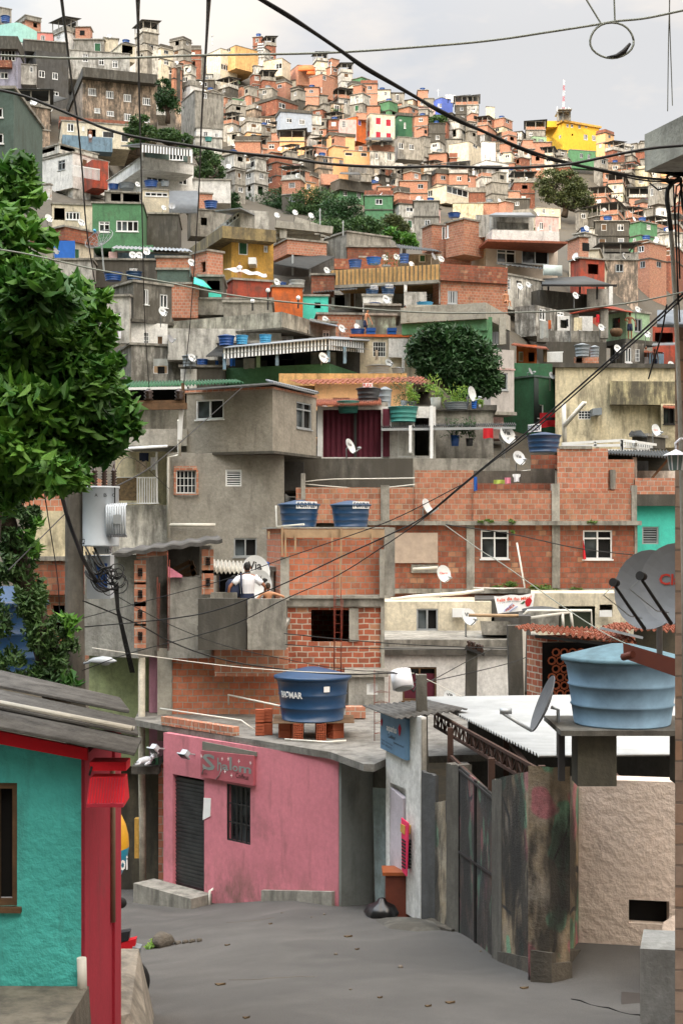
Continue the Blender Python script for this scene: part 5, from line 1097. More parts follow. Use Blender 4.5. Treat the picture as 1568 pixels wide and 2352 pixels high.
# --- the brick house with two navy tanks
bh,g=H('two storey bare brick house with plank formwork and an empty window hole','S2',36,285,375,1060,622,1100,BRP,[],name='brick_house',th=80,dep=4,roof=None)
bandy(bh,g,612,622,.12,CONCL,'roof_slab')
mb=MB();yy=35.9
def zb(y):return P(0,Y_('S2',y),36).z
def zx(x,Y=36):return P(X_('S2',x),0,Y).x
MB().box(zx(378),35.86,zb(683),zx(1060),35.9,zb(628)).build('formwork_board',PLNK,bh)
for x,y0,y1 in ((475,655,765),(716,650,765),(775,615,812),(770,812,1050),(978,655,765),(388,610,800),(410,640,810),(300,640,690)):MB().bar((zx(x),35.8,zb(y1)),(zx(x),35.8,zb(y0)),.11 if y1>780 else .08,.04).build('formwork_batten',PLNK,bh)
for x0,x1,y0,y1 in ((375,432,810,1095),(1028,1060,760,1080)):MB().box(zx(x0),35.88,zb(y1),zx(x1),36.05,zb(y0)).build('column',CONCL,bh)
MB().box(zx(1060),35.95,zb(1068),zx(1130),36.6,zb(615)).build('side_column',CONC,bh)
g2=A(bh,'S2',36.1,412,412,1062,1100,1640,BRR,[(577,1160,868,1372,'o')],th=90,dep=4,roof=None,name='lower_wall')
bandy(bh,g2,1063,1083,.16,CONCL,'floor_slab');MB().box(zx(412),36.0,zb(1138),zx(1062),36.3,zb(1083)).build('lintel_beam',CONC,bh);MB().box(zx(408),36.0,-6.6,zx(422),36.2,zb(1138)).build('column',CONC,bh);MB().box(zx(1038),36.0,-6.6,zx(1062),36.2,zb(1138)).build('column',CONCL,bh)
MB().box(zx(828),36.05,zb(1370),zx(890),36.35,zb(1150)).build('window_reveal',CONCL,bh)
T('S2',498,612,285,175,38,TDB,'navy lidded water tank with white sticker, the western of two on the brick house',('FORTLEV',.62,.52,.66,True),bang=28);T('S2',838,612,278,172,38,TDB,'navy lidded water tank with white sticker, the eastern of two on the brick house',('FORTLEV',.55,.52,.66,True),bang=37)
pipe([Q('S2',345,470,38),Q('S2',350,610,38),Q('S2',530,594,37)],.025,PVC,'pale pipe running along the brick house roof under the navy tanks')
# brick wall behind the pink roof, and the shed behind the roof tank
w,g=H('low bare brick wall with a grey column behind the pink shop roof','S5',34,0,0,700,22,480,BRP,[],name='brick_wall',cat='wall',th=90,dep=.4,roof=None);MB().box(Q('S5',0,0,34).x,33.9,-5,Q('S5',78,0,34).x,34.1,Q('S5',0,22,34).z+.02).build('column',CONCL,w)
s,g=H('grey cement shed with a small louvered window behind the roof tank','S5',35.0,1030,1030,1222,170,520,CGR,[(1040,190,1070,330,'s:alu'),(1128,205,1188,268,'l')],name='shed',cat='shed',th=90,dep=1,roof='slab')
T('S5',1120,425,10,10,35,TGY,'tiny grey bucket upturned behind the big tank')if 0 else None
w,g=H('row of bare bricks on the roof beside the big blue tank','S5',33,1015,1015,1122,335,395,BRO,[],name='brick_kerb',cat='kerb',th=90,dep=.3,roof=None)
# --- rough grey house with the sheet roof, and the terrace wall in front of the people
rg_,g=H('rough half rendered block house with a sagging sheet roof','S1',33.5,560,915,1115,800,1480,CGR,[(580,860,590,862,'o')],name='grey_block_house',th=30,dep=3,roof=None)
g2=A(rg_,'S1',33.6,1112,1112,1392,945,1480,CGR,[],th=90,dep=2.5,roof=None,name='front_wall');g3=A(rg_,'S1',33.6,1322,1322,1390,735,950,CGR,[],th=90,dep=.4,roof=None,name='pillar')
MB().box(Q('S1',1112,0,35.5).x,35.5,Q('S1',0,960,35).z,Q('S1',1330,0,35.5).x,35.7,Q('S1',0,740,35).z).build('rear_wall',CONCD,rg_)
roofq(rg_,'S1',[(738,792,33.1),(1470,690,33.1),(1440,665,36),(800,755,36)],FC,4,.03,'roof_sheet',.09)
MB().bar(Q('S1',905,800,33.4),Q('S1',1110,775,33.4),.16).build('brick_course',BRO,rg_)
for x,ys in ((928,(885,1030,1160,1305)),(1375,(812,950))):
    for y in ys:
        mb=MB();c=Q('S1',x,y+27,33.375);mb.box(c.x-.14,33.365,c.z-.29,c.x+.14,33.38,c.z+.29);mb.cur=1
        for i in range(3):
            for j in range(5):a,b=Q('S1',x-12+i*10,y+j*11,33.35),Q('S1',x-5+i*10,y+j*11+8,33.35);mb.box(a.x,33.3,b.z,b.x,33.366,a.z)
        mb.build('perforated_brick',[BRO,BLK],rg_)
for y in (885,1030,1160,1305):a,b=Q('S1',912,y-6,33.4),Q('S1',946,y+58,33.4);MB().box(a.x,33.37,b.z,b.x,33.6,a.z).build('exposed_brick',BRO,rg_)
for x in (1042,1110):rebar(Q('S1',x,0,33.1).x,33.1,Q('S1',0,1430,33.1).z,2.35 if x>1100 else 1.75,'tall thin rusty bars, the %s pair before the rough block house'%('eastern' if x>1100 else 'western'),2,.03)
pc_=thing('timber_pile',Q('S1',1230,940,34.2),'jumble of old timber and furniture under the sheet roof','timber');
for i,(a,b)in enumerate((((1140,900),(1260,840)),((1170,930),(1290,870)),((1200,940),(1300,910)),((1265,835),(1285,935)))):MB().bar(Q('S1',*a,34.2),Q('S1',*b,34.2),.10).build('board',WOOD,pc_)
ch=thing('plastic_chair',Q('S1',1150,944,33.5),'pink plastic chair lying on the block wall','chair');MB().hexa([Q('S1',1115,945,33.4),Q('S1',1205,945,33.4),Q('S1',1205,940,33.7),Q('S1',1118,940,33.7),Q('S1',1112,870,33.45),Q('S1',1210,935,33.4),Q('S1',1205,930,33.7),Q('S1',1118,875,33.7)]).build('seat',CPK,ch)
tw,g=H('dark stained cement parapet wall in front of the man in white','S2',32.6,-170,-170,150,1085,1425,CONCD,[],name='terrace_wall',cat='wall',th=90,dep=.22,roof=None);A(tw,'S2',32.5,158,158,412,1088,1425,CONC,[],th=90,dep=.22,roof=None,name='east_panel')
A(tw,'S1',33.2,1395,1395,1568,1045,1090,CONC,[],th=90,dep=.2,roof=None,name='upper_kerb');MB().box(Q('S2',-170,0,33).x,32.8,Q('S2',0,1260,33).z-.1,Q('S2',410,0,33).x,36,Q('S2',0,1260,33).z).build('terrace_floor',CONC,tw)
A(tw,'S2',33.3,-60,-60,425,1420,1600,BRO,[],th=90,dep=.3,roof=None,name='brick_base')
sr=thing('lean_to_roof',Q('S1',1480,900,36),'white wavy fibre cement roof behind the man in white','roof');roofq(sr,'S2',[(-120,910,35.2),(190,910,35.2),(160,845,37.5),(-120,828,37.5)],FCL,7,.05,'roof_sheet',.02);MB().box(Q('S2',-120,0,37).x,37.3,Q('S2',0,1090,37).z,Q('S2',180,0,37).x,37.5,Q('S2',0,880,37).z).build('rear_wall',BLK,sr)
sh,g=H('small pale shed corner behind the dish with black writing','S2',37,225,225,330,905,1100,WHG,[],name='shed',cat='shed',th=90,dep=1,roof='slab')
cloth('S2',-110,965,-60,1050,36.5,CBK,'dark trousers hanging under the wavy white roof');cloth('S2',-60,940,-25,1010,36.6,CBU,'blue cloth hanging under the wavy white roof')
dish(Q('S2',215,905,35.4),.78,30,12,'big grey dish with black writing behind the man in white',('Via',.5,.28,.20,TXT),.1);dish(Q('S2',235,990,34.9),.68,25,5,'lower grey dish below the one behind the man in white',('TV',.25,.2,.22,TXT),.1)
# people on the terrace
zf=Q('S2',0,1260,33.4).z
pw=person((Q('S2',155,0,33.4).x,33.4,Q('S2',0,858,33.4).z-1.72),1.74,'man in a white t-shirt with a blue backpack seen from behind',yaw=188,shirt=CLW,pants=CLB,skin=SKIN,arms=((-.42,-.02,.98),(.46,.10,.98)),shoulder=.20)
b_=MB();b_.lathe([(0,0),(.15,.02),(.17,.15),(.16,.35),(.10,.44),(0,.45)],16,Vector((.34,-.05,.92)),wob=lambda a,z:1+.08*math.cos(2*a));me=mesh_from(b_,'backpack',CLB);bo=setp(bpy.data.objects.new('backpack',me),'dark blue backpack carried by the man in white','backpack');COL.objects.link(bo);bo.location=Vector(pw.location);bo.rotation_euler=pw.rotation_euler
b_=MB();b_.tube([(.13,.13,1.02),(.15,.14,1.25),(.15,.10,1.44),(.15,-.02,1.49),(.14,-.13,1.35),(.2,-.12,1.1)],[.022]*6,6);s_=bpy.data.objects.new('strap',mesh_from(b_,'strap',CLB));COL.objects.link(s_);s_.parent=bo
person((Q('S2',293,0,33.3).x,33.3,Q('S2',0,995,33.3).z-1.24),1.27,'bare backed boy leaning on the terrace wall beside the brick house',yaw=186,pants=CLB,skin=SKIL,arms=((-.48,-.18,1.25),(.3,-.1,1.0)),hair=BARK)
person((Q('S2',66,0,35).x,35,Q('S2',0,945,35).z-1.6),1.62,'person in dark clothes in the shade left of the man in white',yaw=150,shirt=CBK,pants=CLB)
setp(MB().tube([Q('S2',270,850,36.6),Q('S2',290,850,36.6),Q('S2',290,890,36.6),Q('S2',275,900,36.6)],.05,8).build('blue_jug',CBU,None,loc=Q('S2',280,895,36.6)),'small blue plastic jug beside the grey dishes','jug')
# --- tall beige grey house on the left
bg_,g=H('tall rough beige grey house with five small windows and a tilted sheet roof','d',52,384,384,652,1040,1330,CBE,[(405,1080,450,1133,'g'),(518,1078,555,1117,'l'),(537,1236,590,1279,'s:alu')],name='beige_house',th=88,dep=8,roof=None,lm='the tall beige grey house')
g2=A(bg_,'d',51.2,429,626,726,893,1036,CBE2,[(450,918,514,963,'s'),(681,925,716,985,'t:alu')],th=24,roof=None,name='upper_wall');bandy(bg_,g2,1036,1042,.15,CONCD,'floor_slab');bandy(bg_,g2,888,894,.05,BRO,'brick_course')
MB().box(P(403,0,51.9).x,51.9,P(0,1137,52).z,P(454,0,52).x,51.98,P(0,1135,52).z).build('sill',BRO,bg_)
for a in ((405,1071,453,1080),(400,1071,405,1136),(451,1080,456,1136)):MB().box(P(a[0],0,52).x,51.93,P(0,a[3],52).z,P(a[2],0,52).x,52.05,P(0,a[1],52).z).build('brick_surround',BRO,bg_)
roofq(bg_,'d',[(425,893,50.6),(628,878,50.6),(728,903,54),(560,893,57)],ZN,0,0,'roof_sheet',.05);roofq(bg_,'d',[(626,876,50.7),(733,901,54.6),(700,893,60),(610,872,56)],ZN,14,.05,'roof_sheet',.03)
mb=MB();mb.tube([P(388,1235,51.8),P(388,1050,51.8),P(412,1045,51.8),P(412,965,51)],.07,8);mb.tube([P(388,1206,51.8),P(495,1206,51.8)],.07,8);mb.build('drainpipe',PVC,bg_)
g3=A(bg_,'d',52.6,255,255,385,1160,1400,WHS,[(370,1192,382,1208,'g')],th=90,dep=3,roof=None,name='balcony_wall')
MB().box(P(250,0,53).x,54.6,P(0,1165,54).z,P(386,0,53).x,54.8,P(0,1035,54).z).build('balcony_rear_wall',CRM,bg_)
g4=A(bg_,'d',52.5,275,275,430,985,1024,CBE,[],th=90,dep=4,roof=None,name='parapet');roofq(bg_,'d',[(268,1031,51.5),(385,1024,51.5),(385,1020,53),(268,1026,53)],ZW,0,0,'awning',.05)
mb=MB()
for i in range(9):x=316+i*5.5;mb.bar(P(x,1156,52.3),P(x,1097,52.3),.035)
mb.bar(P(262,1097,52.3),P(362,1097,52.3),.04);mb.bar(P(290,1156,52.3),P(366,1156,52.3),.05);mb.bar(P(361,1156,52.3),P(360,1038,52.3),.07);mb.build('balcony_railing',WF,bg_)
setp(MB().obox(P(268,1150,52.15),P(314,1150,52.15)-P(268,1150,52.15),(0,.02,0),P(268,1097,52.15)-P(268,1150,52.15)).build('rug',simple('patterned_rug','#6b5a3f',.9,0,.9,9),None,loc=P(290,1150,52)),'dark patterned rug hung over the balcony railing','rug')
for x0,x1,y0,y1,m_,lb in ((312,338,1058,1085,COC,'checked cloth drying on the balcony'),(346,358,1050,1080,CLW,'pale blue towel drying on the balcony'),(320,342,1040,1060,CLB,'dark sheet drying on the balcony')):cloth('d',x0,y0,x1,y1,52.6,m_,lb)
# dark room above with the crossarm
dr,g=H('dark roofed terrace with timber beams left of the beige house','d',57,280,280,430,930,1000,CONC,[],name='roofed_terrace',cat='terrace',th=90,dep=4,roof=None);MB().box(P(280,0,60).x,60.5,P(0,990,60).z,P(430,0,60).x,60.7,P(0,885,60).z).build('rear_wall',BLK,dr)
roofq(dr,'d',[(272,893,56),(560,878,56),(545,872,62),(285,876,62)],GRD,24,.06,'roof_sheet');MB().bar(P(290,893,55.9),P(430,891,55.9),.10).build('white_gutter',WF,dr)
up2=thing('crossarm_pole',P(425,1000,49),'blackened timber crossarms with insulators on a pole by the beige house','utility pole','utility poles');MB().bar(P(305,935,49),P(430,933,49),.22).build('crossarm',WOOD,up2);MB().bar(P(305,924,49),P(425,922,49),.10).build('crossarm',WOOD,up2)
MB().bar(P(413,1010,49.2),P(418,925,49.2),.14).build('white_post',WF,up2);MB().bar(P(422,925,49.2),P(420,880,49.2),.10).build('post',WOOD,up2)
for x in (342,412):MB().lathe([(.05,0),(.18,.05),(.1,.1),(.18,.18),(.1,.23),(.18,.3),(.1,.36),(.05,.42),(0,.42)],12,P(x,920,49)).build('insulator',MATS['dark_porcelain'],up2)
# --- curtained room, terrace walls, long brick facade
tc_,g=H('long dark stained concrete terrace wall above the brick rows','S2',55.5,392,392,1250,158,380,CONCD,[],name='terrace_wall',cat='wall',th=90,dep=6,roof=None);A(tc_,'S2',55.6,1240,1240,1890,158,380,CONC,[],th=90,dep=4,roof=None,name='east_panel');A(tc_,'S2',55.2,392,392,530,180,370,DGY,[],th=90,dep=2,roof=None,name='west_box')
cr,g=H('room with burgundy curtains behind a white frame','S2',58,620,620,1400,-185,180,WHT,[(655,-165,1040,150,'o'),(1150,-130,1240,150,'p:wht'),(1260,-110,1355,140,'o')],name='curtained_house',th=90,dep=5,roof=None,lm='the room with burgundy curtains')
cu_=MB();a,b=Q('S2',655,-165,58.25),Q('S2',1095,150,58.25);n=60
for i in range(n):x0,x1=a.x+(b.x-a.x)*i/n,a.x+(b.x-a.x)*(i+1)/n;cu_.smooth.add(len(cu_.f));cu_.poly((x0,58.25+.04*math.sin(i*1.3),b.z),(x1,58.25+.04*math.sin((i+1)*1.3),b.z),(x1,58.25+.04*math.sin((i+1)*1.3),a.z),(x0,58.25+.04*math.sin(i*1.3),a.z))
cu_.build('curtain',CUR,cr);MB().box(Q('S2',860,0,58).x,58.02,b.z,Q('S2',878,0,58).x,58.1,a.z).build('mullion',DKF,cr);MB().box(Q('S2',1050,0,58).x,57.9,b.z,Q('S2',1095,0,58).x,57.96,a.z).build('side_curtain',CUR,cr);MB().box(Q('S2',618,0,58).x,57.95,b.z,Q('S2',648,0,58).x,58,a.z+.2).build('frame_post',WF,cr)
roofq(cr,'S2',[(605,-195,57.2),(1040,-205,57.2),(1040,-240,60),(605,-235,60)],TILR,22,.06,'tile_roof',.05);roofq(cr,'R5',[(1040,1345,57),(1930,1330,57),(1930,1318,60),(1040,1330,60)],ZND,40,.06,'roof_sheet',.03);MB().bar(Q('R5',1040,1362,57),Q('R5',1925,1350,57),.10).build('gutter',AL,cr)
posts(cr,'S2',56.8,[(1372,-190,210),(1232,-60,120)],WF,.12)
via('R5',840,1470,56,100,60,'dish seen edge on before the burgundy curtains')
lf,g=H('long bare brick house with two white windows and a mossy ledge','S3',50,-510,-510,1245,590,1085,BRD,[(230,632,415,822,'t'),(905,634,1098,825,'t')],name='long_brick_house',th=90,dep=6,roof=None,lm='the long bare brick house')
bandy(lf,g,572,600,.22,CONC,'floor_slab');bandy(lf,g,1020,1050,.15,CONC,'lower_slab')
zS=lambda y:P(0,Y_('S3',y),50).z;xS=lambda x:P(X_('S3',x),0,50).x
for x0,x1,y0,y1 in ((135,188,600,1020),(700,752,600,1015),(-440,-395,640,1020),(1245,1262,600,900)):MB().box(xS(x0),49.93,zS(y1),xS(x1),50.2,zS(y0)).build('column',CONC,lf)
MB().box(xS(-340),49.9,zS(850),xS(-55),49.99,zS(650)).build('plywood_board',simple('raw_plywood','#b8a696',.9,0,.3,3),lf)
MB().box(xS(-230),49.94,zS(915),xS(-50),49.99,zS(860)).build('mortar_patch',CONC,lf)
for (x0,x1,y0,m_)in ((-515,-405,340,BR),(-360,-100,340,BR),(-405,-360,330,CONC)):pass
g2=A(lf,'S3',50.3,-990,-990,-205,350,585,BR,[],th=90,dep=.4,roof=None,name='parapet');MB().box(xS(-430),50.2,zS(580),xS(-372),50.5,zS(333)).build('column',CONC,lf);MB().box(xS(-958),50.2,zS(430),xS(-930),50.5,zS(255)).build('column',CONC,lf)
g3=A(lf,'S3',50.2,-205,-205,182,237,582,BR,[],th=90,dep=1.5,roof=None,name='upper_wall');g4=A(lf,'S3',50.1,180,180,1240,372,578,BR,[(215,500,245,530,'g')],th=90,dep=.4,roof=None,name='upper_parapet')
A(lf,'S3',51.2,205,205,705,322,400,BRD,[],th=90,dep=.3,roof=None,name='rear_parapet');MB().box(xS(700),50.0,zS(578),xS(752),50.3,zS(325)).build('column',CONCL,lf);MB().box(xS(1228),50.0,zS(578),xS(1262),50.3,zS(335)).build('column',CONC,lf)
g5=A(lf,'S3',50.35,735,735,1070,92,372,BRO,[],th=90,dep=4,roof=None,name='stair_wall');A(lf,'S3',50.5,1065,1065,1245,165,372,BR,[],th=90,dep=3,roof=None,name='stair_wall');MB().box(xS(760),50.3,zS(92),xS(975),50.6,zS(72)).build('coping',CONC,lf);MB().box(xS(1098),50.3,zS(360),xS(1132),50.5,zS(230)).build('column',CONC,lf)
A(lf,'S3',52,560,560,735,135,230,BRD,[],th=90,dep=1,roof=None,name='tank_pier');A(lf,'S3',51.9,560,560,720,225,330,CONCD,[],th=90,dep=1,roof=None,name='tank_base')
A(lf,'S3',51.6,-205,-205,560,240,330,CONCD,[],th=90,dep=.4,roof=None,name='rear_wall')
ms=MB();rg=random.Random(4)
for x,y,rx in ((260,575,60),(430,578,30),(450,640,20),(440,990,70),(620,1010,90),(720,1040,60),(850,1030,60),(340,1010,40),(960,575,40),(610,1040,40)):leafcloud(ms,[(Q('S3',x,y,49.8),(rx/2.88/F*50,.15,.09))],int(rx*3.2),.10,rg,.6)
o=ms.build('moss',MOSS,None,loc=Q('S3',500,1000,50));setp(o,'moss and small ferns along the brick ledges',None,None,'stuff')
mc=MB();a=Q('S3',905,700,49.9);b=Q('S3',922,825,49.9);mc.hexa([(a.x,49.75,b.z),(b.x,49.75,b.z),(b.x,49.9,b.z),(a.x,49.9,b.z),(a.x,49.78,a.z),(b.x-.1,49.78,a.z),(b.x-.1,49.9,a.z),(a.x,49.9,a.z)]);setp(mc.build('red_curtain',CLR,None,loc=a),'red curtain blowing out of the white brick house window','curtain')
plain('S3',-120,475,50,105,55,'small dish turned sideways on the brick parapet');dish(Q('S3',-12,920,49),1.15*.5,32,15,'white dish with red writing on the long brick house',('Claro',.6,.14,.05,TXR));pipe([Q('S3',-220,890,49.7),Q('S3',-55,880,49.7)],.05,PVC,'short white pipes fixed to the brick wall by the dish')
pipe([Q('S2',1100,1360,48),Q('S2',1098,1090,48),Q('S2',1250,1072,48),Q('S2',1568,1050,48),Q('S3',250,1028,48)],.065,PVC,'thick white drain pipe below the long brick house');pipe([Q('S2',1060,1000,48),Q('S2',1095,992,48),Q('S2',1118,1045,48)],.06,PVC,'bent white pipe at the corner of the brick house')
pipe([Q('S3',468,715,49.6),Q('S3',522,1015,49.6),Q('S3',380,1020,49.5),Q('S3',180,1015,49.5)],.035,PVC,'thin white pipe slanting down the brick wall')
T('R6',645,1512,240,130,54,TDB,'large navy water tank with white sticker on a brick pier',('FORTLEV',.62,.8,1.02,True),bang=-45);via('R6',485,1548,53.5,95,30,'dish with black writing below the large navy tank');via('R6',410,1395,57,125,35,'dish with black writing at the end of the sheet roof');plain('R6',385,1410,57.3,80,20,'dish behind the one at the end of the sheet roof')
for x0,y0,x1,y1,m_,lb,sp_ in ((440,262,492,312,CLW,'white shirt with red print on the line by the brick parapet','shirt'),(388,285,428,325,CPK,'pink cloth on the line by the brick parapet','rect'),(185,280,206,372,CBU,'long blue cloth hung on the brick parapet corner','rect'),(315,300,388,325,CGN,'lime green cloth on the line by the brick parapet','rect')):cloth('S3',x0,y0,x1,y1,50.0,m_,lb,shape=sp_)
cloth('R6',246,1352,312,1418,56.5,CLR,'red shorts hanging from the edge of the sheet roof',shape='shorts')
# pergola and dark sheet roof at the right
pg=thing('white_pergola',Q('R6',1070,1500,60),'white metal roof frame beside the large navy tank','pergola')
for a,b in (((765,1455),(1165,1432)),((765,1470),(1165,1465)),((1165,1432),(1385,1462)),((1165,1470),(1340,1492)),((830,1500),(1340,1500)),((1165,1432),(1165,1500)),((1160,1430),(1160,1505)),((985,1443),(985,1470)),((1255,1440),(1255,1490))):MB().bar(Q('R6',*a,60),Q('R6',*b,60 if b[0]<1200 else 64),.11).build('bar',WF,pg)
mb=MB()
for i in range(16):x=1180+i*12;mb.bar(Q('R6',x,1440+i*1.5,61),Q('R6',x,1485,61),.04)
mb.build('slats',WF,pg)
dk,g=H('lean-to with a black wavy sheet roof above the turquoise house','S3',53,1240,1240,1560,240,300,WHS,[],name='lean_to',cat='shed',th=90,dep=3,roof=None);roofq(dk,'S3',[(1065,122,51.5),(1490,150,51.5),(1470,105,56),(1040,105,56)],ZND,14,.06,'roof_sheet',.03);MB().box(xS(1250),55.5,zS(300),xS(1560),55.6,zS(120)).build('rear_wall',plaster('dim_grey_wall','#77787a',.4),dk);posts(dk,'S3',51.8,[(1245,150,320)],CONC,.16);MB().bar(Q('S3',1335,320,52),Q('S3',1470,160,52),.08).build('brace',WOOD,dk)
tq_,g=H('turquoise house with a louvered window beside the long brick house','S3',50.5,1262,1262,1640,470,1100,TUR,[(1296,610,1405,725,'l:alu')],name='turquoise_house',th=90,dep=5,roof=None,lm='the turquoise house');A(tq_,'S3',50.2,1250,1250,1640,395,472,CONCD,[],th=90,dep=4,roof=None,name='concrete_band');A(tq_,'S3',50.4,1248,1248,1640,288,396,BRO,[],th=90,dep=3,roof=None,name='brick_parapet')
# lower cream house, banner, white house
lc,g=H('peeling cream house with one aluminium window under the long brick house','S3',46.5,-485,-485,300,1105,1400,CRL,[(-195,1152,-52,1296,'s:alu')],name='cream_house',th=90,dep=4,roof=None);A(lc,'S3',47,560,560,1240,1050,1400,CRL,[(745,1135,985,1290,'o'),(1015,1125,1100,1205,'o')],th=90,dep=4,roof=None,name='east_wall');MB().box(Q('S3',750,0,47.3).x,47.25,Q('S3',0,1290,47).z,Q('S3',985,0,47.3).x,47.3,Q('S3',0,1150,47).z).build('dark_green_shutter',simple('mossy_shutter','#323a2c',.8),lc)
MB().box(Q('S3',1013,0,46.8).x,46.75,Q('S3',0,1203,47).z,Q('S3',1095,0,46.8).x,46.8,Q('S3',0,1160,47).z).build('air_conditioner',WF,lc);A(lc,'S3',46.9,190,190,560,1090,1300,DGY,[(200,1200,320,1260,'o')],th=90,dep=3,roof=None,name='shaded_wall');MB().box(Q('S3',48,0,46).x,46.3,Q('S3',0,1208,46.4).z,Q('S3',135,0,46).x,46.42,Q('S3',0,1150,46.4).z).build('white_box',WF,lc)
roofq(lc,'S3',[(-460,1375,44.5),(90,1370,44.5),(90,1310,46.3),(-450,1325,46.3)],FCL,18,.07,'lean_to_roof',.03)
bn=thing('banner',Q('S3',450,1180,44),'white Mothers Day banner with red and orange writing and a rose','banner');bq=[Q('S3',342,1184,43.9),Q('S3',572,1160,43.9),Q('S3',588,1054,43.9),Q('S3',317,1070,43.9)]
mb=MB();n=10
def bp(s,t_,off=0):p=bq[0].lerp(bq[1],s).lerp(bq[3].lerp(bq[2],s),t_);return p+Vector((0,-off+.03*math.sin(s*9),-.02*math.sin(s*12)*t_))
for i in range(n):
    for j in range(3):mb.smooth.add(len(mb.f));mb.poly(bp(i/n,j/3),bp((i+1)/n,j/3),bp((i+1)/n,(j+1)/3),bp(i/n,(j+1)/3))
mb.build('sheet',TXW,bn);OL=simple('orange_red_lettering','#e2562f',.6,var=.1)
letter(bn,'Feliz dia das Mães!',lambda a,b:bp(.06+.86*a,.68+.2*b,.02),OL,'lettering',.02);letter(bn,'E O QUE DESEJA SEU AMIGO',lambda a,b:bp(.07+.58*a,.56+.08*b,.02),TXT,'lettering',.0);letter(bn,'VILELA',lambda a,b:bp(.24+.26*a-.03*b,.04+.30*a+.14*b,.02),TXR,'lettering',.02)
mb=MB()
for (s0,t0,s1,t1)in ((.18,.08,.44,.5),(.34,.04,.56,.32)):mb.bar(bp(s0,t0,.02),bp(s1,t1,.02),.04,.01)
mb.build('blue_stroke',CBU,bn);mb=MB();mb.poly(*[bp(.86+.085*math.cos(a)*(1+.15*math.sin(3*a)),.48+.26*math.sin(a),.02)for a in [i*.45 for i in range(14)]]);mb.build('rose',CLR,bn);mb=MB();mb.poly(bp(.64,.46,.02),bp(.72,.42,.02),bp(.78,.55,.02),bp(.74,.62,.02));mb.build('rose_leaf',GRD,bn)
for x0,x1,y0,y1,lb in ((225,430,1235,1325,'round edged white cistern below the banner'),(520,750,1165,1285,'grey white square cistern with pipes beside the banner')):o=MB().hexa([Q('S3',x0+12,y1,42.5),Q('S3',x1-6,y1,42.5),Q('S3',x1-6,y1,44),Q('S3',x0+12,y1,44),Q('S3',x0,y0,42.4),Q('S3',x1,y0,42.4),Q('S3',x1,y0,44.1),Q('S3',x0,y0,44.1)]).build('cistern',WHS,None,loc=Q('S3',x0,y1,43));setp(o,lb,'cistern')
dl=MB().lathe([(.6,0),(.6,.05),(.3,.12),(0,.14)],24,Q('S3',630,1165,43.3)).build('lid_slab',ZND,None,loc=Q('S3',630,1165,43));setp(dl,'dark shallow lid on the square cistern','lid')
for i,pts in enumerate((((515,1290),(515,1190),(540,1165),(960,1165),(962,1305)),((545,1280),(540,1215),(820,1175)),((822,1160),(838,1285)),((770,1180),(775,1290)))):pipe([Q('S3',x,y,42.2)for x,y in pts],.045,PVC,('outermost white pipe loop around the square cistern','slanting white pipe across the square cistern','upright white pipe right of the square cistern','short upright pipe beside the dark shutter')[i])
via('S3',155,1205,43,110,30,'grey dish with black writing left of the banner');pipe([Q('S3',150,1195,42.3),Q('S3',510,1200,42.3)],.05,PLNK,'timber rail running under the banner','timber_rail')
wh,g=H('white house with a burgundy curtained window behind the concrete pole','S5',41,1224,1224,1900,45,560,WHT,[(1322,118,1505,300,'s:br')],name='white_house',th=90,dep=5,roof=None,lm='the low white house');MB().box(Q('S5',1330,0,41).x,41.11,Q('S5',0,296,41).z,Q('S5',1500,0,41).x,41.125,Q('S5',0,155,41).z).build('curtain',CUR,wh)
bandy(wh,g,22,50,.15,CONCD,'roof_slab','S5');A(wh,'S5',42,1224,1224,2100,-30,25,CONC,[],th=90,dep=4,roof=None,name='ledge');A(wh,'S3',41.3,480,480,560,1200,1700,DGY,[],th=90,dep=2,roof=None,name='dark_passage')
via('S6',403,255,34,62,10,'small grey dish with black writing behind the white metal roof');
up3=thing('black_pole',Q('S6',508,270,36),'dark concrete pole with insulators before the white house','utility pole','utility poles');MB().bar(Q('S6',508,290,36),Q('S6',512,0,36),.28).build('shaft',CONCD,up3);MB().bar(Q('S6',480,10,35.8),Q('S6',575,45,35.8),.09).build('crossarm',DKF,up3)
for x,y in ((500,5),(520,10),(545,20),(560,26)):MB().lathe([(.03,-.1),(.07,0),(.04,.06),(.07,.12),(0,.16)],10,Q('S6',x,y,35.8)).build('insulator',MATS['dark_porcelain'],up3)
up4=thing('black_pole',Q('S6',730,260,34),'blackened square pole left of the lattice brick wall','utility pole','utility poles');MB().bar(Q('S6',735,320,34),Q('S6',725,-100,34),.34).build('shaft',CONCD,up4);MB().bar(Q('S6',760,270,34),Q('S6',770,-80,34),.12).build('white_pipe',PVC,up4)
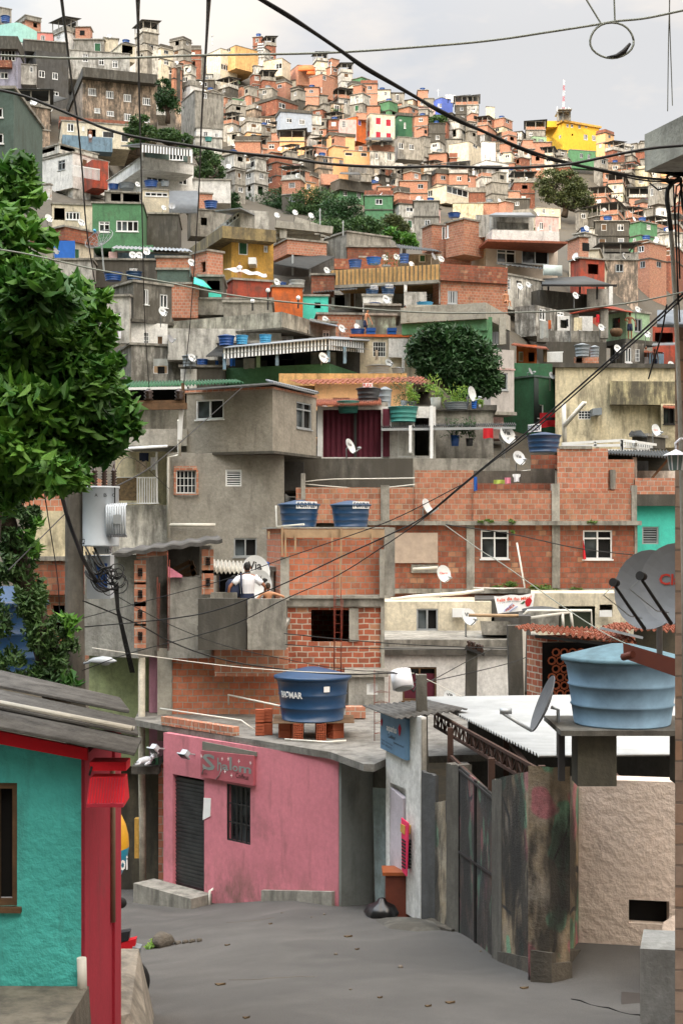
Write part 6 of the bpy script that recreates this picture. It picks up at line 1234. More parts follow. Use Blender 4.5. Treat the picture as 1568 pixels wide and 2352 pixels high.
# lattice house with tile roof
lh,g=H('low brick house with a lattice block wall and a clay tile roof','S3',30.5,535,668,1250,1350,1760,BRR,[],name='lattice_house',th=72,dep=3,roof=None)
mb=MB();a,b=Q('S3',668,1740,30.3),Q('S3',1240,1388,29.8);cw=.18;n=int((b.x-a.x)/cw);m_=int((b.z-a.z)/cw)
for j in range(m_):
    for i in range(n):
        c=Vector((a.x+cw*(i+.5+.5*(j%2)),30.2-.0,a.z+cw*(j+.5)));k=8;ri,ro=cw*.34,cw*.5;p=[c+Vector((ri*math.cos(2*math.pi*q/k),0,ri*math.sin(2*math.pi*q/k)))for q in range(k)];o_=[c+Vector((x*cw/2,0,z*cw/2))for x,z in ((1,.414),(.414,1),(-.414,1),(-1,.414),(-1,-.414),(-.414,-1),(.414,-1),(1,-.414))]
        o_=[c+Vector((ro*1.08*math.cos(2*math.pi*q/k),0,ro*1.08*math.sin(2*math.pi*q/k)))for q in range(k)]
        for q in range(k):mb.poly(p[q],o_[q],o_[(q+1)%k],p[(q+1)%k]);mb.poly(p[q],p[(q+1)%k],p[(q+1)%k]+Vector((0,.09,0)),p[q]+Vector((0,.09,0)))
lt=mb.build('lattice_screen',simple('lattice_clay','#b5603f',.9,0,.35),lh);MB().box(a.x-.1,30.34,a.z-.5,b.x,30.36,b.z).build('shade_backing',BLK,lh)  # black sheet behind the lattice stands in for shade in its openings
def tiles(root,A_,B_,C_,D_,nx,ny,nm='tile_roof',m=None):
    """clay channel tiles laid in overlapping courses from the eave AB up to the ridge DC"""
    A_,B_,C_,D_=map(Vector,(A_,B_,C_,D_));mb=MB();up=(B_-A_).cross(D_-A_).normalized();up=up if up.z>0 else -up;rg=random.Random(2)
    for j in range(ny):
        t0,t1=j/ny,(j+1.15)/ny
        for i in range(nx):
            s0,s1=i/nx,(i+1)/nx;jz=rg.uniform(-.012,.012)
            def pt(s,t):return A_.lerp(B_,s).lerp(D_.lerp(C_,s),t)
            for k in range(4):
                a0,a1=k/4,(k+1)/4;f=lambda a,t,e:pt(s0+(s1-s0)*a,t)+up*(.035*math.sin(math.pi*a)*(1 if i%2==0 else -.7)+e+jz)
                mb.smooth.add(len(mb.f));mb.poly(f(a0,t0,.03),f(a1,t0,.03),f(a1,t1,0),f(a0,t1,0));mb.poly(f(a0,t0,.0),f(a1,t0,.0),f(a1,t0,.03),f(a0,t0,.03))
    return mb.build(nm,m or TILR,root)
tiles(lh,Q('S3',455,1285,29.6),Q('S3',1260,1385,28.6),Q('S3',1180,1290,32),Q('S3',540,1262,32.5),40,6)
MB().bar(Q('S3',590,1335,29.6),Q('S3',1200,1400,28.8),.06).build('eave_board',DKF,lh)
lh2=thing('tile_roof',Q('S3',1300,1370,27),'second clay tile roof behind the two big dishes','roof');tiles(lh2,Q('S3',1030,1285,28.5),Q('S3',1640,1310,26.5),Q('S3',1640,1240,30),Q('S3',1130,1252,31),30,6);MB().bar(Q('S3',1020,1280,27.6),Q('S3',1300,1345,27.6),.05).build('gutter',ZN,lh2)
# ------------------------------------------------------------------ the slope above: centre
ph,g=H('long peach house with a clay tile eave behind the roof tanks','R5',64,600,600,1250,1060,1420,PEA,[(650,1178,685,1212,'s'),(720,1150,830,1240,'o')],name='peach_house',th=90,dep=5,roof=None,lm='the long peach house')
A(ph,'R5',66,365,365,1210,990,1070,PEC,[],th=90,dep=4,roof=None,name='upper_band');tiles(ph,Q('R5',500,1062,63.6),Q('R5',1255,1050,63.6),Q('R5',1210,1015,65.5),Q('R5',440,1035,65.5),46,3,'tile_eave');tiles(ph,Q('R5',1255,1062,64),Q('R5',1440,1060,64),Q('R5',1400,1010,67),Q('R5',1220,1015,67),14,4,'tile_eave')
T('R5',955,1185,165,110,59,TBK,'black lidded tank with a red and white sticker above the curtained room',('FLEX',.4,.62,.76,True),bang=-5,bm=TXR);T('R5',1065,1210,95,130,60,TGY,'grey tank right behind the black lidded tank');T('R5',822,1252,155,88,58,TTL,'faded teal open tank on bricks left of the black tank',lid=False);T('R5',1185,1312,205,112,58,TTL,'wide green tub shaped tank above the tile roof',lid=False)
T('R5',1020,995,170,62,67,TGY,'low dark grey lidded tank on the peach house');T('R5',1150,990,85,40,68,TGY,'small grey tank beside the mango tree')
tb_,g=H('small brick and white block tank base over the tile roof','R5',58.6,765,765,1085,1250,1400,BRO,[],name='tank_plinth',cat='plinth',th=90,dep=2,roof=None);A(tb_,'R5',58.5,888,888,1085,1246,1400,WBLK,[],th=90,dep=2,roof=None,name='block_wall');A(tb_,'R5',59.3,890,890,1085,1180,1250,CONC,[(900,1190,940,1215,'o'),(955,1190,1020,1215,'o')],th=90,dep=1,roof=None,name='pier')
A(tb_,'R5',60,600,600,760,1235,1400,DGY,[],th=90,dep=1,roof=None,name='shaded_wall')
pt_,g=H('grey planter terrace with potted plants above the sheet roof','R5',61,1275,1275,1780,1215,1600,CONC,[],name='planter_terrace',cat='terrace',th=90,dep=4,roof=None);bandy(pt_,g,1200,1235,.15,CONCD,'planter_slab')
def pot(r,x,y,w,h_,Y,m_,lb,ph=.6,pw=.5,lm_=LFY,n=260,ls=.13):
    b=Q(r,x,y,Y);k=Y/F/REG[r][2];t=thing('potted_plant',b,lb,'potted plant','potted plants on the roofs');MB().lathe([(0,0),(w*k*.4,0),(w*k*.5,h_*k),(w*k*.45,h_*k),(w*k*.4,h_*k*.85),(0,h_*k*.85)],14,b).build('pot',m_,t)
    mb=MB();c=b+Vector((0,0,h_*k+ph*.5));leafcloud(mb,[(c,(pw,pw*.7,ph)),(c+Vector((pw*.5,0,-ph*.2)),(pw*.5,pw*.4,ph*.5))],n,ls,rg,.4,0,.1)
    for i in range(5):mb.tube([b+Vector((0,0,h_*k*.8)),c+Vector((rg.uniform(-.5,.5)*pw,0,rg.uniform(0,.5)*ph))],.012,4)
    mb.build('plant',lm_,t);return t
pot('R5',1400,1225,72,75,59.5,TWG,'leafy shrub in a pale bucket on the planter terrace',.75,.7);pot('R5',1520,1228,120,45,59.8,TGY,'bright green bush in a long grey trough on the planter terrace',.6,.9,n=420);pot('R5',1190,1200,50,30,60.5,TGY,'pale feathery bush behind the wide green tub',.85,.7,LFO,300);pot('R5',1245,1200,60,25,60.2,TBK,'thin potted bush beside the wide green tub',.7,.35)
pot('R6',155,1470,50,50,57.6,TBK,'small potted tree under the edge of the sheet roof',.9,.3,LFM,200);pot('R6',60,1470,60,70,57.8,TBL,'dark bush in a blue bucket under the sheet roof',.5,.8,LFM,300);pot('R6',220,1222,30,25,59.5,TWG,'small green plant in a white pot beside the planter dish',.3,.2)
dish(Q('R6',175,1125,59.3),.62,55,10,'dish turned sideways above the planter terrace',None,.2);T('R6',70,1230,180,52,59.6,TGY,'low rusty grey trough on the planter terrace',lid=False);T('R6',186,1222,38,55,59.4,CBU,'small blue drum on the planter terrace',lid=False)
# green balcony house
gb,g=H('green walled roof terrace under a striped metal awning','R5',72,0,700,940,925,1120,GRN,[],name='green_balcony_house',th=20,dep=6,roof=None,lm='the green roof terrace')
roofq(gb,'R5',[(-5,858,71),(690,800,71),(960,828,73),(330,840,73)],AL,0,0,'awning_underside',.02)
def fringe(root,a,b,hh,n,nm='awning_fringe'):
    mb=MB();d=(b-a)/n
    for i in range(n):mb.cur=i%2;p=a+d*i;mb.poly(p-Vector((0,0,hh)),p+d-Vector((0,0,hh)),p+d+Vector((0,.06,0)),p+Vector((0,.06,0)))
    return mb.build(nm,[ZW,ZND],root)
fringe(gb,Q('R5',0,822,71),Q('R5',690,762,71),.55,60);fringe(gb,Q('R5',695,762,71),Q('R5',930,785,73.5),.55,30)
sheet(gb,Q('R5',-5,820,70.9),Q('R5',690,758,70.9),Q('R5',730,744,77),Q('R5',60,800,77),ZN,0,0,.04,'awning');sheet(gb,Q('R5',690,758,70.9),Q('R5',965,772,73.6),Q('R5',960,760,78),Q('R5',730,744,77),ZN,0,0,.04,'awning')
posts(gb,'R5',71.2,[(352,830,940),(692,800,915),(800,815,925),(5,860,965)],SKB,.16)
A(gb,'R5',76,20,20,900,835,1000,DGY,[(285,900,345,945,'o'),(370,895,470,945,'o')],th=90,dep=3,roof=None,name='rear_wall');posts(gb,'R5',72,[(228,872,950)],GRL,.2)
A(gb,'R5',75,575,575,740,850,1000,WHG,[],th=90,dep=1,roof=None,name='white_partition')
via('R5',660,885,70.5,72,38,'dish with black writing fixed to the green terrace corner',mastz=.1)
for x0,x1,y0,y1,m_,lb in ((130,205,890,958,TWG,'grey sheet drying under the striped awning'),(40,75,880,940,CBU,'blue cloth drying under the striped awning'),(10,35,885,935,CLW,'white shirt drying under the striped awning')):cloth('R5',x0,y0,x1,y1,73,m_,lb)
# left part: tanks on blocks, long stained balcony
T('R4',1498,806,118,72,75,TBL,'dark blue tank, the western of three in front of the stained balcony');T('R5',120,798,88,66,75,TSK,'bright sky blue tank, the middle of three before the stained balcony',lid=False);T('R5',275,790,88,62,75,TSK,'bright sky blue tank, the eastern of three before the stained balcony',lid=False)
tbs,g=H('low dark tank platform in front of the stained balcony','R4',76,1440,1440,1930,790,900,DGY,[],name='tank_platform',cat='platform',th=90,dep=4)
T('R4',1255,945,105,80,73,TGY,'grey tank beside the dish left of the green terrace');via('R4',1272,885,72.5,55,35,'dish with black writing in front of the grey tank');T('R4',1340,945,80,55,74,TBL,'blue drum under the clothes line left of the green terrace',lid=False)
lt_,g=H('pale stained terrace with a white corner left of the green terrace','R4',73.5,1195,1195,1490,950,1100,CONCD,[],name='tank_terrace',cat='terrace',th=90,dep=3);A(lt_,'R4',73.3,1195,1195,1300,960,1100,WHT,[],th=90,dep=1,roof=None,name='white_corner');roofq(lt_,'R4',[(1360,878,73),(1490,878,73),(1480,810,77),(1440,812,77)],ZND,8,.05,'roof_sheet');posts(lt_,'R4',73,[(1488,830,970)],CRM,.14)
for x0,x1,y0,y1,m_,lb in ((1425,1445,905,950,CBU,'pale blue cloth on the line left of the green terrace'),(1470,1500,890,940,CLB,'dark cloth on the line left of the green terrace'),(1505,1530,885,935,CLW,'white cloth on the line left of the green terrace')):cloth('R4',x0,y0,x1,y1,73.5,m_,lb)
sbm,g=H('house with a long rain streaked concrete balcony turning a corner','R4',78,1105,1864,2046,582,692,plaster('rain_streaked_concrete','#c2bfb0',.75),[],name='streaked_balcony_house',th=28,dep=6,lm='the rain streaked balcony',roof=None)
A(sbm,'R4',79,1110,1110,1860,692,900,WHG,[(1550,760,1560,764,'o')],th=88,dep=5,roof=None,name='lower_wall');bandy(sbm,g,690,702,.25,CONCD,'balcony_slab');A(sbm,'R5',81,0,0,320,520,620,CONC,[],th=88,dep=5,roof='slab',name='upper_room');A(sbm,'R5',80.5,330,330,560,700,800,CONCD,[(380,745,460,800,'t')],th=88,dep=3,roof=None,name='rear_room')
for i,(x,y0,y1)in enumerate(((190,505,575),(292,435,570),(492,485,560))):p=Q('R5',x,y1,79);t=thing('terrace_lamp',p,'%s black post lamp with a white bulb along the streaked balcony'%('westernmost','tallest','easternmost')[i],'lamp','black post lamps');MB().bar(p,Q('R5',x,y0+12,79),.09).build('post',DKF,t);MB().lathe([(0,-.13),(.1,-.08),(.13,0),(.09,.1),(0,.14)],12,Q('R5',x,y0+6,79)).build('globe',TXW,t)
# grey corner house and its white base
gc,g=H('dark stained grey corner house with two windows over a white base','R4',80,750,885,1138,385,650,plaster('stained_grey_wall','#a29f96',1.0),[(952,432,985,535,'s'),(1060,466,1110,555,'s')],name='grey_corner_house',th=52,lm='the stained grey corner house')
bandy(gc,g,630,650,.2,CONCD,'floor_slab');A(gc,'R4',80.2,840,870,1110,650,800,WHT,[(950,718,986,798,'g'),(1040,740,1080,802,'p:brown')],th=70,name='lower_wall',roof=None);g3=A(gc,'R4',79.6,650,855,870,480,790,WHG,[(756,586,800,655,'t')],th=10,name='west_wing',roof='slab',dep=4)
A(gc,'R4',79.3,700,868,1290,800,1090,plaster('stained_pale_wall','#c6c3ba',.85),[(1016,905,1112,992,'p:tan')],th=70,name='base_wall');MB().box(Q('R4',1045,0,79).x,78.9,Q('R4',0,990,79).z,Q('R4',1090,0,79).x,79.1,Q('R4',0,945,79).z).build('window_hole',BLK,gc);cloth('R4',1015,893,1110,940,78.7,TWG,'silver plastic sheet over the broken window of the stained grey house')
cloth('R4',782,690,803,760,79,CLW,'white cloth hanging under the west window of the grey corner house')
via('R4',1078,582,79,62,45,'dish with black writing on the grey corner house');plain('R4',1130,760,78,58,60,'dark dish turned sideways on the white base wall',m=DSG)
ob,g=H('bare orange brick house with a tall post before it','R4',84,1138,1138,1310,400,620,BRO,[],name='orange_brick_house',th=88,dep=5);A(ob,'R4',85,1040,1040,1245,305,400,GRG,[],th=88,dep=3,name='green_grey_parapet');A(ob,'R4',88,1035,1035,1255,225,320,BR,[],th=88,dep=4,name='upper_wall')
A(ob,'R4',87,1270,1370,1475,180,350,BRO,[(1330,250,1360,320,'o')],th=50,name='unfinished_room');A(ob,'R4',85,1310,1310,1475,350,540,CONCD,[(1370,375,1455,440,'o')],th=88,dep=4,name='east_wall');roofq(ob,'R4',[(1280,395,83),(1400,430,83),(1345,372,85),(1280,350,85)],TUR,0,0,'turquoise_awning',.02);A(ob,'R4',84.5,1380,1380,1462,455,520,TUR,[],th=88,dep=1,roof=None,name='turquoise_wall')
via('R4',1268,255,83.5,52,35,'dish with black writing beside the unfinished brick room')
A(ob,'R5',84.2,-250,-250,320,500,600,CONC,[],th=88,dep=4,name='grey_annex')
lb_,g=H('faded blue and pink house with a low sheet roof','R4',100,720,770,1260,190,260,SKB,[],name='blue_pink_house',th=80,dep=6);A(lb_,'R4',99.5,720,720,775,185,260,PNL,[],th=88,dep=1,roof=None,name='pink_corner');roofq(lb_,'R4',[(735,160,99),(1275,182,99),(1240,165,106),(770,145,106)],ZN,12,.06,'roof_sheet')
for i,(x,y)in enumerate(((880,205),(925,208),(970,182))):via('R4',x,y,97.5,50,25,('westernmost','middle','highest')[i]+' of three dishes before the faded blue wall')
gwl,g=H('long blackened concrete wall under the faded blue house','R4',94,610,610,1035,240,420,CONCD,[],name='blackened_wall',cat='wall',th=88,dep=5);A(gwl,'R4',92,330,330,610,240,420,WHG,[],th=88,dep=5,name='west_wall')
T('R4',750,378,130,58,88,TBL,'bright blue open tank at the foot of the blackened wall',lid=False);T('R4',888,374,115,62,88,TDB,'navy tank with white lettering at the foot of the blackened wall',('FORTLEV',.5,.5,.66,False),bang=5,lid=False,bm=TXW)
md=thing('satellite_dish',Q('R4',672,300,92),'very large open mesh dish on a tall pole','satellite dish');c=Q('R4',672,128,92);ux,uz,un=Vector((.9,0,.42)),Vector((-.25,.75,.60)),Vector((-.35,-.6,.72));mb=MB();rr=1.0
for k in range(1,5):mb.tube([c+(ux*math.cos(a)+uz*math.sin(a))*rr*k/4+un*.35*(k/4)**2 for a in [i*.314 for i in range(21)]],.022 if k==4 else .012,4)
for i in range(12):a=i*.5236;mb.tube([c+(ux*math.cos(a)+uz*math.sin(a))*rr*k/4+un*.35*(k/4)**2 for k in range(5)],.016,4)
for i in range(3):a=i*2.09+.5;mb.tube([c+(ux*math.cos(a)+uz*math.sin(a))*rr+un*.35,c+un*.9],.018,4)
mb.build('mesh_reflector',DSG,md);MB().tube([c+un*.85,c+un*1.05],.09,8).build('feed_horn',TSK,md);MB().bar(Q('R4',690,320,92),c,.10).build('pole',AL,md)
bc,g=H('brick topped cream house with a blue tarpaulin window','R4',98,200,430,650,20,105,BRD,[],name='brick_topped_house',th=40,dep=6,lm='the brick topped house');A(bc,'R4',98.5,310,440,620,105,300,CRL,[(495,165,528,245,'p:grn')],th=40,name='lower_wall');cloth('R4',355,112,498,238,95.5,CBU,'bright blue tarpaulin hanging on the brick topped house',name='tarpaulin',cat='tarpaulin',group=None);plain('R4',372,180,94,45,50,'grey dish beside the blue tarpaulin',m=DSG)
# yellow building
yb,g=H('yellow house with a heavy mossy parapet and a green window','R5',100,-255,52,328,95,440,YEL,[(98,110,160,206,'p:grn'),(265,143,293,190,'l')],name='yellow_house',th=68,dep=7,roof=None,lm='the yellow house');g2=A(yb,'R5',98.5,-260,-10,345,12,92,OCH,[],th=68,roof=None,name='parapet')
MB().obox(Q('R5',162,266,99),Q('R5',212,266,99)-Q('R5',162,266,99),(0,1.5,0),Q('R5',162,222,99)-Q('R5',162,266,99)).build('air_conditioner',WF,yb);A(yb,'R5',99,-260,48,60,95,440,CONC,[],th=20,dep=3,roof=None,name='side_wall')if 0 else None
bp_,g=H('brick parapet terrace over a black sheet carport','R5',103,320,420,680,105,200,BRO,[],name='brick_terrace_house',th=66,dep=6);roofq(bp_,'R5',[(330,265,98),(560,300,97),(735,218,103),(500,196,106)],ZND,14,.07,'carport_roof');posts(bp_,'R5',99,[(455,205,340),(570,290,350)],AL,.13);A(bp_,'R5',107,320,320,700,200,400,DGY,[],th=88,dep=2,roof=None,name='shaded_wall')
cf,g=H('unfinished bare concrete frame beside the yellow house','R5',112,345,345,660,60,110,CONCL,[],name='unfinished_building',th=88,dep=4,roof=None)
for a,b in (((340,5),(720,45)),((345,45),(600,50)),((395,0),(395,100)),((530,40),(530,110)),((345,85),(640,100)),((470,-20),(710,60)),((645,30),(645,90))):MB().bar(Q('R5',*a,108+a[0]*.004+a[1]*.011),Q('R5',*b,108+a[0]*.004+a[1]*.011),.55).build('beam',CONCL,cf)
cgb,g=H('bare grey concrete block house below the dark trees','R5',111,632,812,1105,55,330,CONC,[(660,300,670,302,'o')],name='grey_block_house',th=58,dep=8,lm='the bare grey block house');A(cgb,'R5',110,815,815,1160,155,320,BRD,[],th=88,dep=3,name='brick_wall')
# long ochre parapet house
oy,g=H('long house with a ribbed ochre parapet and white veranda below','R5',92,708,1425,1760,268,372,PEC,[],name='ochre_parapet_house',th=17,dep=7,roof=None,lm='the ochre parapet')
mb=MB();n=26
for i in range(n+1):p=g.C+g.L*(g.tl*i/n);mb.bar(p-g.R*.05,p-g.R*.05+Vector((0,0,g.h)),.09)
mb.build('parapet_ribs',OCH,oy);MB().obox(g.C-g.R*.3+Vector((0,0,-.22)),g.L*g.tl,g.R*.5,Vector((0,0,.2))).build('eave',CONC,oy)
g2=A(oy,'R5',92,1425,1425,1875,262,372,BRD,[],th=73,dep=4,roof=None,name='east_parapet');g3=A(oy,'R5',92.3,1380,1432,1875,372,600,BR,[(1478,445,1546,530,'q:alu')],th=74,dep=5,roof=None,name='east_wall')
A(oy,'R5',97,600,600,1420,430,600,WHG,[(730,470,800,560,'o'),(830,450,870,560,'p:brown'),(1325,445,1365,490,'g')],th=88,dep=3,roof=None,name='veranda_wall');posts(oy,'R5',92.5,[(722,460,570),(1200,395,450),(1432,372,530)],WHT,.2);roofq(oy,'R5',[(585,455,90),(880,430,91),(870,420,95),(600,440,95)],ZND,10,.06,'lean_to_roof')
A(oy,'R5',91,1190,1190,1340,450,560,WHG,[],th=88,dep=2,roof=None,name='stair_wall')
T('R5',868,292,95,58,96,TBL,'blue tank behind the west end of the ochre parapet',lid=False);T('R5',990,268,105,48,97,CBU,'tank wrapped in blue plastic behind the ochre parapet',lid=False);T('R5',1192,262,70,68,97,TBL,'deep blue tank between dishes behind the ochre parapet',lid=False)
via('R5',1066,222,95,42,25,'dish left of the deep blue tank');via('R5',1142,218,95,44,25,'dish in front of the deep blue tank');plain('R5',1240,265,94,38,30,'low small dish on the ochre parapet');via('R5',1437,232,95,42,25,'dish at the east end of the ochre parapet');via('R5',682,308,93,48,40,'dish at the west end of the ochre parapet');plain('R5',1388,215,96,50,60,'dark sideways dish behind the ochre parapet',m=DSG)
A(oy,'R5',101,900,900,940,225,320,PEA,[],th=88,dep=1,roof='slab',name='chimney');A(oy,'R5',100,730,730,1150,230,300,BRD,[],th=88,dep=1,roof=None,name='rear_wall');A(oy,'R5',104,1150,1150,1440,200,300,CONC,[(1290,205,1330,255,'p:grn')],th=88,dep=2,roof=None,name='roof_room');roofq(oy,'R5',[(1150,160,101),(1440,185,101),(1400,170,106),(1140,135,106)],ZND,10,.06,'roof_sheet')
pot('R5',1075,295,60,20,94,TGY,'scrubby plants growing behind the ochre parapet',.7,1.2,LFO,260)
wb,g=H('white painted tank plinth under two navy tanks','R5',88,920,920,1110,478,600,WHT,[],name='white_plinth',cat='plinth',th=88,dep=3);T('R5',980,478,92,52,88.5,TDB,'navy tank with a white sticker, the western of the pair on the white plinth',('FORTLEV',.5,.4,.58,True),bang=20,lid=True);T('R5',1085,470,100,55,89.5,TDB,'navy tank with a white sticker, the eastern of the pair on the white plinth',('FORTLEV',.5,.4,.58,True),bang=10)
via('R5',1075,500,86.5,62,40,'dish with black writing on the white plinth');T('R5',995,545,90,22,86,TBL,'low blue lid of a tank below the white plinth',lid=False)
ow,g=H('bright orange terrace wall below the yellow house','R5',88,320,320,522,418,640,ORG,[],name='orange_wall_house',th=84,dep=5,lm='the bright orange wall');A(ow,'R5',89,20,60,320,370,520,REDO,[],th=70,dep=4,name='stained_red_wall');T('R5',485,448,110,82,91,TWG,'pale grey lidless tank behind the bright orange wall',lid=False);T('R5',385,425,60,40,91,TBL,'small blue tank behind the bright orange wall');via('R5',352,385,90,50,40,'dish with black writing above the bright orange wall');plain('R5',445,415,90,45,55,'grey sideways dish above the bright orange wall',m=DSG)
A(ow,'R5',90,522,522,690,480,640,TUR,[(600,520,640,560,'o')],th=88,dep=3,name='turquoise_wall');A(ow,'R5',92,580,580,730,340,480,BRD,[],th=88,dep=3,name='brick_wall')
rt=thing('torn_white_roof',Q('R5',150,340,93),'torn white plastic roof sheets under the yellow house','roof');roofq(rt,'R5',[(5,300,93),(285,350,92),(280,330,95),(60,290,96)],ZW,3,.05,'sheet',.05)
person(Q('R5',105,378,92),1.2,'person in white leaning under the torn white roof',yaw=0,shirt=CLW,skin=SKIL)
# men filling the tank
mr,g=H('orange edged roof with blue crates where men carry a tank','R5',76,850,850,1385,742,1060,CRL,[(985,780,1070,880,'g'),(1105,790,1120,792,'o')],name='crate_roof_house',th=86,dep=6,roof=None,lm='the crate roof');bandy(mr,g,732,748,.15,ORG,'roof_slab');MB().box(Q('R5',1088,0,76).x,75.93,Q('R5',0,885,76).z,Q('R5',1240,0,76).x,76,Q('R5',0,760,76).z).build('white_patch',WHT,mr)
A(mr,'R5',76.5,860,860,1180,890,1100,CONC,[],th=88,dep=2,roof=None,name='stained_base');posts(mr,'R5',75.6,[(1185,870,980)],WHT,.15);cloth('R5',1000,835,1020,900,75.6,COC,'pale cloth hanging from the barred window');via('R5',1092,920,74,58,35,'dish with black writing below the barred window');via('R5',782,692,78,55,40,'dish with black writing left of the blue crates');via('R5',672,632,84,48,35,'dish with black writing behind the wavy sheet roof');plain('R5',880,680,80,45,35,'pale dish beside the bare backed man at the crates')
T('R5',885,742,100,50,76.5,TBL,'blue open tank beside the crates on the orange edged roof',lid=False)
for i,x in enumerate((972,1110)):a=Q('R5',x-28,732,76.2);b=Q('R5',x+28,692,76.2);t=thing('crate',a,'%s blue plastic crate on the orange edged roof'%('western','eastern')[i],'crate','blue crates');MB().box(a.x,76,a.z,b.x,77,b.z).build('box',CBU,t);MB().box(a.x-.03,75.95,b.z-.18,b.x+.03,77.05,b.z).build('rim',TBL,t)
T('R5',1240,685,95,85,76.5,TGY,'grey tank being lifted by two men',lid=False);person(Q('R5',935,742,77),1.45,'bare backed man bending over the blue crates',skin=SKIL,pants=CLB,yaw=60,lean=.15,arms=((-.3,-.3,.8),(.3,-.35,.9)));person(Q('R5',1295,742,77),1.9,'bare chested man in grey shorts steadying the lifted grey tank',skin=SKIL,pants=DGY,yaw=-70,arms=((-.2,-.5,1.2),(.35,-.45,1.3)));person(Q('R5',1195,742,78),1.7,'man behind the lifted grey tank in white shorts',skin=SKIN,pants=CLW,yaw=80,arms=((-.2,-.4,1.1),(.3,-.4,1.1)))
bs_,g=H('stack of bricks carrying the lifted grey tank','R5',76.6,1195,1195,1290,686,745,BRO,[],name='brick_stack',cat='bricks',th=88,dep=1,roof=None)
ld=thing('ladder',Q('R5',1265,780,75.5),'pale ladder leaning on the orange edged roof','ladder');mb=MB();mb.bar(Q('R5',1250,790,75.3),Q('R5',1252,700,75.9),.06);mb.bar(Q('R5',1298,790,75.3),Q('R5',1302,700,75.9),.06)
for i in range(5):mb.bar(Q('R5',1250,785-i*19,75.4),Q('R5',1300,785-i*19,75.4),.05)
mb.build('rails',CRM,ld)
mw,g=H('mossy green and white wall behind the bare backed man','R5',84,925,925,1135,605,742,plaster('mossy_white_wall','#b9cdb9',1.0),[],name='mossy_wall_house',th=84,dep=4);A(mw,'R5',85,935,935,1165,540,605,CONCD,[],th=84,dep=4,name='parapet');A(mw,'R5',86,620,620,925,600,760,BR,[],th=86,dep=4,name='brick_wall');A(mw,'R5',83,560,570,740,650,790,CONC,[(600,670,620,745,'p:tan'),(655,705,700,750,'t')],th=70,dep=4,name='west_room');roofq(mw,'R5',[(565,640,82),(760,680,82),(740,665,85),(570,625,86)],ZN,14,.06,'roof_sheet')
A(mw,'R5',85,870,870,980,635,700,TWG,[],th=88,dep=1,roof=None,name='pale_box')
# right hand cluster: green frame house
gf,g=H('concrete and green framed house with open top floor beside the mango tree','R6',70,-300,262,425,520,625,CONCL,[],name='green_frame_house',th=22,dep=7,roof=None,lm='the green framed house')
g2=A(gf,'R6',70.4,-60,240,425,780,840,GRD,[],th=24,roof=None,name='green_band');MB().obox(g.C+g.R*.2+Vector((0,0,-.02))-Vector((0,0,.55)),g.L*g.tl,g.R*.3,Vector((0,0,.55))).build('green_beam',GRN,gf)
for x,w_ in ((236,.45),(284,.3),(372,.35)):MB().bar(Q('R6',x,800,70.6 if x<300 else 71.5),Q('R6',x,620,70.6 if x<300 else 71.5),w_).build('green_post' if x<300 else 'column',GRN if x<300 else CONCL,gf)
A(gf,'R6',74,-100,60,420,620,860,DGY,[(95,660,200,800,'o'),(300,650,360,800,'p:grey')],th=70,dep=4,roof=None,name='inner_wall');g3=A(gf,'R6',69.4,225,295,450,828,1245,plaster('pale_pink_grey_render','#c3bdb8',.2),[(330,985,408,1100,'s:alu')],th=66,dep=4,roof=None,name='front_wall');bandy(gf,g3,950,962,.04,PNL,'moulding');bandy(gf,g3,1240,1262,.1,CONC,'base_slab');A(gf,'R6',71,290,290,380,1240,1420,PNL,[(318,1270,340,1330,'s')],th=86,dep=2,roof=None,name='striped_base')
A(gf,'R5',71.5,1210,1210,1568,535,640,CONCL,[],th=88,dep=4,roof=None,name='west_parapet');A(gf,'R5',72,1310,1310,1570,640,760,GRD,[(1430,660,1540,700,'o')],th=88,dep=4,roof=None,name='west_wall');T('R5',1328,545,115,26,74,TSK,'sky blue tub on the concrete parapet above the mango tree',lid=False)
gt_,g=H('tall dark green house wall with an awning window','R6',75,380,582,728,1008,1420,GRD,[(590,1195,645,1285,'s')],name='green_tower_house',th=48,dep=5,roof=None,lm='the tall dark green wall');A(gt_,'R6',77,380,450,725,920,1020,GRD,[],th=80,dep=4,roof=None,name='upper_wall');bandy(gt_,g,1000,1012,.06,GRG,'coping')
sheet(gt_,Q('R6',583,1340,74.8),Q('R6',740,1340,77),Q('R6',722,1060,77),Q('R6',583,1015,74.8),simple('black_netting','#1d2a26',.8),0,0,.03,'netting');cloth('R6',620,1250,735,1345,73.5,CLR,'red and black flag hanging on the dark green wall',name='flag',cat='flag',group=None);cloth('R6',655,1280,735,1300,73.3,CBK,'black stripe of cloth across the red flag',group=None)
plain('R6',560,975,76,45,60,'dark small dish on the dark green wall',m=DSG);via('R6',703,1003,73,50,35,'white dish with red writing beside the cream wall')
bl,g=H('big blackened cream house with a barred window and wall air conditioner','R6',70,720,722,1520,945,1500,CRM,[(875,1237,957,1293,'g'),(1440,1215,1520,1325,'s:dk')],name='cream_house',th=86,dep=7,roof=None,lm='the big blackened cream house')
bandy(bl,g,922,950,.15,CONCD,'coping');A(bl,'R6',69.6,1082,1082,1520,1040,1195,plaster('mossy_cream','#d0c69c',1.0),[],th=86,dep=2,roof=None,name='east_parapet');A(bl,'R6',69.2,1420,1420,1560,1190,1480,CRM,[(1437,1200,1512,1325,'s:dk')],th=88,dep=2,roof=None,name='bay')
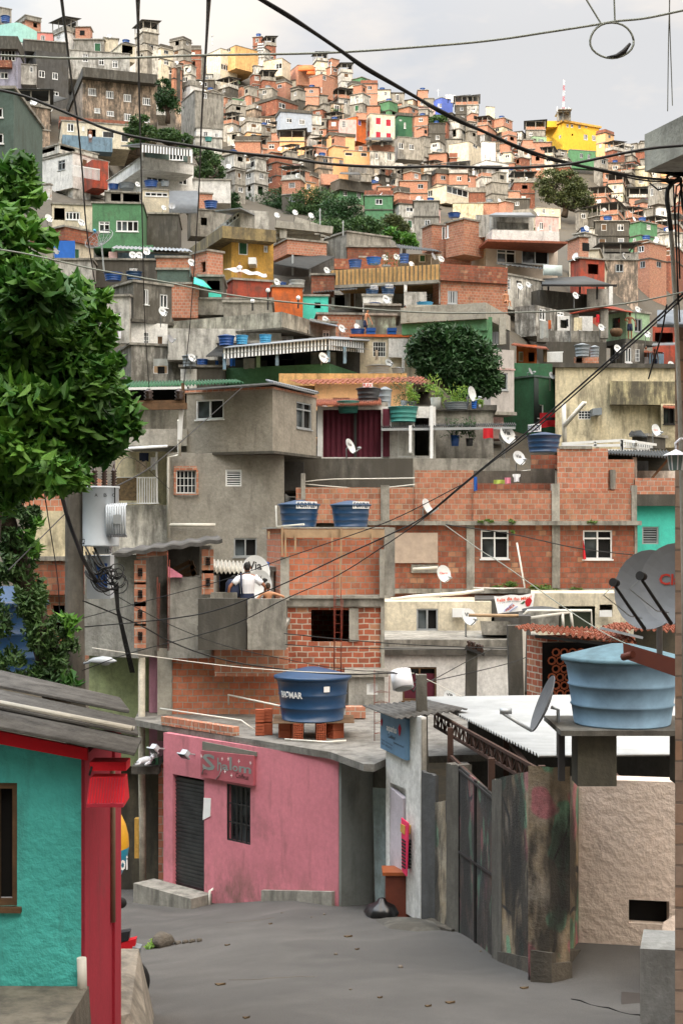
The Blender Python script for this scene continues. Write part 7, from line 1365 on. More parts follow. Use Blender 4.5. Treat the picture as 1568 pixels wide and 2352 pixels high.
MB().obox(Q('R6',970,1268,69.3),Q('R6',1030,1262,69.3)-Q('R6',970,1268,69.3),(0,1,0),Q('R6',970,1222,69.3)-Q('R6',970,1268,69.3)).build('air_conditioner',TGY,bl);roofq(bl,'R6',[(1428,1215,68),(1520,1222,68),(1520,1195,70),(1440,1192,70)],TILR,6,.05,'window_awning')
pipe([Q('R6',785,1470,68.5),Q('R6',778,1190,68.5)],.11,PVC,'tall white pipe on the blackened cream house');pipe([Q('R6',782,1335,68.3),Q('R6',912,1185,68.3),Q('R6',925,1190,68.3)],.11,PVC,'slanting white pipe on the blackened cream house')
dish(Q('R6',1390,1365,64),.55,35,15,'white dish with red writing before the blackened cream house',('Claro',.5,.12,.05,TXR));hu,g=H('little grey tiled hut roof before the cream house','R6',66,1230,1330,1450,1405,1480,CONCD,[],name='hut',cat='hut',th=40,dep=3);roofq(hu,'R6',[(1205,1395,64),(1330,1412,64),(1290,1368,67),(1225,1370,67)],ZND,8,.06,'roof_sheet')
# orange lean-to and grey house with people
og,g=H('small orange open room with a tin roof over the dark green wall','R6',80,465,465,600,800,930,ORG,[(480,845,510,910,'p:tan'),(545,850,585,912,'o')],name='orange_room',th=86,dep=3,roof=None,lm='the small orange room');roofq(og,'R6',[(430,800,78),(680,830,78),(660,815,82),(450,790,82)],TILR,16,.06,'roof_sheet');posts(og,'R6',78.5,[(655,825,915)],WOOD,.2)
mb=MB()
for i in range(14):mb.bar(Q('R6',663+i*8,915,78.5),Q('R6',663+i*8,850,78.5),.05)
mb.bar(Q('R6',660,852,78.5),Q('R6',775,848,78.5),.06);mb.build('railing',WF,og)
T('R6',900,880,110,88,78,TGY,'large grey lidded tank on a brick base above the cream house');T('R6',982,882,70,76,79,TGY,'smaller grey tank beside the large grey lidded one');tk_,g=H('brick and pipe tank base above the blackened cream house','R6',78.5,845,845,1010,880,950,BRO,[(860,885,900,920,'o')],name='tank_plinth',cat='plinth',th=86,dep=2,roof=None)
wbk,g=H('peeling white house with a laundry balcony','R6',93,455,590,820,535,740,plaster('peeling_white_plaster','#e4e2da',.95),[(618,560,660,640,'s'),(735,580,780,610,'s')],name='laundry_balcony_house',th=40,dep=6,roof=None,lm='the laundry balcony')
g2=A(wbk,'R6',99,390,620,1095,435,550,CONCD,[],th=62,dep=4,roof=None,name='dark_parapet');A(wbk,'R6',90,600,600,1055,705,780,MATS['peeling_white_plaster'],[],th=86,dep=1,roof=None,name='balcony_wall');A(wbk,'R6',95,735,735,970,610,720,WHT,[(755,635,800,690,'o')],th=88,dep=3,roof=None,name='balcony_rear_wall');A(wbk,'R6',89,660,660,1060,780,960,CONCD,[],th=86,dep=4,roof=None,name='lower_wall')
roofq(wbk,'R6',[(815,595,89),(1030,550,89),(1235,585,90),(1100,548,94)],REDO,18,.06,'red_tin_roof');posts(wbk,'R6',89.5,[(848,600,790),(1042,568,760)],CONC,.5)
g3=A(wbk,'R6',90.5,1060,1190,1345,580,775,GRL,[(1100,622,1150,700,'g:dk'),(1245,628,1295,715,'s:alu')],th=56,dep=4,roof='slab',name='east_room');A(wbk,'R6',89.5,1085,1180,1310,790,1040,plaster('dark_peeling_plaster','#a9a399',1.0),[(1088,820,1140,895,'s:alu'),(1180,820,1225,915,'s'),(1250,830,1280,910,'g')],th=80,dep=5,roof=None,name='base_wall');bandy(wbk,g3,765,795,.35,CONCD,'balcony_slab')
A(wbk,'R6',89,1305,1305,1440,935,1040,PNL,[],th=86,dep=1,roof=None,name='pink_balcony');A(wbk,'R6',92,1310,1310,1440,850,940,SKB,[],th=86,dep=2,roof=None,name='blue_inner_wall');roofq(wbk,'R6',[(1305,848,88.5),(1440,858,88.5),(1430,850,91),(1310,840,91)],TILR,8,.05,'tin_roof')
A(wbk,'R6',93,1365,1365,1515,680,960,REDO,[(1380,720,1500,790,'o'),(1440,960,1441,961,'o')],th=86,dep=3,roof=None,name='red_brick_wing');roofq(wbk,'R6',[(1360,805,88),(1515,800,88),(1515,785,91),(1370,790,91)],ZN,12,.06,'grey_tin_roof')
for x0,y0,x1,y1,m_,lb in ((620,645,675,755,TWG,'patterned grey rug over the laundry balcony'),(675,638,695,695,ORG,'orange cloth on the laundry balcony'),(845,620,900,705,CRM,'long cream sheet on the laundry balcony'),(795,630,808,680,CBK,'black garment on the laundry balcony'),(993,600,1015,652,CLR,'red shirt under the red tin roof'),(1212,992,1280,1055,TWG,'blue and white checked sheet above the cream parapet'),(1170,1000,1200,1055,CGN,'green towel above the cream parapet'),(1288,1015,1312,1050,CPK,'pink towel above the cream parapet'),(1190,920,1232,975,CLW,'white shorts drying under the dish'),(1392,950,1408,990,CBU,'blue shorts on the pink balcony')):cloth('R6',x0,y0,x1,y1,88,m_,lb)
via('R6',1028,685,87.5,50,30,'dish on the post of the laundry balcony');via('R6',1268,566,88,44,30,'dish above the pale green room');via('R6',1330,728,87,50,25,'dish below the pale green room');via('R6',1135,825,86,55,25,'dish over the dark peeling window');via('R6',1490,935,80,56,30,'dish beside the tiled building');via('R6',1495,575,88,42,30,'dish above the grey tin roof edge');via('R6',858,473,95,48,30,'dish on the dark curved parapet');via('R6',490,413,97,52,35,'pale dish with red writing on the grey terrace');via('R6',545,402,98,44,35,'dish beside the one with red writing on the grey terrace');via('R6',342,398,97,46,30,'dish in front of the grey concrete wall')
person(Q('R6',1215,765,90.2),1.72,'dark skinned man in swim trunks standing on the balcony',skin=SKIN,pants=CLB,yaw=10,arms=((-.2,-.25,1.15),(.32,-.2,.95)));person(Q('R6',1165,765,91),1.65,'person in red shorts sitting by the pots on the balcony',skin=SKIN,pants=CLR,yaw=-20,shirt=CLR);person(Q('R6',1320,985,90),1.7,'bare chested man in white shorts at the pink balcony',skin=SKIN,pants=CLW,yaw=20);person(Q('R6',1380,985,90),1.5,'bare shouldered man leaning over the pink balcony',skin=SKIN,pants=CLB,yaw=-20,lean=.1)
person(Q('R6',395,555,86),1.5,'bare chested man sitting on the edge of the concrete wall','sit',skin=SKIL,pants=CLB,yaw=25);pot_=setp(MB().lathe([(0,0),(.3,.05),(.42,.3),(.36,.5),(.3,.52),(0,.5)],14,Q('R6',1125,748,89)).build('clay_pot',WOOD,None,loc=Q('R6',1125,748,89)),'big brown pot on the balcony beside the person in red','pot')
dr2,g=H('black flat canopy on thin posts over a terrace','R6',100,930,930,1095,430,560,WHG,[(915,452,948,485,'o')],name='canopy_terrace_house',th=86,dep=4,roof=None,lm='the black flat canopy');roofq(dr2,'R6',[(632,408,96),(1130,412,97),(915,345,106),(640,362,104)],ZND,0,0,'canopy',.06);roofq(dr2,'R6',[(632,410,96),(1130,414,97),(1130,400,97),(632,398,96)],DKF,0,0,'canopy_edge',.06);posts(dr2,'R6',97.5,[(676,405,440),(885,400,460),(998,400,500)],DKF,.12);posts(dr2,'R6',97,[(1088,415,545)],WHT,.25)
gy,g=H('bare grey terrace house with a peeling white wing and stacked dishes','R6',98,205,388,640,335,560,WHS,[(402,362,428,438,'g'),(465,378,500,410,'o')],name='grey_terrace_house',th=48,dep=6,lm='the grey terrace house');A(gy,'R6',97.3,232,236,386,335,460,CONC,[],th=86,dep=2,roof=None,name='block_wall');A(gy,'R6',95,235,345,368,455,560,OCH,[],th=30,dep=2,roof='slab',name='stained_wall');T('R6',270,325,95,26,101,TBL,'wide blue tank lid below the white villa',lid=False);T('R6',185,340,38,38,100,TTL,'small teal tank below the white villa',lid=False);T('R6',155,322,45,35,101,TBL,'small blue tank below the white villa')
b2_,g=H('brick house corner with bright windows west of the grey terrace','R6',95,-60,100,235,290,560,BR,[(152,362,218,470,'q:alu'),(8,445,78,560,'s:alu')],name='brick_corner_house',th=60,dep=5,roof='slab')
wv,g=H('white villa with big windows, glass balcony and white parapet','R6',106,110,262,738,130,345,plaster('pale_tan_tile_wall','#cdc0b2',.1),[(335,168,462,262,'t'),(500,176,680,268,'s:alu')],name='white_villa',th=72,dep=8,roof=None,lm='the white villa')
g2=A(wv,'R6',104,240,305,748,38,112,WHT,[],th=82,roof=None,name='parapet');bandy(wv,g2,112,126,.5,TILR,'tile_eave');A(wv,'R6',109,290,300,580,-60,40,WHG,[(335,-10,545,35,'o')],th=80,dep=5,roof=None,name='top_room');bandy(wv,g2,-75,-55,.1,WF,'top_slab')if 0 else None
roofq(wv,'R6',[(285,-60,104),(590,-55,104),(560,-75,110),(330,-75,110)],ZN,0,0,'roof_slab',.15);A(wv,'R6',105,0,120,262,-30,200,BR,[(-5,10,18,95,'s')],th=50,dep=5,roof='slab',name='brick_wing');A(wv,'R3',106,195,195,290,1420,1568,WHG,[],th=88,dep=3,roof=None,name='open_room');sheet(wv,Q('R6',645,340,101),Q('R6',768,345,103),Q('R6',768,275,103),Q('R6',645,270,101),simple('balcony_glass','#b9c8c8',.15,var=.1),0,0,.04,'glass_balustrade')
roofq(wv,'R6',[(330,265,103),(690,305,102),(640,285,106),(480,262,107)],ZND,8,.05,'lean_to_roof');posts(wv,'R6',103,[(400,270,330),(650,275,335)],WHT,.14)
T('R3',55,1440,90,34,108,TBL,'low blue tank on the brick wing of the white villa');brk,g=H('bare brick house with a tall dark window west of the white villa','R5',108,1310,1375,1640,5,170,BR,[(1440,20,1488,118,'s')],name='brick_house',th=66,dep=6,roof='slab');A(brk,'R5',107.6,1400,1450,1640,100,330,BR,[],th=66,dep=5,roof=None,name='lower_wall')

# ------------------------------------------------------------------ trees on the slope
tree('mango_tree',Q('R6',90,1250,63),lobes('R5',63,[(1420,770,190,110),(1310,860,120,110),(1560,800,150,130),(1650,900,190,140),(1480,930,200,120),(1720,1040,130,110),(1600,1050,150,100),(1400,960,140,70)]),15000,.27,LFM,'big rounded dark green mango tree beside the green framed house',.35,3);LMK.append((1025,830,'the mango tree'))
tree('fig_tree',Q('R3',780,1420,205),lobes('R3',205,[(690,1175,100,55),(800,1170,90,50),(640,1240,70,60),(740,1240,130,70),(860,1230,80,60),(900,1310,100,70),(820,1330,100,60),(950,1370,65,60),(690,1300,80,50),(960,1420,50,40)]),9000,.62,LFO,'broad dark spreading tree on the sunny slope below the yellow building',.7,4);LMK.append((1300,440,'the broad spreading tree'))
gw_='dark trees in a band across the slope'
for i,(lst,Y,x,y,m_,lb)in enumerate((([(100,1320,90,70),(170,1290,60,50),(60,1370,70,60)],150,100,1450,LFH,'westernmost dark tree of the band, by the white gutter roof'),([(300,1330,120,70),(400,1310,110,60),(370,1390,140,60),(230,1390,90,50)],148,330,1470,LFM,'widest dark tree of the band across the slope'),([(560,1330,110,70),(640,1310,90,60),(620,1400,130,70),(520,1400,90,60)],146,590,1500,LFH,'bushy tree of the band left of the mossy green house'),([(760,1370,100,60),(840,1370,70,55),(720,1450,120,60),(850,1440,70,60)],143,780,1540,LFM,'dark tree of the band right below the mossy green house'),([(920,1490,90,50),(700,1510,120,50),(1000,1520,80,50)],138,900,1590,LFH,'low bushy tree above the bare grey block house'),([(1110,1480,70,50),(1160,1520,60,50),(1060,1520,60,40)],140,1110,1580,LFO,'brownish tree at the east end of the dark band'))):
    tree('tree',Q('R2',x,y,Y),lobes('R2',Y,lst,.8,1.3),4600,.48,m_,lb,.35,20+i,group=gw_)
LMK.append((680,480,'the band of dark trees'))
tree('tree',Q('R5',1190,190,125),lobes('R5',125,[(1190,90,80,45),(1230,130,60,35),(1120,60,70,40)]),1500,.40,LFN,'bright green bush behind the brick house corner',.2,31)
for i,(lst,Y,x,y,m_,lb,n)in enumerate((([(1080,560,50,50),(1100,640,80,70),(1150,700,60,60),(1080,700,50,50)],150,1110,790,LFM,'dark tree beside the stained apartment block',2600),([(920,800,70,50),(880,860,60,60),(960,880,90,60),(900,940,60,50)],128,920,1000,LFH,'bright edged tree just left of the white canopy house',3000),([(1120,900,90,50),(1200,930,80,50),(1050,900,60,40)],132,1130,990,LFH,'wide tree above the white canopy house',2600),([(1330,1020,80,50),(1400,1060,80,60),(1340,1130,80,60),(1440,1140,60,60)],130,1360,1230,LFH,'dark tree right of the white canopy house',3000),([(1530,1320,60,50),(1560,1390,50,50)],122,1550,1460,LFM,'dark tree behind the white gutter roof',1400))):
    tree('tree',Q('R1',x,y,Y),lobes('R1',Y,lst),n,.36,m_,lb,.3,40+i)
LMK.append((380,235,'the tree by the stained block'));LMK.append((355,315,'the wide hillside tree'))
for i,(r,lst,Y,x,y,m_,lb,n,s_)in enumerate((('R6',[(1330,430,80,60),(1420,440,90,70),(1390,520,110,70),(1480,500,60,70),(1300,520,60,50)],150,1390,600,LFH,'round dark green tree near the leaning conduit',4200,.42),('R2',[(1350,800,60,35),(1420,795,60,35),(1310,790,40,25)],290,1370,850,LFH,'green tree under the blue tower on the ridge',1500,.8),('R3',[(340,830,30,35),(325,800,20,20)],380,335,880,LFM,'little dark tree on the ridge beside the pale tower',600,.9),('R1',[(1370,960,10,8)],150,1370,975,LFH,'x',0,.3))):
    if n:tree('tree',Q(r,x,y,Y),lobes(r,Y,lst),n,s_,m_,lb,.4,60+i)
LMK.append((1500,690,'the round tree near the conduit'))
pm=thing('palm_tree',Q('R6',1330,390,165),'feathery palm tree above the round dark green tree','palm tree');b=Q('R6',1330,420,165);tpp=Q('R6',1325,255,165);MB().tube([b,b.lerp(tpp,.5),tpp],[.35,.28,.24],8).build('trunk',BARK,pm);mb=MB();rg=random.Random(9)
for i in range(26):
    a=rg.uniform(0,6.28);L_=rg.uniform(3.2,4.8);up=rg.uniform(-.2,1.1);d=Vector((math.cos(a),math.sin(a),0));prev=tpp
    for k in range(1,9):
        t_=k/8;p=tpp+d*L_*t_+Vector((0,0,up*2*t_-2.6*t_*t_));sd=d.cross(Vector((0,0,1)));lw=.9*math.sin(math.pi*min(1,t_+.15))
        for s_ in (-1,1):mb.poly(prev,prev+sd*s_*lw-Vector((0,0,.45))+d*.3,p)
        prev=p
mb.build('crown',LFO,pm);LMK.append((1485,600,'the palm tree'))
pb_=thing('pink_beach_ball',Q('R6',1385,305,158),'pink and orange round balloon beside the palm tree','balloon');MB().lathe([(0,-.55),(.4,-.4),(.55,0),(.4,.4),(0,.55)],14,Q('R6',1385,305,158)).build('ball',simple('hot_pink_plastic','#e8306a',.5),pb_)

ggr,g=H('white glazed room under a metal gutter roof by the dark trees','R2',112,-70,108,300,1385,1600,WHG,[(12,1395,100,1470,'q')],name='glazed_house',th=70,dep=5,roof=None);roofq(ggr,'R2',[(-60,1392,111),(110,1372,110),(300,1462,113),(150,1440,116)],ZN,0,0,'roof_sheet',.1)
for i,(x,y)in enumerate(((352,1422),(472,1405),(577,1424))):plain('R2',x,y,107,40,30,('westernmost','highest','easternmost')[i]+' of three white dishes before the dark trees')
for r,Y,xl,xc,xr,yt,yb,m_,w_,lb,nm in (('R1',117,1310,1320,1405,1280,1420,BRO,[],'little brick room right of the grey sheet wall','brick_house'),('R1',116,1240,1262,1500,1385,1560,CONC,[(1330,1440,1370,1490,'o')],'grey open room carrying a blue tank below the white terrace','grey_house'),('R1',135,1290,1300,1470,845,960,WHT,[(1345,872,1375,905,'s'),(1420,880,1445,910,'s')],'white house with two windows under a concrete veranda','white_house'),('R1',150,1200,1290,1480,600,900,CONC,[(1345,615,1370,650,'s')],'grey house between the two left hand cables','grey_house'),('R1',133,1280,1290,1470,905,1010,WHS,[],'stained white terrace carrying a teal tank','white_house'),('R2',150,30,40,190,1175,1300,CRL,[(120,1205,135,1240,'s')],'pale plain house above the dark trees','pale_house')):
    H(lb,r,Y,xl,xc,xr,yt,yb,m_,w_,name=nm)
T('R1',1380,935,52,30,130,TTL,'teal tank on the stained white terrace')
# ------------------------------------------------------------------ upper slope: the houses one can tell apart
dg,g=H('dark green grey house cut by the left side of the photo','R1',62,-160,-160,92,590,1150,GRG,[(-50,710,22,778,'s'),(-50,880,25,950,'s')],name='dark_house',th=90,dep=6,lm='the dark green grey house');A(dg,'R1',80,60,60,165,935,1150,GRD,[],th=90,dep=4)
ab_,g=H('big stained tan apartment block with eight small windows','R1',155,440,548,1040,505,900,TAN,[(585,583,637,632,'q'),(703,600,753,650,'q'),(820,622,868,672,'q'),(945,645,995,695,'q'),(625,715,665,748,'q'),(708,733,755,768,'q'),(822,750,868,800,'q'),(955,775,992,812,'q'),(458,592,482,642,'s')],name='apartment_block',cat='apartment block',th=72,dep=14,roof=None,lm='the stained apartment block')
A(ab_,'R1',154,440,548,1042,442,505,CONCD,[],th=72,roof=None,name='parapet');g3=A(ab_,'R1',156,1035,1035,1098,665,760,WHS,[(1055,672,1090,722,'o')],th=86,dep=5,name='side_balcony')
lw_,g=H('long pale grey house behind the stained apartment block','R1',178,448,448,860,330,520,WHG,[(548,358,585,408,'t'),(655,388,690,430,'t'),(745,400,780,448,'t')],name='grey_house',th=78,dep=8,lm='the long pale grey house');A(lw_,'R1',180,735,805,895,290,400,CRL,[(808,300,880,355,'o')],th=60,name='top_room')
dt_,g=H('tall dark grey house with small white windows at the upper left','R1',170,118,240,455,330,720,DGY,[(258,465,300,512,'s'),(348,480,385,525,'s'),(198,440,218,478,'l'),(245,585,292,612,'s'),(345,605,390,632,'s')],name='dark_grey_house',th=66,dep=10,roof=None,lm='the tall dark grey house');A(dt_,'R1',171,150,158,450,262,335,CONCD,[],th=76,dep=6,name='parapet');A(dt_,'R1',168,118,118,243,425,555,WHG,[(198,440,220,478,'l')],th=80,dep=4,name='pale_wing')
roofq(dt_,'R1',[(125,665,158),(310,690,156),(450,650,160),(260,605,164)],ZND,0,0,'black_canopy',.08)
lf_,g=H('narrow lavender grey house with a wide white window at the upper left','R1',165,-40,-40,120,250,700,LAV,[(10,325,104,402,'q'),(5,478,55,520,'s')],name='lavender_house',th=86,dep=8,roof=None,lm='the lavender house');A(lf_,'R1',164,-40,-40,120,235,320,CONCD,[],th=86,dep=6,roof=None,name='parapet');A(lf_,'R1',164.2,-40,-40,78,395,442,BRD,[],th=86,dep=3,roof=None,name='brick_patch')
tc,g=H('turquoise house with a curved pale parapet at the top left corner','R1',195,-30,30,245,200,330,WHG,[(180,215,200,275,'o'),(208,225,226,275,'o')],name='turquoise_parapet_house',th=66,dep=8,roof=None,lm='the turquoise parapet house')
mb=MB();n=14
for i in range(n):
    a,b=i/n,(i+1)/n;f=lambda t_:Q('R1',-20+265*t_,170-22*math.sin(t_*2.6)+55*max(0,t_-.55)*2,193-1.5*math.sin(3*t_));p,q=f(a),f(b);mb.hexa([p-Vector((0,0,3)),q-Vector((0,0,3)),q+Vector((0,.3,-3)),p+Vector((0,.3,-3)),p,q,q+Vector((0,.3,0)),p+Vector((0,.3,0))])
mb.build('curved_parapet',plaster('pale_turquoise','#a8d8cf',.15),tc)
bt_,g=H('square brick tower room on the left skyline','R1',200,95,172,272,125,240,BRO,[(222,148,248,182,'o')],name='brick_tower',th=55,dep=6,lm='the brick tower room');A(bt_,'R1',199.5,92,170,275,100,125,CONC,[],th=55,name='concrete_top');A(bt_,'R1',200,243,243,352,215,300,plaster('coral_pink','#e08d84',.2),[(272,234,300,268,'s')],th=80,dep=5,name='pink_wing');A(bt_,'R1',201,-10,5,78,50,160,CONC,[],th=60,dep=4,name='west_tower')
T('R1',38,148,68,44,196,TBL,'blue tank on the turquoise parapet house')
wh1,g=H('white two storey house with a brick roof terrace and a balcony','R1',125,165,482,720,1010,1240,WHT,[(220,1088,268,1152,'t:alu'),(385,1060,432,1126,'t:alu'),(545,1048,580,1105,'p:brown')],name='white_house',th=38,dep=8,lm='the brick terraced house');A(wh1,'R1',124.6,612,612,718,1055,1240,REDO,[],th=60,dep=3,roof=None,name='orange_wing')
A(wh1,'R1',126,175,395,650,955,1010,WHS,[(270,968,365,1008,'o'),(400,965,500,1000,'o')],th=40,name='roof_room');mb=MB()
for i in range(22):mb.bar(Q('R1',490+i*8,1165+i*1.4,122.6+i*.1),Q('R1',490+i*8,1095+i*1.4,122.6+i*.1),.06)
mb.bar(Q('R1',485,1094,122.6),Q('R1',662,1122,124.8),.1);mb.build('balcony_railing',WF,wh1)
A(wh1,'R1',125.2,330,482,600,1200,1400,WHS,[(375,1282,440,1345,'t'),(575,1262,600,1330,'s')],th=50,roof=None,name='lower_wall');A(wh1,'R1',123,205,330,345,1220,1400,WBLK,[],th=20,name='block_wing')
wc,g=H('white house with a roof terrace under a striped metal canopy','R1',118,720,935,1280,1090,1330,WHT,[(970,1128,1120,1205,'q'),(1183,1148,1242,1222,'t')],name='canopy_house',th=62,dep=9,roof=None,lm='the white canopy house');g2=A(wc,'R1',116.8,715,938,1282,1040,1112,WHT,[],th=62,roof='slab',rm=WHS,name='terrace_parapet',rt=.05)
A(wc,'R1',121,960,960,1240,990,1060,GRG,[(1120,1005,1215,1060,'q')],th=84,dep=4,roof=None,name='terrace_room');roofq(wc,'R1',[(800,962,117),(940,945,115),(1272,985,117),(1000,975,124)],ZN,0,0,'canopy',.1);fringe(wc,Q('R1',940,955,115),Q('R1',1272,985,117),.7,34,'canopy_fringe');posts(wc,'R1',116,[(942,960,1060),(1268,990,1080)],WF,.16)
A(wc,'R1',117.5,1280,1280,1525,1190,1340,WHT,[],th=86,dep=3,roof='slab',name='east_terrace');A(wc,'R1',116,945,945,1118,1255,1560,CRL,[(960,1270,1110,1300,'q')],th=80,dep=4,name='cream_wing');roofq(wc,'R1',[(1118,1410,114),(1312,1410,115),(1310,1262,116),(1120,1262,115)],ZN,26,.06,'sheet_wall',.03)
T('R1',1000,1238,98,44,115,TBL,'royal blue tank in front of the white canopy house');T('R1',1092,1234,62,38,115,TGY,'grey tank beside the royal blue one at the canopy house');T('R1',752,1252,75,36,117,TBL,'small blue tank left of the white canopy house',lid=False);T('R1',840,1250,120,38,117,TGY,'wide grey tank left of the white canopy house',lid=False);T('R1',1395,1378,95,52,113,TBL,'blue tank below the white east terrace');T('R1',235,965,88,45,128,TBL,'blue tank behind the white house with a brick terrace',lid=False)
plain('R1',1085,1372,112,36,35,'small dish on the cream wall beside the grey mesh dish');plain('R1',1138,1362,112,46,10,'grey round mesh dish on the sheet wall',m=DSG);via('R1',912,1218,113,36,35,'dish left of the royal blue tank');plain('R1',325,1442,108,56,45,'dish above the brick topped house');via('R1',540,1470,106,50,40,'dish left of the mossy green block')
A(wc,'R1',114,690,700,930,1270,1345,CONC,[(735,1280,800,1330,'o'),(815,1280,925,1335,'o')],th=80,dep=4,name='carport')
gh,g=H('green house with a wide white window behind the stained wall','R1',110,612,612,945,1345,1640,GRN,[(655,1464,726,1536,'t'),(770,1458,916,1532,'q')],name='green_house',th=86,dep=7,lm='the wide windowed green house');A(gh,'R1',112,945,945,1180,1415,1650,CONCD,[],th=86,dep=6,name='dark_wing');A(gh,'R1',108,740,1015,1016,1620,1700,GRN,[],th=6,dep=2,roof=None,name='lower_parapet')
lt2,g=H('low open fronted cream house above the brick topped house','R1',112,335,345,612,1350,1520,CRL,[(360,1375,430,1455,'o'),(435,1400,530,1455,'q'),(560,1360,590,1361,'o')],name='open_fronted_house',th=80,dep=5)
rw,g=H('row house with small windows, blue awnings and a pale blue balcony','R1',140,400,410,862,800,960,CRL,[(447,815,490,870,'s'),(545,835,560,865,'s'),(580,855,635,905,'o'),(680,870,755,912,'p:dk'),(803,890,850,938,'p:dk')],name='row_house',th=76,dep=8,lm='the blue awninged house');A(rw,'R1',138,415,415,745,890,985,SKB,[],th=76,dep=2,roof=None,name='balcony');A(rw,'R1',142,395,395,860,770,810,BRD,[],th=76,dep=3,roof=None,name='brick_parapet');person(Q('R1',598,945,138.5),1.7,'bare chested man standing on the pale blue balcony',skin=SKIN,pants=CLW)
# centre landmarks
rsx,g=H('cream house with five red shuttered openings','R2',215,940,965,1130,752,930,CRL,[(1003,778,1037,825,'p:red'),(1070,788,1105,836,'p:red'),(1003,870,1037,918,'p:red'),(1072,878,1106,912,'p:red'),(948,862,962,905,'p:red')],name='red_shutter_house',th=76,dep=9,lm='the house with red shutters')
pk2,g=H('dusky pink and orange house with a violet shutter','R2',212,770,875,940,770,930,ORG,[(888,795,908,830,'p:vio')],name='pink_orange_house',th=40,dep=7,lm='the house with a violet shutter');A(pk2,'R2',211,765,765,876,790,930,PNL,[(780,800,805,845,'g')],th=86,dep=4,roof=None,name='pink_wall');A(pk2,'R2',212.5,875,875,942,745,790,BRO,[],th=86,dep=4,name='brick_top')
for lab,r,Y,xl,xc,xr,yt,yb,m_,wins,lm,nm in (
 ('bright peach house with a flower boxed parapet','R2',205,650,700,865,890,1000,PEA,[],'the bright peach house','peach_house'),
 ('peach house with two dark awnings','R2',190,790,800,965,995,1090,PEA,[(800,1010,850,1030,'p:dk'),(905,1010,945,1035,'p:dk')],'the awninged peach house','peach_house'),
 ('white house with an open brick veranda on top','R2',188,965,970,1130,1000,1110,WHS,[(1000,1010,1020,1050,'s'),(1080,1010,1110,1060,'s')],'the brick veranda house','white_house'),
 ('grey house with two white windows beside a mossy green one','R2',195,1122,1150,1322,905,1050,CONC,[(1155,945,1185,985,'s'),(1225,955,1255,990,'s')],'the twin windowed grey house','grey_house'),
 ('dark green house with a black stained parapet','R2',225,1130,1150,1245,760,900,GRD,[(1160,790,1175,800,'l'),(1190,810,1202,850,'s')],'the dark green house','green_house'),
 ('small dark green house near the grey wire','R2',230,25,60,132,648,780,GRN,[(90,670,125,700,'p:grn')],'the small dark green house','green_house'),
 ('blue and white chequered house with a black parapet','R2',205,345,375,582,735,860,plaster('chequered_blue','#a9b4c2',.2),[(415,782,450,812,'s'),(498,790,535,825,'q')],'the chequered blue house','chequered_house'),
 ('brown brick house with a black parapet and twin white windows','R2',230,195,350,490,650,750,BRD,[(365,682,408,716,'s')],'the brown brick house','brick_house'),
 ('tall red brown brick house on the skyline','R2',290,565,650,722,490,640,BR,[(655,500,675,530,'s'),(640,578,655,612,'s')],'the tall skyline brick house','brick_house'),
 ('pale house with one dark window on the skyline','R2',300,262,385,442,385,500,CRL,[(345,418,388,455,'s')],'the pale skyline house','pale_house'),
 ('bright orange roofed house on the skyline','R2',305,440,490,605,430,560,BRO,[],'the bright orange roof','brick_house'),
 ('mossy green house with a pink towel and a dark roof terrace','R2',165,668,765,980,1245,1430,GRN,[(880,1268,905,1312,'s'),(885,1362,915,1402,'s'),(790,1262,815,1295,'s'),(955,1272,970,1300,'s')],'the mossy green house','green_house'),
 ('cream house with a wide band of white windows at the right','R3',190,-150,0,150,1225,1340,CRL,[(5,1228,145,1290,'q'),(-120,1260,-90,1300,'s')],'the window band house','cream_house'),
 ('curved cream house at the foot of the broad spreading tree','R3',185,575,600,757,1370,1510,CRL,[(636,1380,656,1412,'s'),(700,1390,715,1415,'s')],'the curved cream house','curved_house'),
 ('pale pink house with three small windows under the curved house','R3',150,590,600,745,1430,1700,PNL,[(618,1470,642,1518,'s'),(680,1485,700,1530,'s'),(605,1500,615,1530,'s')],'the pale pink house','pink_house'),
 ('plain bright cream annex right of the window band','R3',170,42,45,246,1345,1450,CRM,[],'the plain cream annex','cream_house'),
 ('two storey cream house with small square windows','R3',235,20,150,232,935,1090,CRL,[(180,940,207,978,'s')],'the square windowed house','cream_house'),
 ('bright white narrow house with two small windows','R3',230,232,240,328,935,1090,WHT,[(252,1020,264,1052,'s'),(285,1035,298,1068,'s')],'the narrow bright white house','white_house'),
 ('stepped bright white house in the afternoon sun','R3',215,175,268,414,1060,1190,WHT,[(385,1150,398,1180,'s')],'the stepped white house','white_house'),
 ('green house under the yellow building','R3',300,805,820,990,990,1110,GRN,[(885,1015,905,1045,'s:alu'),(935,1022,952,1050,'s:alu'),(1000,1020,1020,1050,'s')],'the ridge green house','green_house'),
 ('pale green house with a red roof beside the yellow building','R3',320,555,575,665,900,975,GRL,[(625,930,645,965,'p:grey')],'the pale green ridge house','green_house'),
 ('little white house with one window at the far right','R3',190,1385,1405,1470,1370,1460,WHT,[(1422,1395,1442,1425,'s')],'the little far white house','white_house'),
 ('grey house with laundry and tall windows at the far right','R3',200,1335,1400,1510,1210,1345,CONC,[(1350,1245,1370,1295,'s'),(1400,1230,1425,1260,'s')],'the tall windowed house','grey_house'),
 ('pale tower on the ridge','R3',385,262,268,322,705,800,CRL,[],'the pale ridge tower','pale_tower'),
 ('cream stepped house on the skyline between two wires','R1',300,1368,1460,1568,320,600,CRL,[(1462,428,1530,466,'q'),(1465,518,1490,540,'s')],'the cream stepped skyline house','cream_house'),
 ('yellow brown house with shop windows near the skyline','R2',295,-40,80,228,300,450,PEC,[(20,322,45,345,'s')],'the ochre skyline house','ochre_house')):
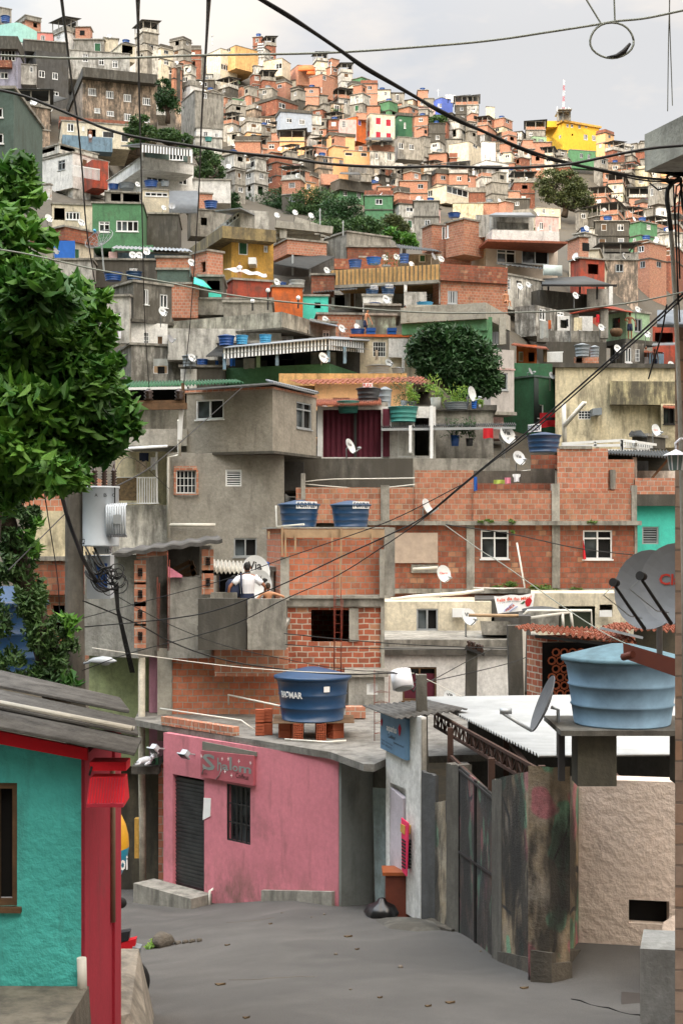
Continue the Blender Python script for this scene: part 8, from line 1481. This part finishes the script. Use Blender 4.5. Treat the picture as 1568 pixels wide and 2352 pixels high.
    h,g=H(lab,r,Y,xl,xc,xr,yt,yb,m_,wins,name=nm,lm=lm)
    if 'parapet' in lab or 'terrace' in lab:bandy(h,g,yt-16-(80 if 'roof terrace' in lab else 0)*0,yt+4,.2,CONCD,'parapet')
vr,g=H('open brick veranda on the white house with a brick veranda','R2',190,962,965,1125,960,1002,BRO,[],name='veranda',cat='veranda');roofq(vr,'R2',[(930,925,186),(1120,930,187),(1110,908,194),(950,908,194)],ZND,0,0,'roof_sheet',.1);posts(vr,'R2',188,[(968,915,965),(1045,918,968),(1118,920,970)],CONC,.5)
gtop,g=H('dark concrete roof terrace above the mossy green house','R2',164,640,765,980,1185,1250,CONCD,[],name='roof_terrace',cat='terrace');A(gtop,'R2',167,640,645,760,1150,1220,BRO,[],th=80,dep=3,roof=None,name='brick_wall');A(gtop,'R2',166,905,905,975,1150,1200,CONC,[],th=80,dep=3,name='room');roofq(gtop,'R2',[(765,1150,163),(905,1155,163),(890,1140,170),(770,1138,170)],ZND,0,0,'roof_sheet',.08);cloth('R2',795,1292,810,1318,160,CPK,'pink towel hanging from the mossy green house')
oc=thing('orange_canopy',Q('R2',540,470,303),'bright orange canopy on the skyline','canopy');roofq(oc,'R2',[(490,465,300),(600,460,300),(590,430,306),(495,430,306)],ORG,0,0,'sheet',.3);roofq(oc,'R2',[(545,490,299),(605,490,299),(600,455,301),(560,455,301)],ORG,0,0,'sheet',.3)
btw,g=H('blue tower block with floodlights on the ridge','R2',335,1378,1440,1512,645,760,BLU,[(1412,685,1422,715,'s'),(1425,685,1442,712,'s')],name='blue_tower',cat='tower',dep=9,lm='the blue ridge tower');A(btw,'R2',337,1325,1330,1400,662,760,BLU,[],name='wing')
for i,(x,y)in enumerate(((1465,652),(1490,654),(1500,678))):p=Q('R2',x,y,329);fl=thing('floodlight',p,('lower left','upper','lower right')[i]+' white floodlight on the blue ridge tower','floodlight','tower floodlights');MB().obox(p,(1.6,0,0),(0,.6,0),(0,-.3,1.0)).build('lens',TXW,fl);MB().bar(p+Vector((.8,.6,.5)),p+Vector((.8,2.5,-.5)),.2).build('arm',DKF,fl)
yl,g=H('bright yellow building with white windows alone on the ridge','R3',330,640,775,1012,806,1010,YEB,[(797,820,811,842,'s'),(824,822,840,844,'s'),(874,825,890,849,'s'),(917,822,934,846,'p:grey'),(910,890,936,926,'q'),(965,896,990,931,'q'),(745,895,760,916,'g'),(830,885,841,898,'o')],name='yellow_building',cat='building',th=62,dep=14,roof=None,lm='the yellow building')
bandy(yl,g,795,808,.5,YEL,'roof_slab');A(yl,'R3',333,640,642,735,800,840,YEB,[],dep=6,roof=None,name='west_block');A(yl,'R3',330,735,770,820,752,795,CONC,[],name='tank_room',th=45);bandy(yl,g,738,748,-6,CONC,'x')if 0 else None;posts(yl,'R3',329,[(738,735,800),(818,740,800),(773,735,800)],CONC,.5);MB().box(Q('R3',732,0,330).x,RY(1300,330)-3,Q('R3',0,745,330).z,Q('R3',822,0,330).x,RY(1300,330)+4,Q('R3',0,740,330).z).build('platform',CONC,yl)
mt=thing('radio_mast',Q('R3',775,740,330),'red and white lattice mast with aerials on the yellow building','mast');b=Q('R3',775,745,330);tp_=Q('R3',779,530,330);w_=.34
for k in range(6):
    mb=MB();p0,p1=b.lerp(tp_,k/6),b.lerp(tp_,(k+1)/6)
    for dx,dy in ((-1,-.6),(1,-.6),(0,1)):mb.bar(p0+Vector((dx,dy,0))*w_*(1-k*.09),p1+Vector((dx,dy,0))*w_*(1-(k+1)*.09),.05)
    for j in range(4):q0,q1=p0.lerp(p1,j/4),p0.lerp(p1,(j+1)/4);s_=1 if j%2 else -1;mb.bar(q0+Vector((s_*w_*.8,-.5,0)),q1+Vector((-s_*w_*.8,-.5,0)),.06)
    mb.build('mast_section',CLR if k%2==0 else WF,mt)
mb=MB()
for x,y0,y1 in ((735,705,745),(790,712,740),(810,710,742),(760,715,740),(820,715,745)):mb.bar(Q('R3',x,y1,329),Q('R3',x,y0,329),.16)
for a,b_ in (((733,728),(822,722)),((735,740),(822,735))):mb.bar(Q('R3',*a,328),Q('R3',*b_,328),.14)
mb.build('aerials',WF,mt)
ant=[]
for i,(r,x,y0,y1,Y,lb)in enumerate((('R2',708,410,492,290,'thin aerial on the tall skyline brick house'),('R1',1405,228,300,290,'thin aerial left of the cream skyline house'),('R2',1416,590,640,335,'thin aerial on the blue ridge tower'),('R2',636,1380,1560,110,'tall pole above the concrete frame'),('R2',788,1460,1560,110,'short lamp post left of the grey block house'))):
    t=thing('aerial',Q(r,x,y1,Y),lb,'aerial','aerials');MB().bar(Q(r,x,y1,Y),Q(r,x,y0,Y),.0006*Y+.03).build('mast',AL,t);MB().bar(Q(r,x-8,y0+12,Y),Q(r,x+8,y0+10,Y),.0004*Y+.02).build('arm',AL,t)
mt2=thing('lattice_mast',Q('R2',242,350,300),'pale antenna rack on the skyline behind the ochre house','mast');mb=MB()
for x in (228,242,258):mb.bar(Q('R2',x,350,300),Q('R2',x,285,300),.25)
for y in (295,312,330):mb.bar(Q('R2',222,y,299.5),Q('R2',264,y-4,299.5),.3)
mb.build('rack',AL,mt2)

# ------------------------------------------------------------------ the rest of the hillside: every house with its own walls, windows, roof
rg=random.Random(42);EX=[]
def rect_of(o):pass
EXR=[('R1',440,440,1045,850),('R1',450,320,860,500),('R1',118,262,455,700),('R1',-40,235,120,600),('R1',-30,50,352,290),('R1',-100,590,95,1200),('R1',165,950,720,1300),('R1',720,940,1285,1420),('R1',330,1200,1530,1568),('R1',400,780,862,985),
       ('R2',940,750,1130,920),('R2',765,745,942,880),('R2',650,880,865,990),('R2',795,995,1130,1065),('R2',1125,905,1322,1000),('R2',1130,750,1245,890),('R2',345,735,582,850),('R2',195,640,490,740),('R2',565,490,722,620),('R2',262,385,442,490),('R2',440,425,605,520),('R2',640,1145,980,1420),('R2',25,648,132,720),('R2',-150,300,228,540),('R2',1380,640,1512,740),
       ('R3',-150,1225,150,1320),('R3',42,1345,246,1420),('R3',20,930,328,1060),('R3',268,1060,414,1180),('R3',640,795,1012,980),('R3',805,985,990,1080),('R3',262,705,322,800),('R3',590,1120,1010,1440),('R3',1385,1370,1470,1440),('R3',1335,1210,1510,1330),
       ('R2',0,1260,880,1540),('R2',880,1430,1220,1568),('R1',1040,520,1200,770),('R1',850,770,1270,960),('R1',1290,1000,1470,1200),('R1',1280,840,1470,960),('R6',1260,380,1530,600)]
EXD=[(X_(r,a),Y_(r,b),X_(r,c),Y_(r,d))for r,a,b,c,d in EXR]
def covered(x0,y0,x1,y1):
    ar=(x1-x0)*(y1-y0);s=0
    for a,b,c,d in EXD:
        w_,h_=min(x1,c)-max(x0,a),min(y1,d)-max(y0,b)
        if w_>0 and h_>0:s+=w_*h_
    return s/ar>.42
NEARMASK=lambda x:(560 if x<420 else 500 if x<560 else 545 if x<760 else 560 if x<1000 else 520 if x<1290 else 660)
cand=[];row=0;s=8.0
tv=-4
while tv<460:
    x=-60+rg.uniform(0,30)
    while x<1640:
        py=SK(x)+tv+26
        Y=YM(x,py);u=F/Y # picture units in one metre
        w=rg.uniform(2.8,5.9)*u;w=max(w,20);h=rg.choice((2.4,2.5,2.6,2.8,4.8,5.1))*u
        jy=rg.uniform(-.9,.9)*u
        if py<NEARMASK(x)and Y>112 and not covered(x,py-h,x+w,py-.25*h):cand.append((x,py+jy,w,h,Y))
        x+=w*rg.uniform(.82,1.0)
    u=F/YM(800,250+tv*.5);tv+=3.25*F/YM(784,200+tv)*.78
cand.sort(key=lambda c:-c[4])
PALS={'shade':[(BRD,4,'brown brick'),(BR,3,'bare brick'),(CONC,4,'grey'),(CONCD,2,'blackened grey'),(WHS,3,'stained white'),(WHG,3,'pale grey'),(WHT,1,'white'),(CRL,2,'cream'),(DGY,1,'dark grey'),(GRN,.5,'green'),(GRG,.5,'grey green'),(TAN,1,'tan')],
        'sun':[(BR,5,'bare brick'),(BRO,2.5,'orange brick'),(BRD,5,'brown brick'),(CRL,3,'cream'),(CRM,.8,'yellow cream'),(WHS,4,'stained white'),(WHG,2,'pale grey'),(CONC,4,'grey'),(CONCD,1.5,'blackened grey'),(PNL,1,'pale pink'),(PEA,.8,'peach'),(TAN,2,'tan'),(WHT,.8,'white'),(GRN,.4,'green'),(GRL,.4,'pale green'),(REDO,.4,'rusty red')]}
used={};ORD=['','second ','third ','fourth ','fifth ','sixth ','seventh ','eighth ','ninth ','tenth ','eleventh ','twelfth ']
DIRS=['east of','uphill east of','straight above','uphill west of','west of','downhill west of','straight below','downhill east of']
def where(x,y,kind):
    """a phrase that singles a thing out by the landmark nearest to it, counted outwards from that landmark"""
    best=sorted(LMK,key=lambda l:(l[0]-x)**2+(l[1]-y)**2)[:1][0];a=math.degrees(math.atan2(best[1]-y,x-best[0]))%360;return best,DIRS[int((a+22.5)// 45)%8]
plan=[]
for (x,py,w,h,Y)in cand:
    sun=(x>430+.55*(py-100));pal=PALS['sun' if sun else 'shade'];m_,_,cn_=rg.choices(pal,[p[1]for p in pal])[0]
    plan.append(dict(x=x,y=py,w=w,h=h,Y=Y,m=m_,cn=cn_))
n_ind=225;big=sorted(plan,key=lambda d:-d['w']*d['h'])[:n_ind];ids={id(d)for d in big}
grp={}
for d in big:lm_,dr_=where(d['x']+d['w']/2,d['y']-d['h']/2,d['cn']);d['lm']=lm_;d['dr']=dr_;grp.setdefault((d['cn'],lm_[2],dr_),[]).append(d)
for k,v in grp.items():
    v.sort(key=lambda d:(d['x']-k.__hash__()*0-d['lm'][0])**2+(d['y']-d['lm'][1])**2)
    for i,d in enumerate(v):d['ref']='%s%s house %s %s'%((ORD[i]if i<len(ORD)else '%dth '%(i+1)),d['cn'],d['dr'],d['lm'][2])
WK=['s','s','s','t','q','s:alu','o','p:brown','p:wht','g','s:alu']
cap=None
def simple_house(d,ind):
    x,y,w,h,Y=d['x'],d['y'],d['w'],d['h'],d['Y'];u=F/Y;f=rg.uniform(.12,.88)
    if f<.2:f=0.0
    elif f>.8:f=1.0
    xc=x+w*f;ns=max(1,round(h/u/3.0));st=h/ns
    g=geo('d',Y,x,xc,x+w,y-h,y+5*u,None,rg.uniform(5,8));wins=[]
    for s_ in range(ns):
        for a,b in ((x,xc),(xc,x+w)):
            fw=b-a
            if fw<1.7*u:continue
            n=max(1,int(fw/u/2.6))if rg.random()<.9 else 0
            for i in range(n):
                if rg.random()<.22:continue
                ww=rg.uniform(.8,1.35)*u*min(1,fw/w+.25);wh=rg.uniform(.8,1.15)*u;cx_=a+fw*(i+.5)/n+rg.uniform(-.2,.2)*u;cy_=y-st*s_-st*.58
                k=rg.choice(WK)
                if s_==0 and rg.random()<.12:wh *= 1.7;cy_+=.3*u;k=rg.choice(('p:brown','o','p:grn','p:grey'))
                wins.append((cx_-ww/2,cy_-wh/2,cx_+ww/2,cy_+wh/2,k))
    if not ind:return g,wins,ns,st,u
    nm={'bare brick':'brick_house','orange brick':'brick_house','brown brick':'brick_house'}.get(d['cn'],d['cn'].replace(' ','_')+'_house')
    vis=sum(1 for q in wins if q[4]!= 'o');tops=rg.random();top='flat roof' if tops<.35 else 'blackened parapet' if tops<.62 else 'sheet roofed terrace' if tops<.82 else 'half built top floor'
    lab='%s with a %s'%(d['ref'],top)
    if len(lab.split())>16:lab='%s, %s'%(d['ref'],top)
    if len(lab.split())>16:lab=d['ref']
    t=thing(nm,g.C,lab,'house','houses packed up the hillside');g.root=t
    # storeys of different render: the upper one is often still bare brick
    if ns>1 and rg.random()<.4 and d['m']not in (BR,BRO,BRD):
        g1=geo('d',Y,x,xc,x+w,y-st*(ns-1),y+5*u,None,g.tl if not g.wl else g.tr);g2=geo('d',Y,x,xc,x+w,y-h,y-st*(ns-1),None,g.tl if not g.wl else g.tr)
        blk(t,g1,d['m'],[q for q in wins if (q[1]+q[3])/2>y-st*(ns-1)],True,roof=None);blk(t,g2,rg.choice((BR,BRO,CONC,WHS)),[q for q in wins if (q[1]+q[3])/2<=y-st*(ns-1)],True,roof=None,name='upper_wall')
    else:blk(t,g,d['m'],wins,True,roof=None)
    zt=g.zt
    for s_ in range(1,ns):band(t,g,g.zt-s_*st/u-.12,g.zt-s_*st/u+.06,.12,CONCD if rg.random()<.6 else CONC,'floor_slab')
    band(t,g,zt,zt+.16,.22,rg.choice((CONC,CONCD,CONC,CONCL)),'roof')
    H1=Vector((0,0,1));a,b,c=g.C+g.L*g.tl,g.C+g.L*g.tl+g.R*g.tr,g.C+g.R*g.tr;top0=Vector((0,0,g.h+.16))
    if top=='blackened parapet':
        ph_=rg.uniform(.7,1.1);mb=MB()
        for p,q in ((a,g.C),(g.C,c),(c,b),(b,a)):mb.bar(p+top0+H1*ph_/2,q+top0+H1*ph_/2,.16,ph_)
        mb.build('parapet',rg.choice((CONCD,CONCD,CONC,BRD,d['m'])),t)
    elif top=='sheet roofed terrace':
        hh_=2.3;mb=MB()
        for p in (a,g.C,c,(a+g.C)/2,(c+g.C)/2):mb.bar(p+top0,p+top0+H1*hh_,.16)
        [mb.bar(p+top0+H1*hh_,q+top0+H1*hh_,.14)for p,q in ((a,g.C),(g.C,c))];mb.build('veranda_frame',CONC,t);mb=MB()
        for p,q in ((a,g.C),(g.C,c)):mb.bar(p+top0+H1*.4,q+top0+H1*.4,.14,.8)
        mb.build('parapet',rg.choice((BR,CONC,WHS,d['m'])),t);o_=.6;R0=top0+H1*hh_
        sheet(t,g.C-g.L*o_-g.R*o_+R0,a+g.L*o_-g.R*o_+R0,b+g.L*o_+g.R*o_+R0+H1*.5,c-g.L*o_+g.R*o_+R0+H1*.5,rg.choice((ZN,ZND,ZND,FC)),0,0,.05)
        MB().obox(b+top0-g.R*.2,-g.L*g.tl,-g.R*.15,H1*2.1).build('rear_wall',DGY,t)
    elif top=='half built top floor':
        k=rg.uniform(.35,.65);D0=g.L if g.tl>g.tr else g.R;ln_=max(g.tl,g.tr)*k;o0=g.C+(g.R if D0 is g.L else g.L)*.4+D0*(.2 if rg.random()<.5 else max(g.tl,g.tr)*(1-k)-.2)+top0
        E0=g.R if D0 is g.L else g.L;MB().obox(o0,D0*ln_,E0*2.6,H1*2.3).build('upper_room',rg.choice((BR,BRO,WHS,CONC)),t);MB().obox(o0-D0*.2-E0*.2+H1*2.3,D0*(ln_+.4),E0*3,H1*.14).build('upper_roof',CONC,t)
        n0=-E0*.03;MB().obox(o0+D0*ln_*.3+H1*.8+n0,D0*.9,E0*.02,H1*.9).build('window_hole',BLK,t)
    d['g']=g;d['top']=top;return None
tiny=MB();tm=[BR,BRD,BRO,CONC,CONCD,CRL,WHS,TAN,BLK,WF];tix={m_.name:i for i,m_ in enumerate(tm)}
TK=[]
for d in plan:
    if id(d)in ids:
        simple_house(d,True);g=d['g']
        if d['top']in ('flat roof','half built top floor','blackened parapet')and rg.random()<.40:TK.append((g,d))
    else:
        g,wins,ns,st,u=simple_house(d,False);tiny.cur=tix.get(d['m'].name,3)
        a,b,c=g.C+g.L*g.tl,g.C+g.L*g.tl+g.R*g.tr,g.C+g.R*g.tr;tiny.hexa([c,g.C,a,b][::-1]+[p+Vector((0,0,g.h))for p in (c,g.C,a,b)][::-1]);tiny.cur=4;o_=g.C-g.L*.2-g.R*.2+Vector((0,0,g.h));tiny.obox(o_,g.L*(g.tl+.4),g.R*(g.tr+.4),(0,0,.2))
        for q in wins:
            face='L' if (g.wl and ((q[0]+q[2])/2<g.xc or not g.wr))else 'R';D=g.L if face=='L' else g.R;nn=-(g.R if face=='L' else g.L);u0,v1=hit(g,face,q[0],q[1]);u1,v0=hit(g,face,q[2],q[3])
            o_=g.C+D*u0+Vector((0,0,v0));tiny.cur=9;tiny.obox(o_-nn*.1,D*(u1-u0),nn*.13,(0,0,v1-v0));tiny.cur=8;tiny.obox(o_+D*(u1-u0)*.1+Vector((0,0,.12)),D*(u1-u0)*.36,nn*.045,(0,0,v1-v0-.24));tiny.obox(o_+D*(u1-u0)*.55+Vector((0,0,.12)),D*(u1-u0)*.36,nn*.045,(0,0,v1-v0-.24))
if tiny.f:setp(tiny.build('distant_houses',tm),'mass of the smallest far houses filling the slope',None,None,'stuff')
# rooftop tanks and dishes on those houses: copies of a few prototypes
def copy_tree(o,parent=None):
    c=o.copy();COL.objects.link(c);c.parent=parent
    for ch_ in list(o.children):copy_tree(ch_,c)
    return c
protos={}
def dup_tank(kind,base,label):
    mm,lid,cn_={'blue':(TBL,True,'blue'),'sky':(TSK,True,'sky blue'),'grey':(TGY,True,'grey'),'open':(TBL,False,'open blue')}[kind]
    if kind not in protos:t=tank(base,1.5,1.1,mm,label,None,lid=lid,n=14,group='rooftop water tanks on the hill');protos[kind]=t
    else:t=copy_tree(protos[kind]);t.location=base;setp(t,label,'water tank','rooftop water tanks on the hill')
    return t
for g,d in TK[:80]:
    k=rg.choices(('blue','sky','grey','open'),(6,1,1.5,2))[0];b=g.C+g.L*min(g.tl*.5,2.2)+g.R*min(g.tr*.5,2.2);b.z=g.zt+.16
    if len(d['ref'].split())>11:continue
    dup_tank(k,b,'%s tank on the %s'%({'blue':'blue','sky':'sky blue','grey':'grey','open':'open blue'}[k],d['ref']))
dp=None;k=0
for d in sorted(big,key=lambda d:d['Y'])[:130]:
    if rg.random()<.62:
        g=d['g'];b=g.C+(g.L*g.tl*rg.uniform(.1,.9)if rg.random()<.5 and g.wl else g.R*g.tr*rg.uniform(.1,.9));b.z=g.zt+rg.uniform(.3,1.2);lb='white dish on the %s'%d['ref']
        if dp is None:dp=dish(b,.95,30,20,lb,None,.4,group='dishes on the hill houses')
        else:t=copy_tree(dp);t.location=b-Vector((0,0,.95*.5+.4));t.rotation_euler=(0,0,R(rg.uniform(-60,25)));setp(t,lb,'satellite dish','dishes on the hill houses')
# small shrubs between the houses
sb_=MB()
for i in range(60):
    x=rg.uniform(0,1568);y=SK(x)+rg.uniform(30,330);Y=YM(x,y)-4
    if Y<116 or covered(x-5,y-5,x+5,y+5):continue
    k=Y/F;leafcloud(sb_,[(P(x,y,Y),(rg.uniform(6,16)*k,1.2,rg.uniform(4,9)*k))],60,.55,rg,.6)
setp(sb_.build('undergrowth',LFH),'scattered weeds and bushes between the hillside houses',None,None,'stuff')

# ------------------------------------------------------------------ overhead cables
def C_(pts,Y0,Y1,r,label,m=None,**k):
    n=len(pts)-1;return cable([P(x,y,Y0+(Y1-Y0)*i/n)for i,(x,y)in enumerate(pts)],r,label,m,**k)
tc1=[(590,-8),(663,35),(722,75),(785,118),(837,153),(906,194),(965,229),(1000,248),(1058,278),(1110,302),(1180,333),(1249,358),(1318,377),(1388,392),(1475,408),(1548,414)]
C_(tc1,7,9.9,.0098,'thickest twisted black cable crossing the sky down to the canopy');C_([(x,y+4+2*math.sin(i*1.9))for i,(x,y)in enumerate(tc1)],7.02,9.92,.006,'thin cable wound along the thickest black cable')
C_([(0,127),(80,131),(150,134),(300,133),(470,127),(760,121),(1023,103),(1150,90),(1250,75),(1360,58),(1411,49),(1480,42),(1568,24),(1620,15)],8,8,.0065,'pale grey cable crossing the whole sky',CGY)
o=MB().tube([P(1404+50*math.cos(a)*(1+.03*math.sin(3*a)),93+41*math.sin(a),8)for a in [i*.2618 for i in range(25)]],.0065,6).build('cable_loop',CGY,None,loc=P(1404,93,8));setp(o,'round loop of spare cable hanging in the sky','cable');o=MB().tube([P(1446,100,8),P(1432,118,8),P(1415,129,8),P(1392,132,8)],[.008,.016,.014,.006],7).build('tape_wrap',CBL,None,loc=P(1420,125,8));setp(o,'black taped joint on the round cable loop','tape')
C_([(1340,-10),(1381,57)],8,8,.005,'short slanting wire holding the cable loop',CGY);C_([(1409,-10),(1411,49)],8,8,.005,'short upright wire holding the cable loop',CGY)
C_([(1537,-10),(1534,100),(1532,255)],8.5,10,.0035,'thin upright wire running down to the canopy edge',CGY);C_([(1536,-10),(1537,60),(1541,180),(1543,242)],8.5,10,.0035,'second thin upright wire beside the one to the canopy edge',CGY)
C_([(-20,203),(60,222),(175,268),(250,298),(320,316),(440,335),(530,349),(650,362),(760,377),(900,384),(1023,382),(1150,386),(1250,382),(1318,375),(1430,352),(1500,340),(1568,334),(1620,328)],9,9,.009,'black cable sagging across the whole hillside')
for pts,lb in (([(141,-10),(152,80),(163,170),(178,275),(190,400),(198,514),(212,610),(222,668)],'westernmost of three upright black cables'),([(317,-10),(318,80),(321,250),(325,400),(329,600),(334,760),(343,890)],'middle one of three upright black cables'),([(480,-10),(474,100),(463,280),(458,420),(450,560),(437,740),(422,886)],'easternmost of three upright black cables')):C_(pts,7.5,49 if pts[-1][1]>700 else 22.8,.010 if pts[-1][1]<700 else .014,lb)
C_([(-20,570),(60,583),(150,603),(230,621),(380,648),(514,675),(640,692),(780,704),(900,714),(1023,719),(1180,718),(1300,713),(1450,695),(1568,671),(1640,655)],9.5,9.5,.0055,'grey cable running across the whole middle of the scene',CGY)
dg1=[(1570,672),(1480,755),(1400,825),(1277,934),(1200,1000),(1131,1056),(1058,1116),(969,1189),(896,1227),(774,1283),(653,1340),(514,1396),(400,1420),(195,1440)]
C_(dg1,9.8,22.9,.009,'black cable slanting from the right edge down to the transformer pole');C_([(x,y+9)for x,y in dg1[:5]]+[(1131,1060),(1058,1119),(969,1193),(880,1255),(774,1322),(650,1378),(520,1440),(300,1500),(190,1540)],9.8,22.9,.007,'twin cable just below the slanting black cable')
C_([(1058,1114),(900,1194),(760,1245),(640,1287),(514,1332),(300,1390),(190,1420)],16,22.9,.006,'upper thin cable fanning out towards the transformer pole');C_([(1530,700),(1517,770),(1500,830),(1488,870)],10,11,.006,'short cable dropping beside the tiled building')
C_([(191,1380),(240,1400),(320,1435),(385,1470),(460,1500),(545,1522),(618,1533),(700,1543),(800,1549),(893,1546),(950,1548)],22.8,26,.013,'thick black cable from the utility pole to the lamp pole');C_([(212,1488),(380,1512),(545,1532),(700,1543),(808,1546),(950,1546)],22.8,26,.008,'white cable from the utility pole to the lamp pole',PVC)
C_([(270,1370),(380,1430),(514,1482),(660,1515),(800,1538),(950,1545)],22.7,26,.007,'thin cable above the thick one to the lamp pole');C_([(653,1455),(780,1468),(900,1478),(1058,1486),(1180,1490)],30,36,.012,'thin black cable before the open window hole');C_([(655,1480),(760,1487),(900,1490),(1090,1492)],30,36,.010,'lower thin black cable before the open window hole')
C_([(1023,1207),(1100,1262),(1160,1300),(1280,1385),(1380,1450),(1440,1480)],34,27,.011,'pale cable slanting down before the long brick house',CGY);C_([(1023,1205),(1180,1228),(1330,1260),(1490,1278)],46,46,.018,'thin black cable sagging before the long brick house');C_([(955,1548),(1000,1570),(1060,1600)],26,28,.008,'white cable dropping behind the white metal roof',PVC)
for i,(a,b)in enumerate(((955,1130),(930,1240))):C_([(a,1560),(985,1565),(b-60,1520),(b,1490)],26,36,.010,'cable from the lamp pole to the black pole, %s one'%('upper','lower')[i])
tk_=[(-20,545),(15,640),(35,722),(55,800),(69,879),(92,970),(100,998),(118,1060),(142,1137),(156,1190),(175,1241),(195,1290),(222,1335)];C_(tk_,11.5,22.7,.032,'thick twisted bundle of cables hanging down through the leafy tree');C_([(x+4*math.sin(i*2.2),y)for i,(x,y)in enumerate(tk_)],11.45,22.6,.014,'thin cable twisted round the thick bundle')
C_([(-20,660),(60,870),(110,1180),(133,1330),(138,1420)],12,24,.008,'thin black cable beside the thick bundle');C_([(152,1178),(90,1240),(20,1310)],22.9,16,.009,'thin cable from the utility pole down into the creepers');C_([(388,1122),(300,1050),(250,1110),(200,1180)],40,23,.008,'thin cable from the pole towards the balcony')
C_([(556,890),(450,985),(350,1070),(262,1120)],47,23,.014,'black cable from the crossarm down to the transformer')
for i,pts in enumerate((((695,1107),(760,1101),(900,1099),(1060,1096)),((700,1112),(840,1122),(960,1112)),((1100,1090),(1200,1082),(1275,1070)))):C_(pts,54.5,54.5,.022,('upper','lower','eastern')[i]+' clothes line strung along the brick parapet',PVC,name='clothes_line',group='clothes lines')
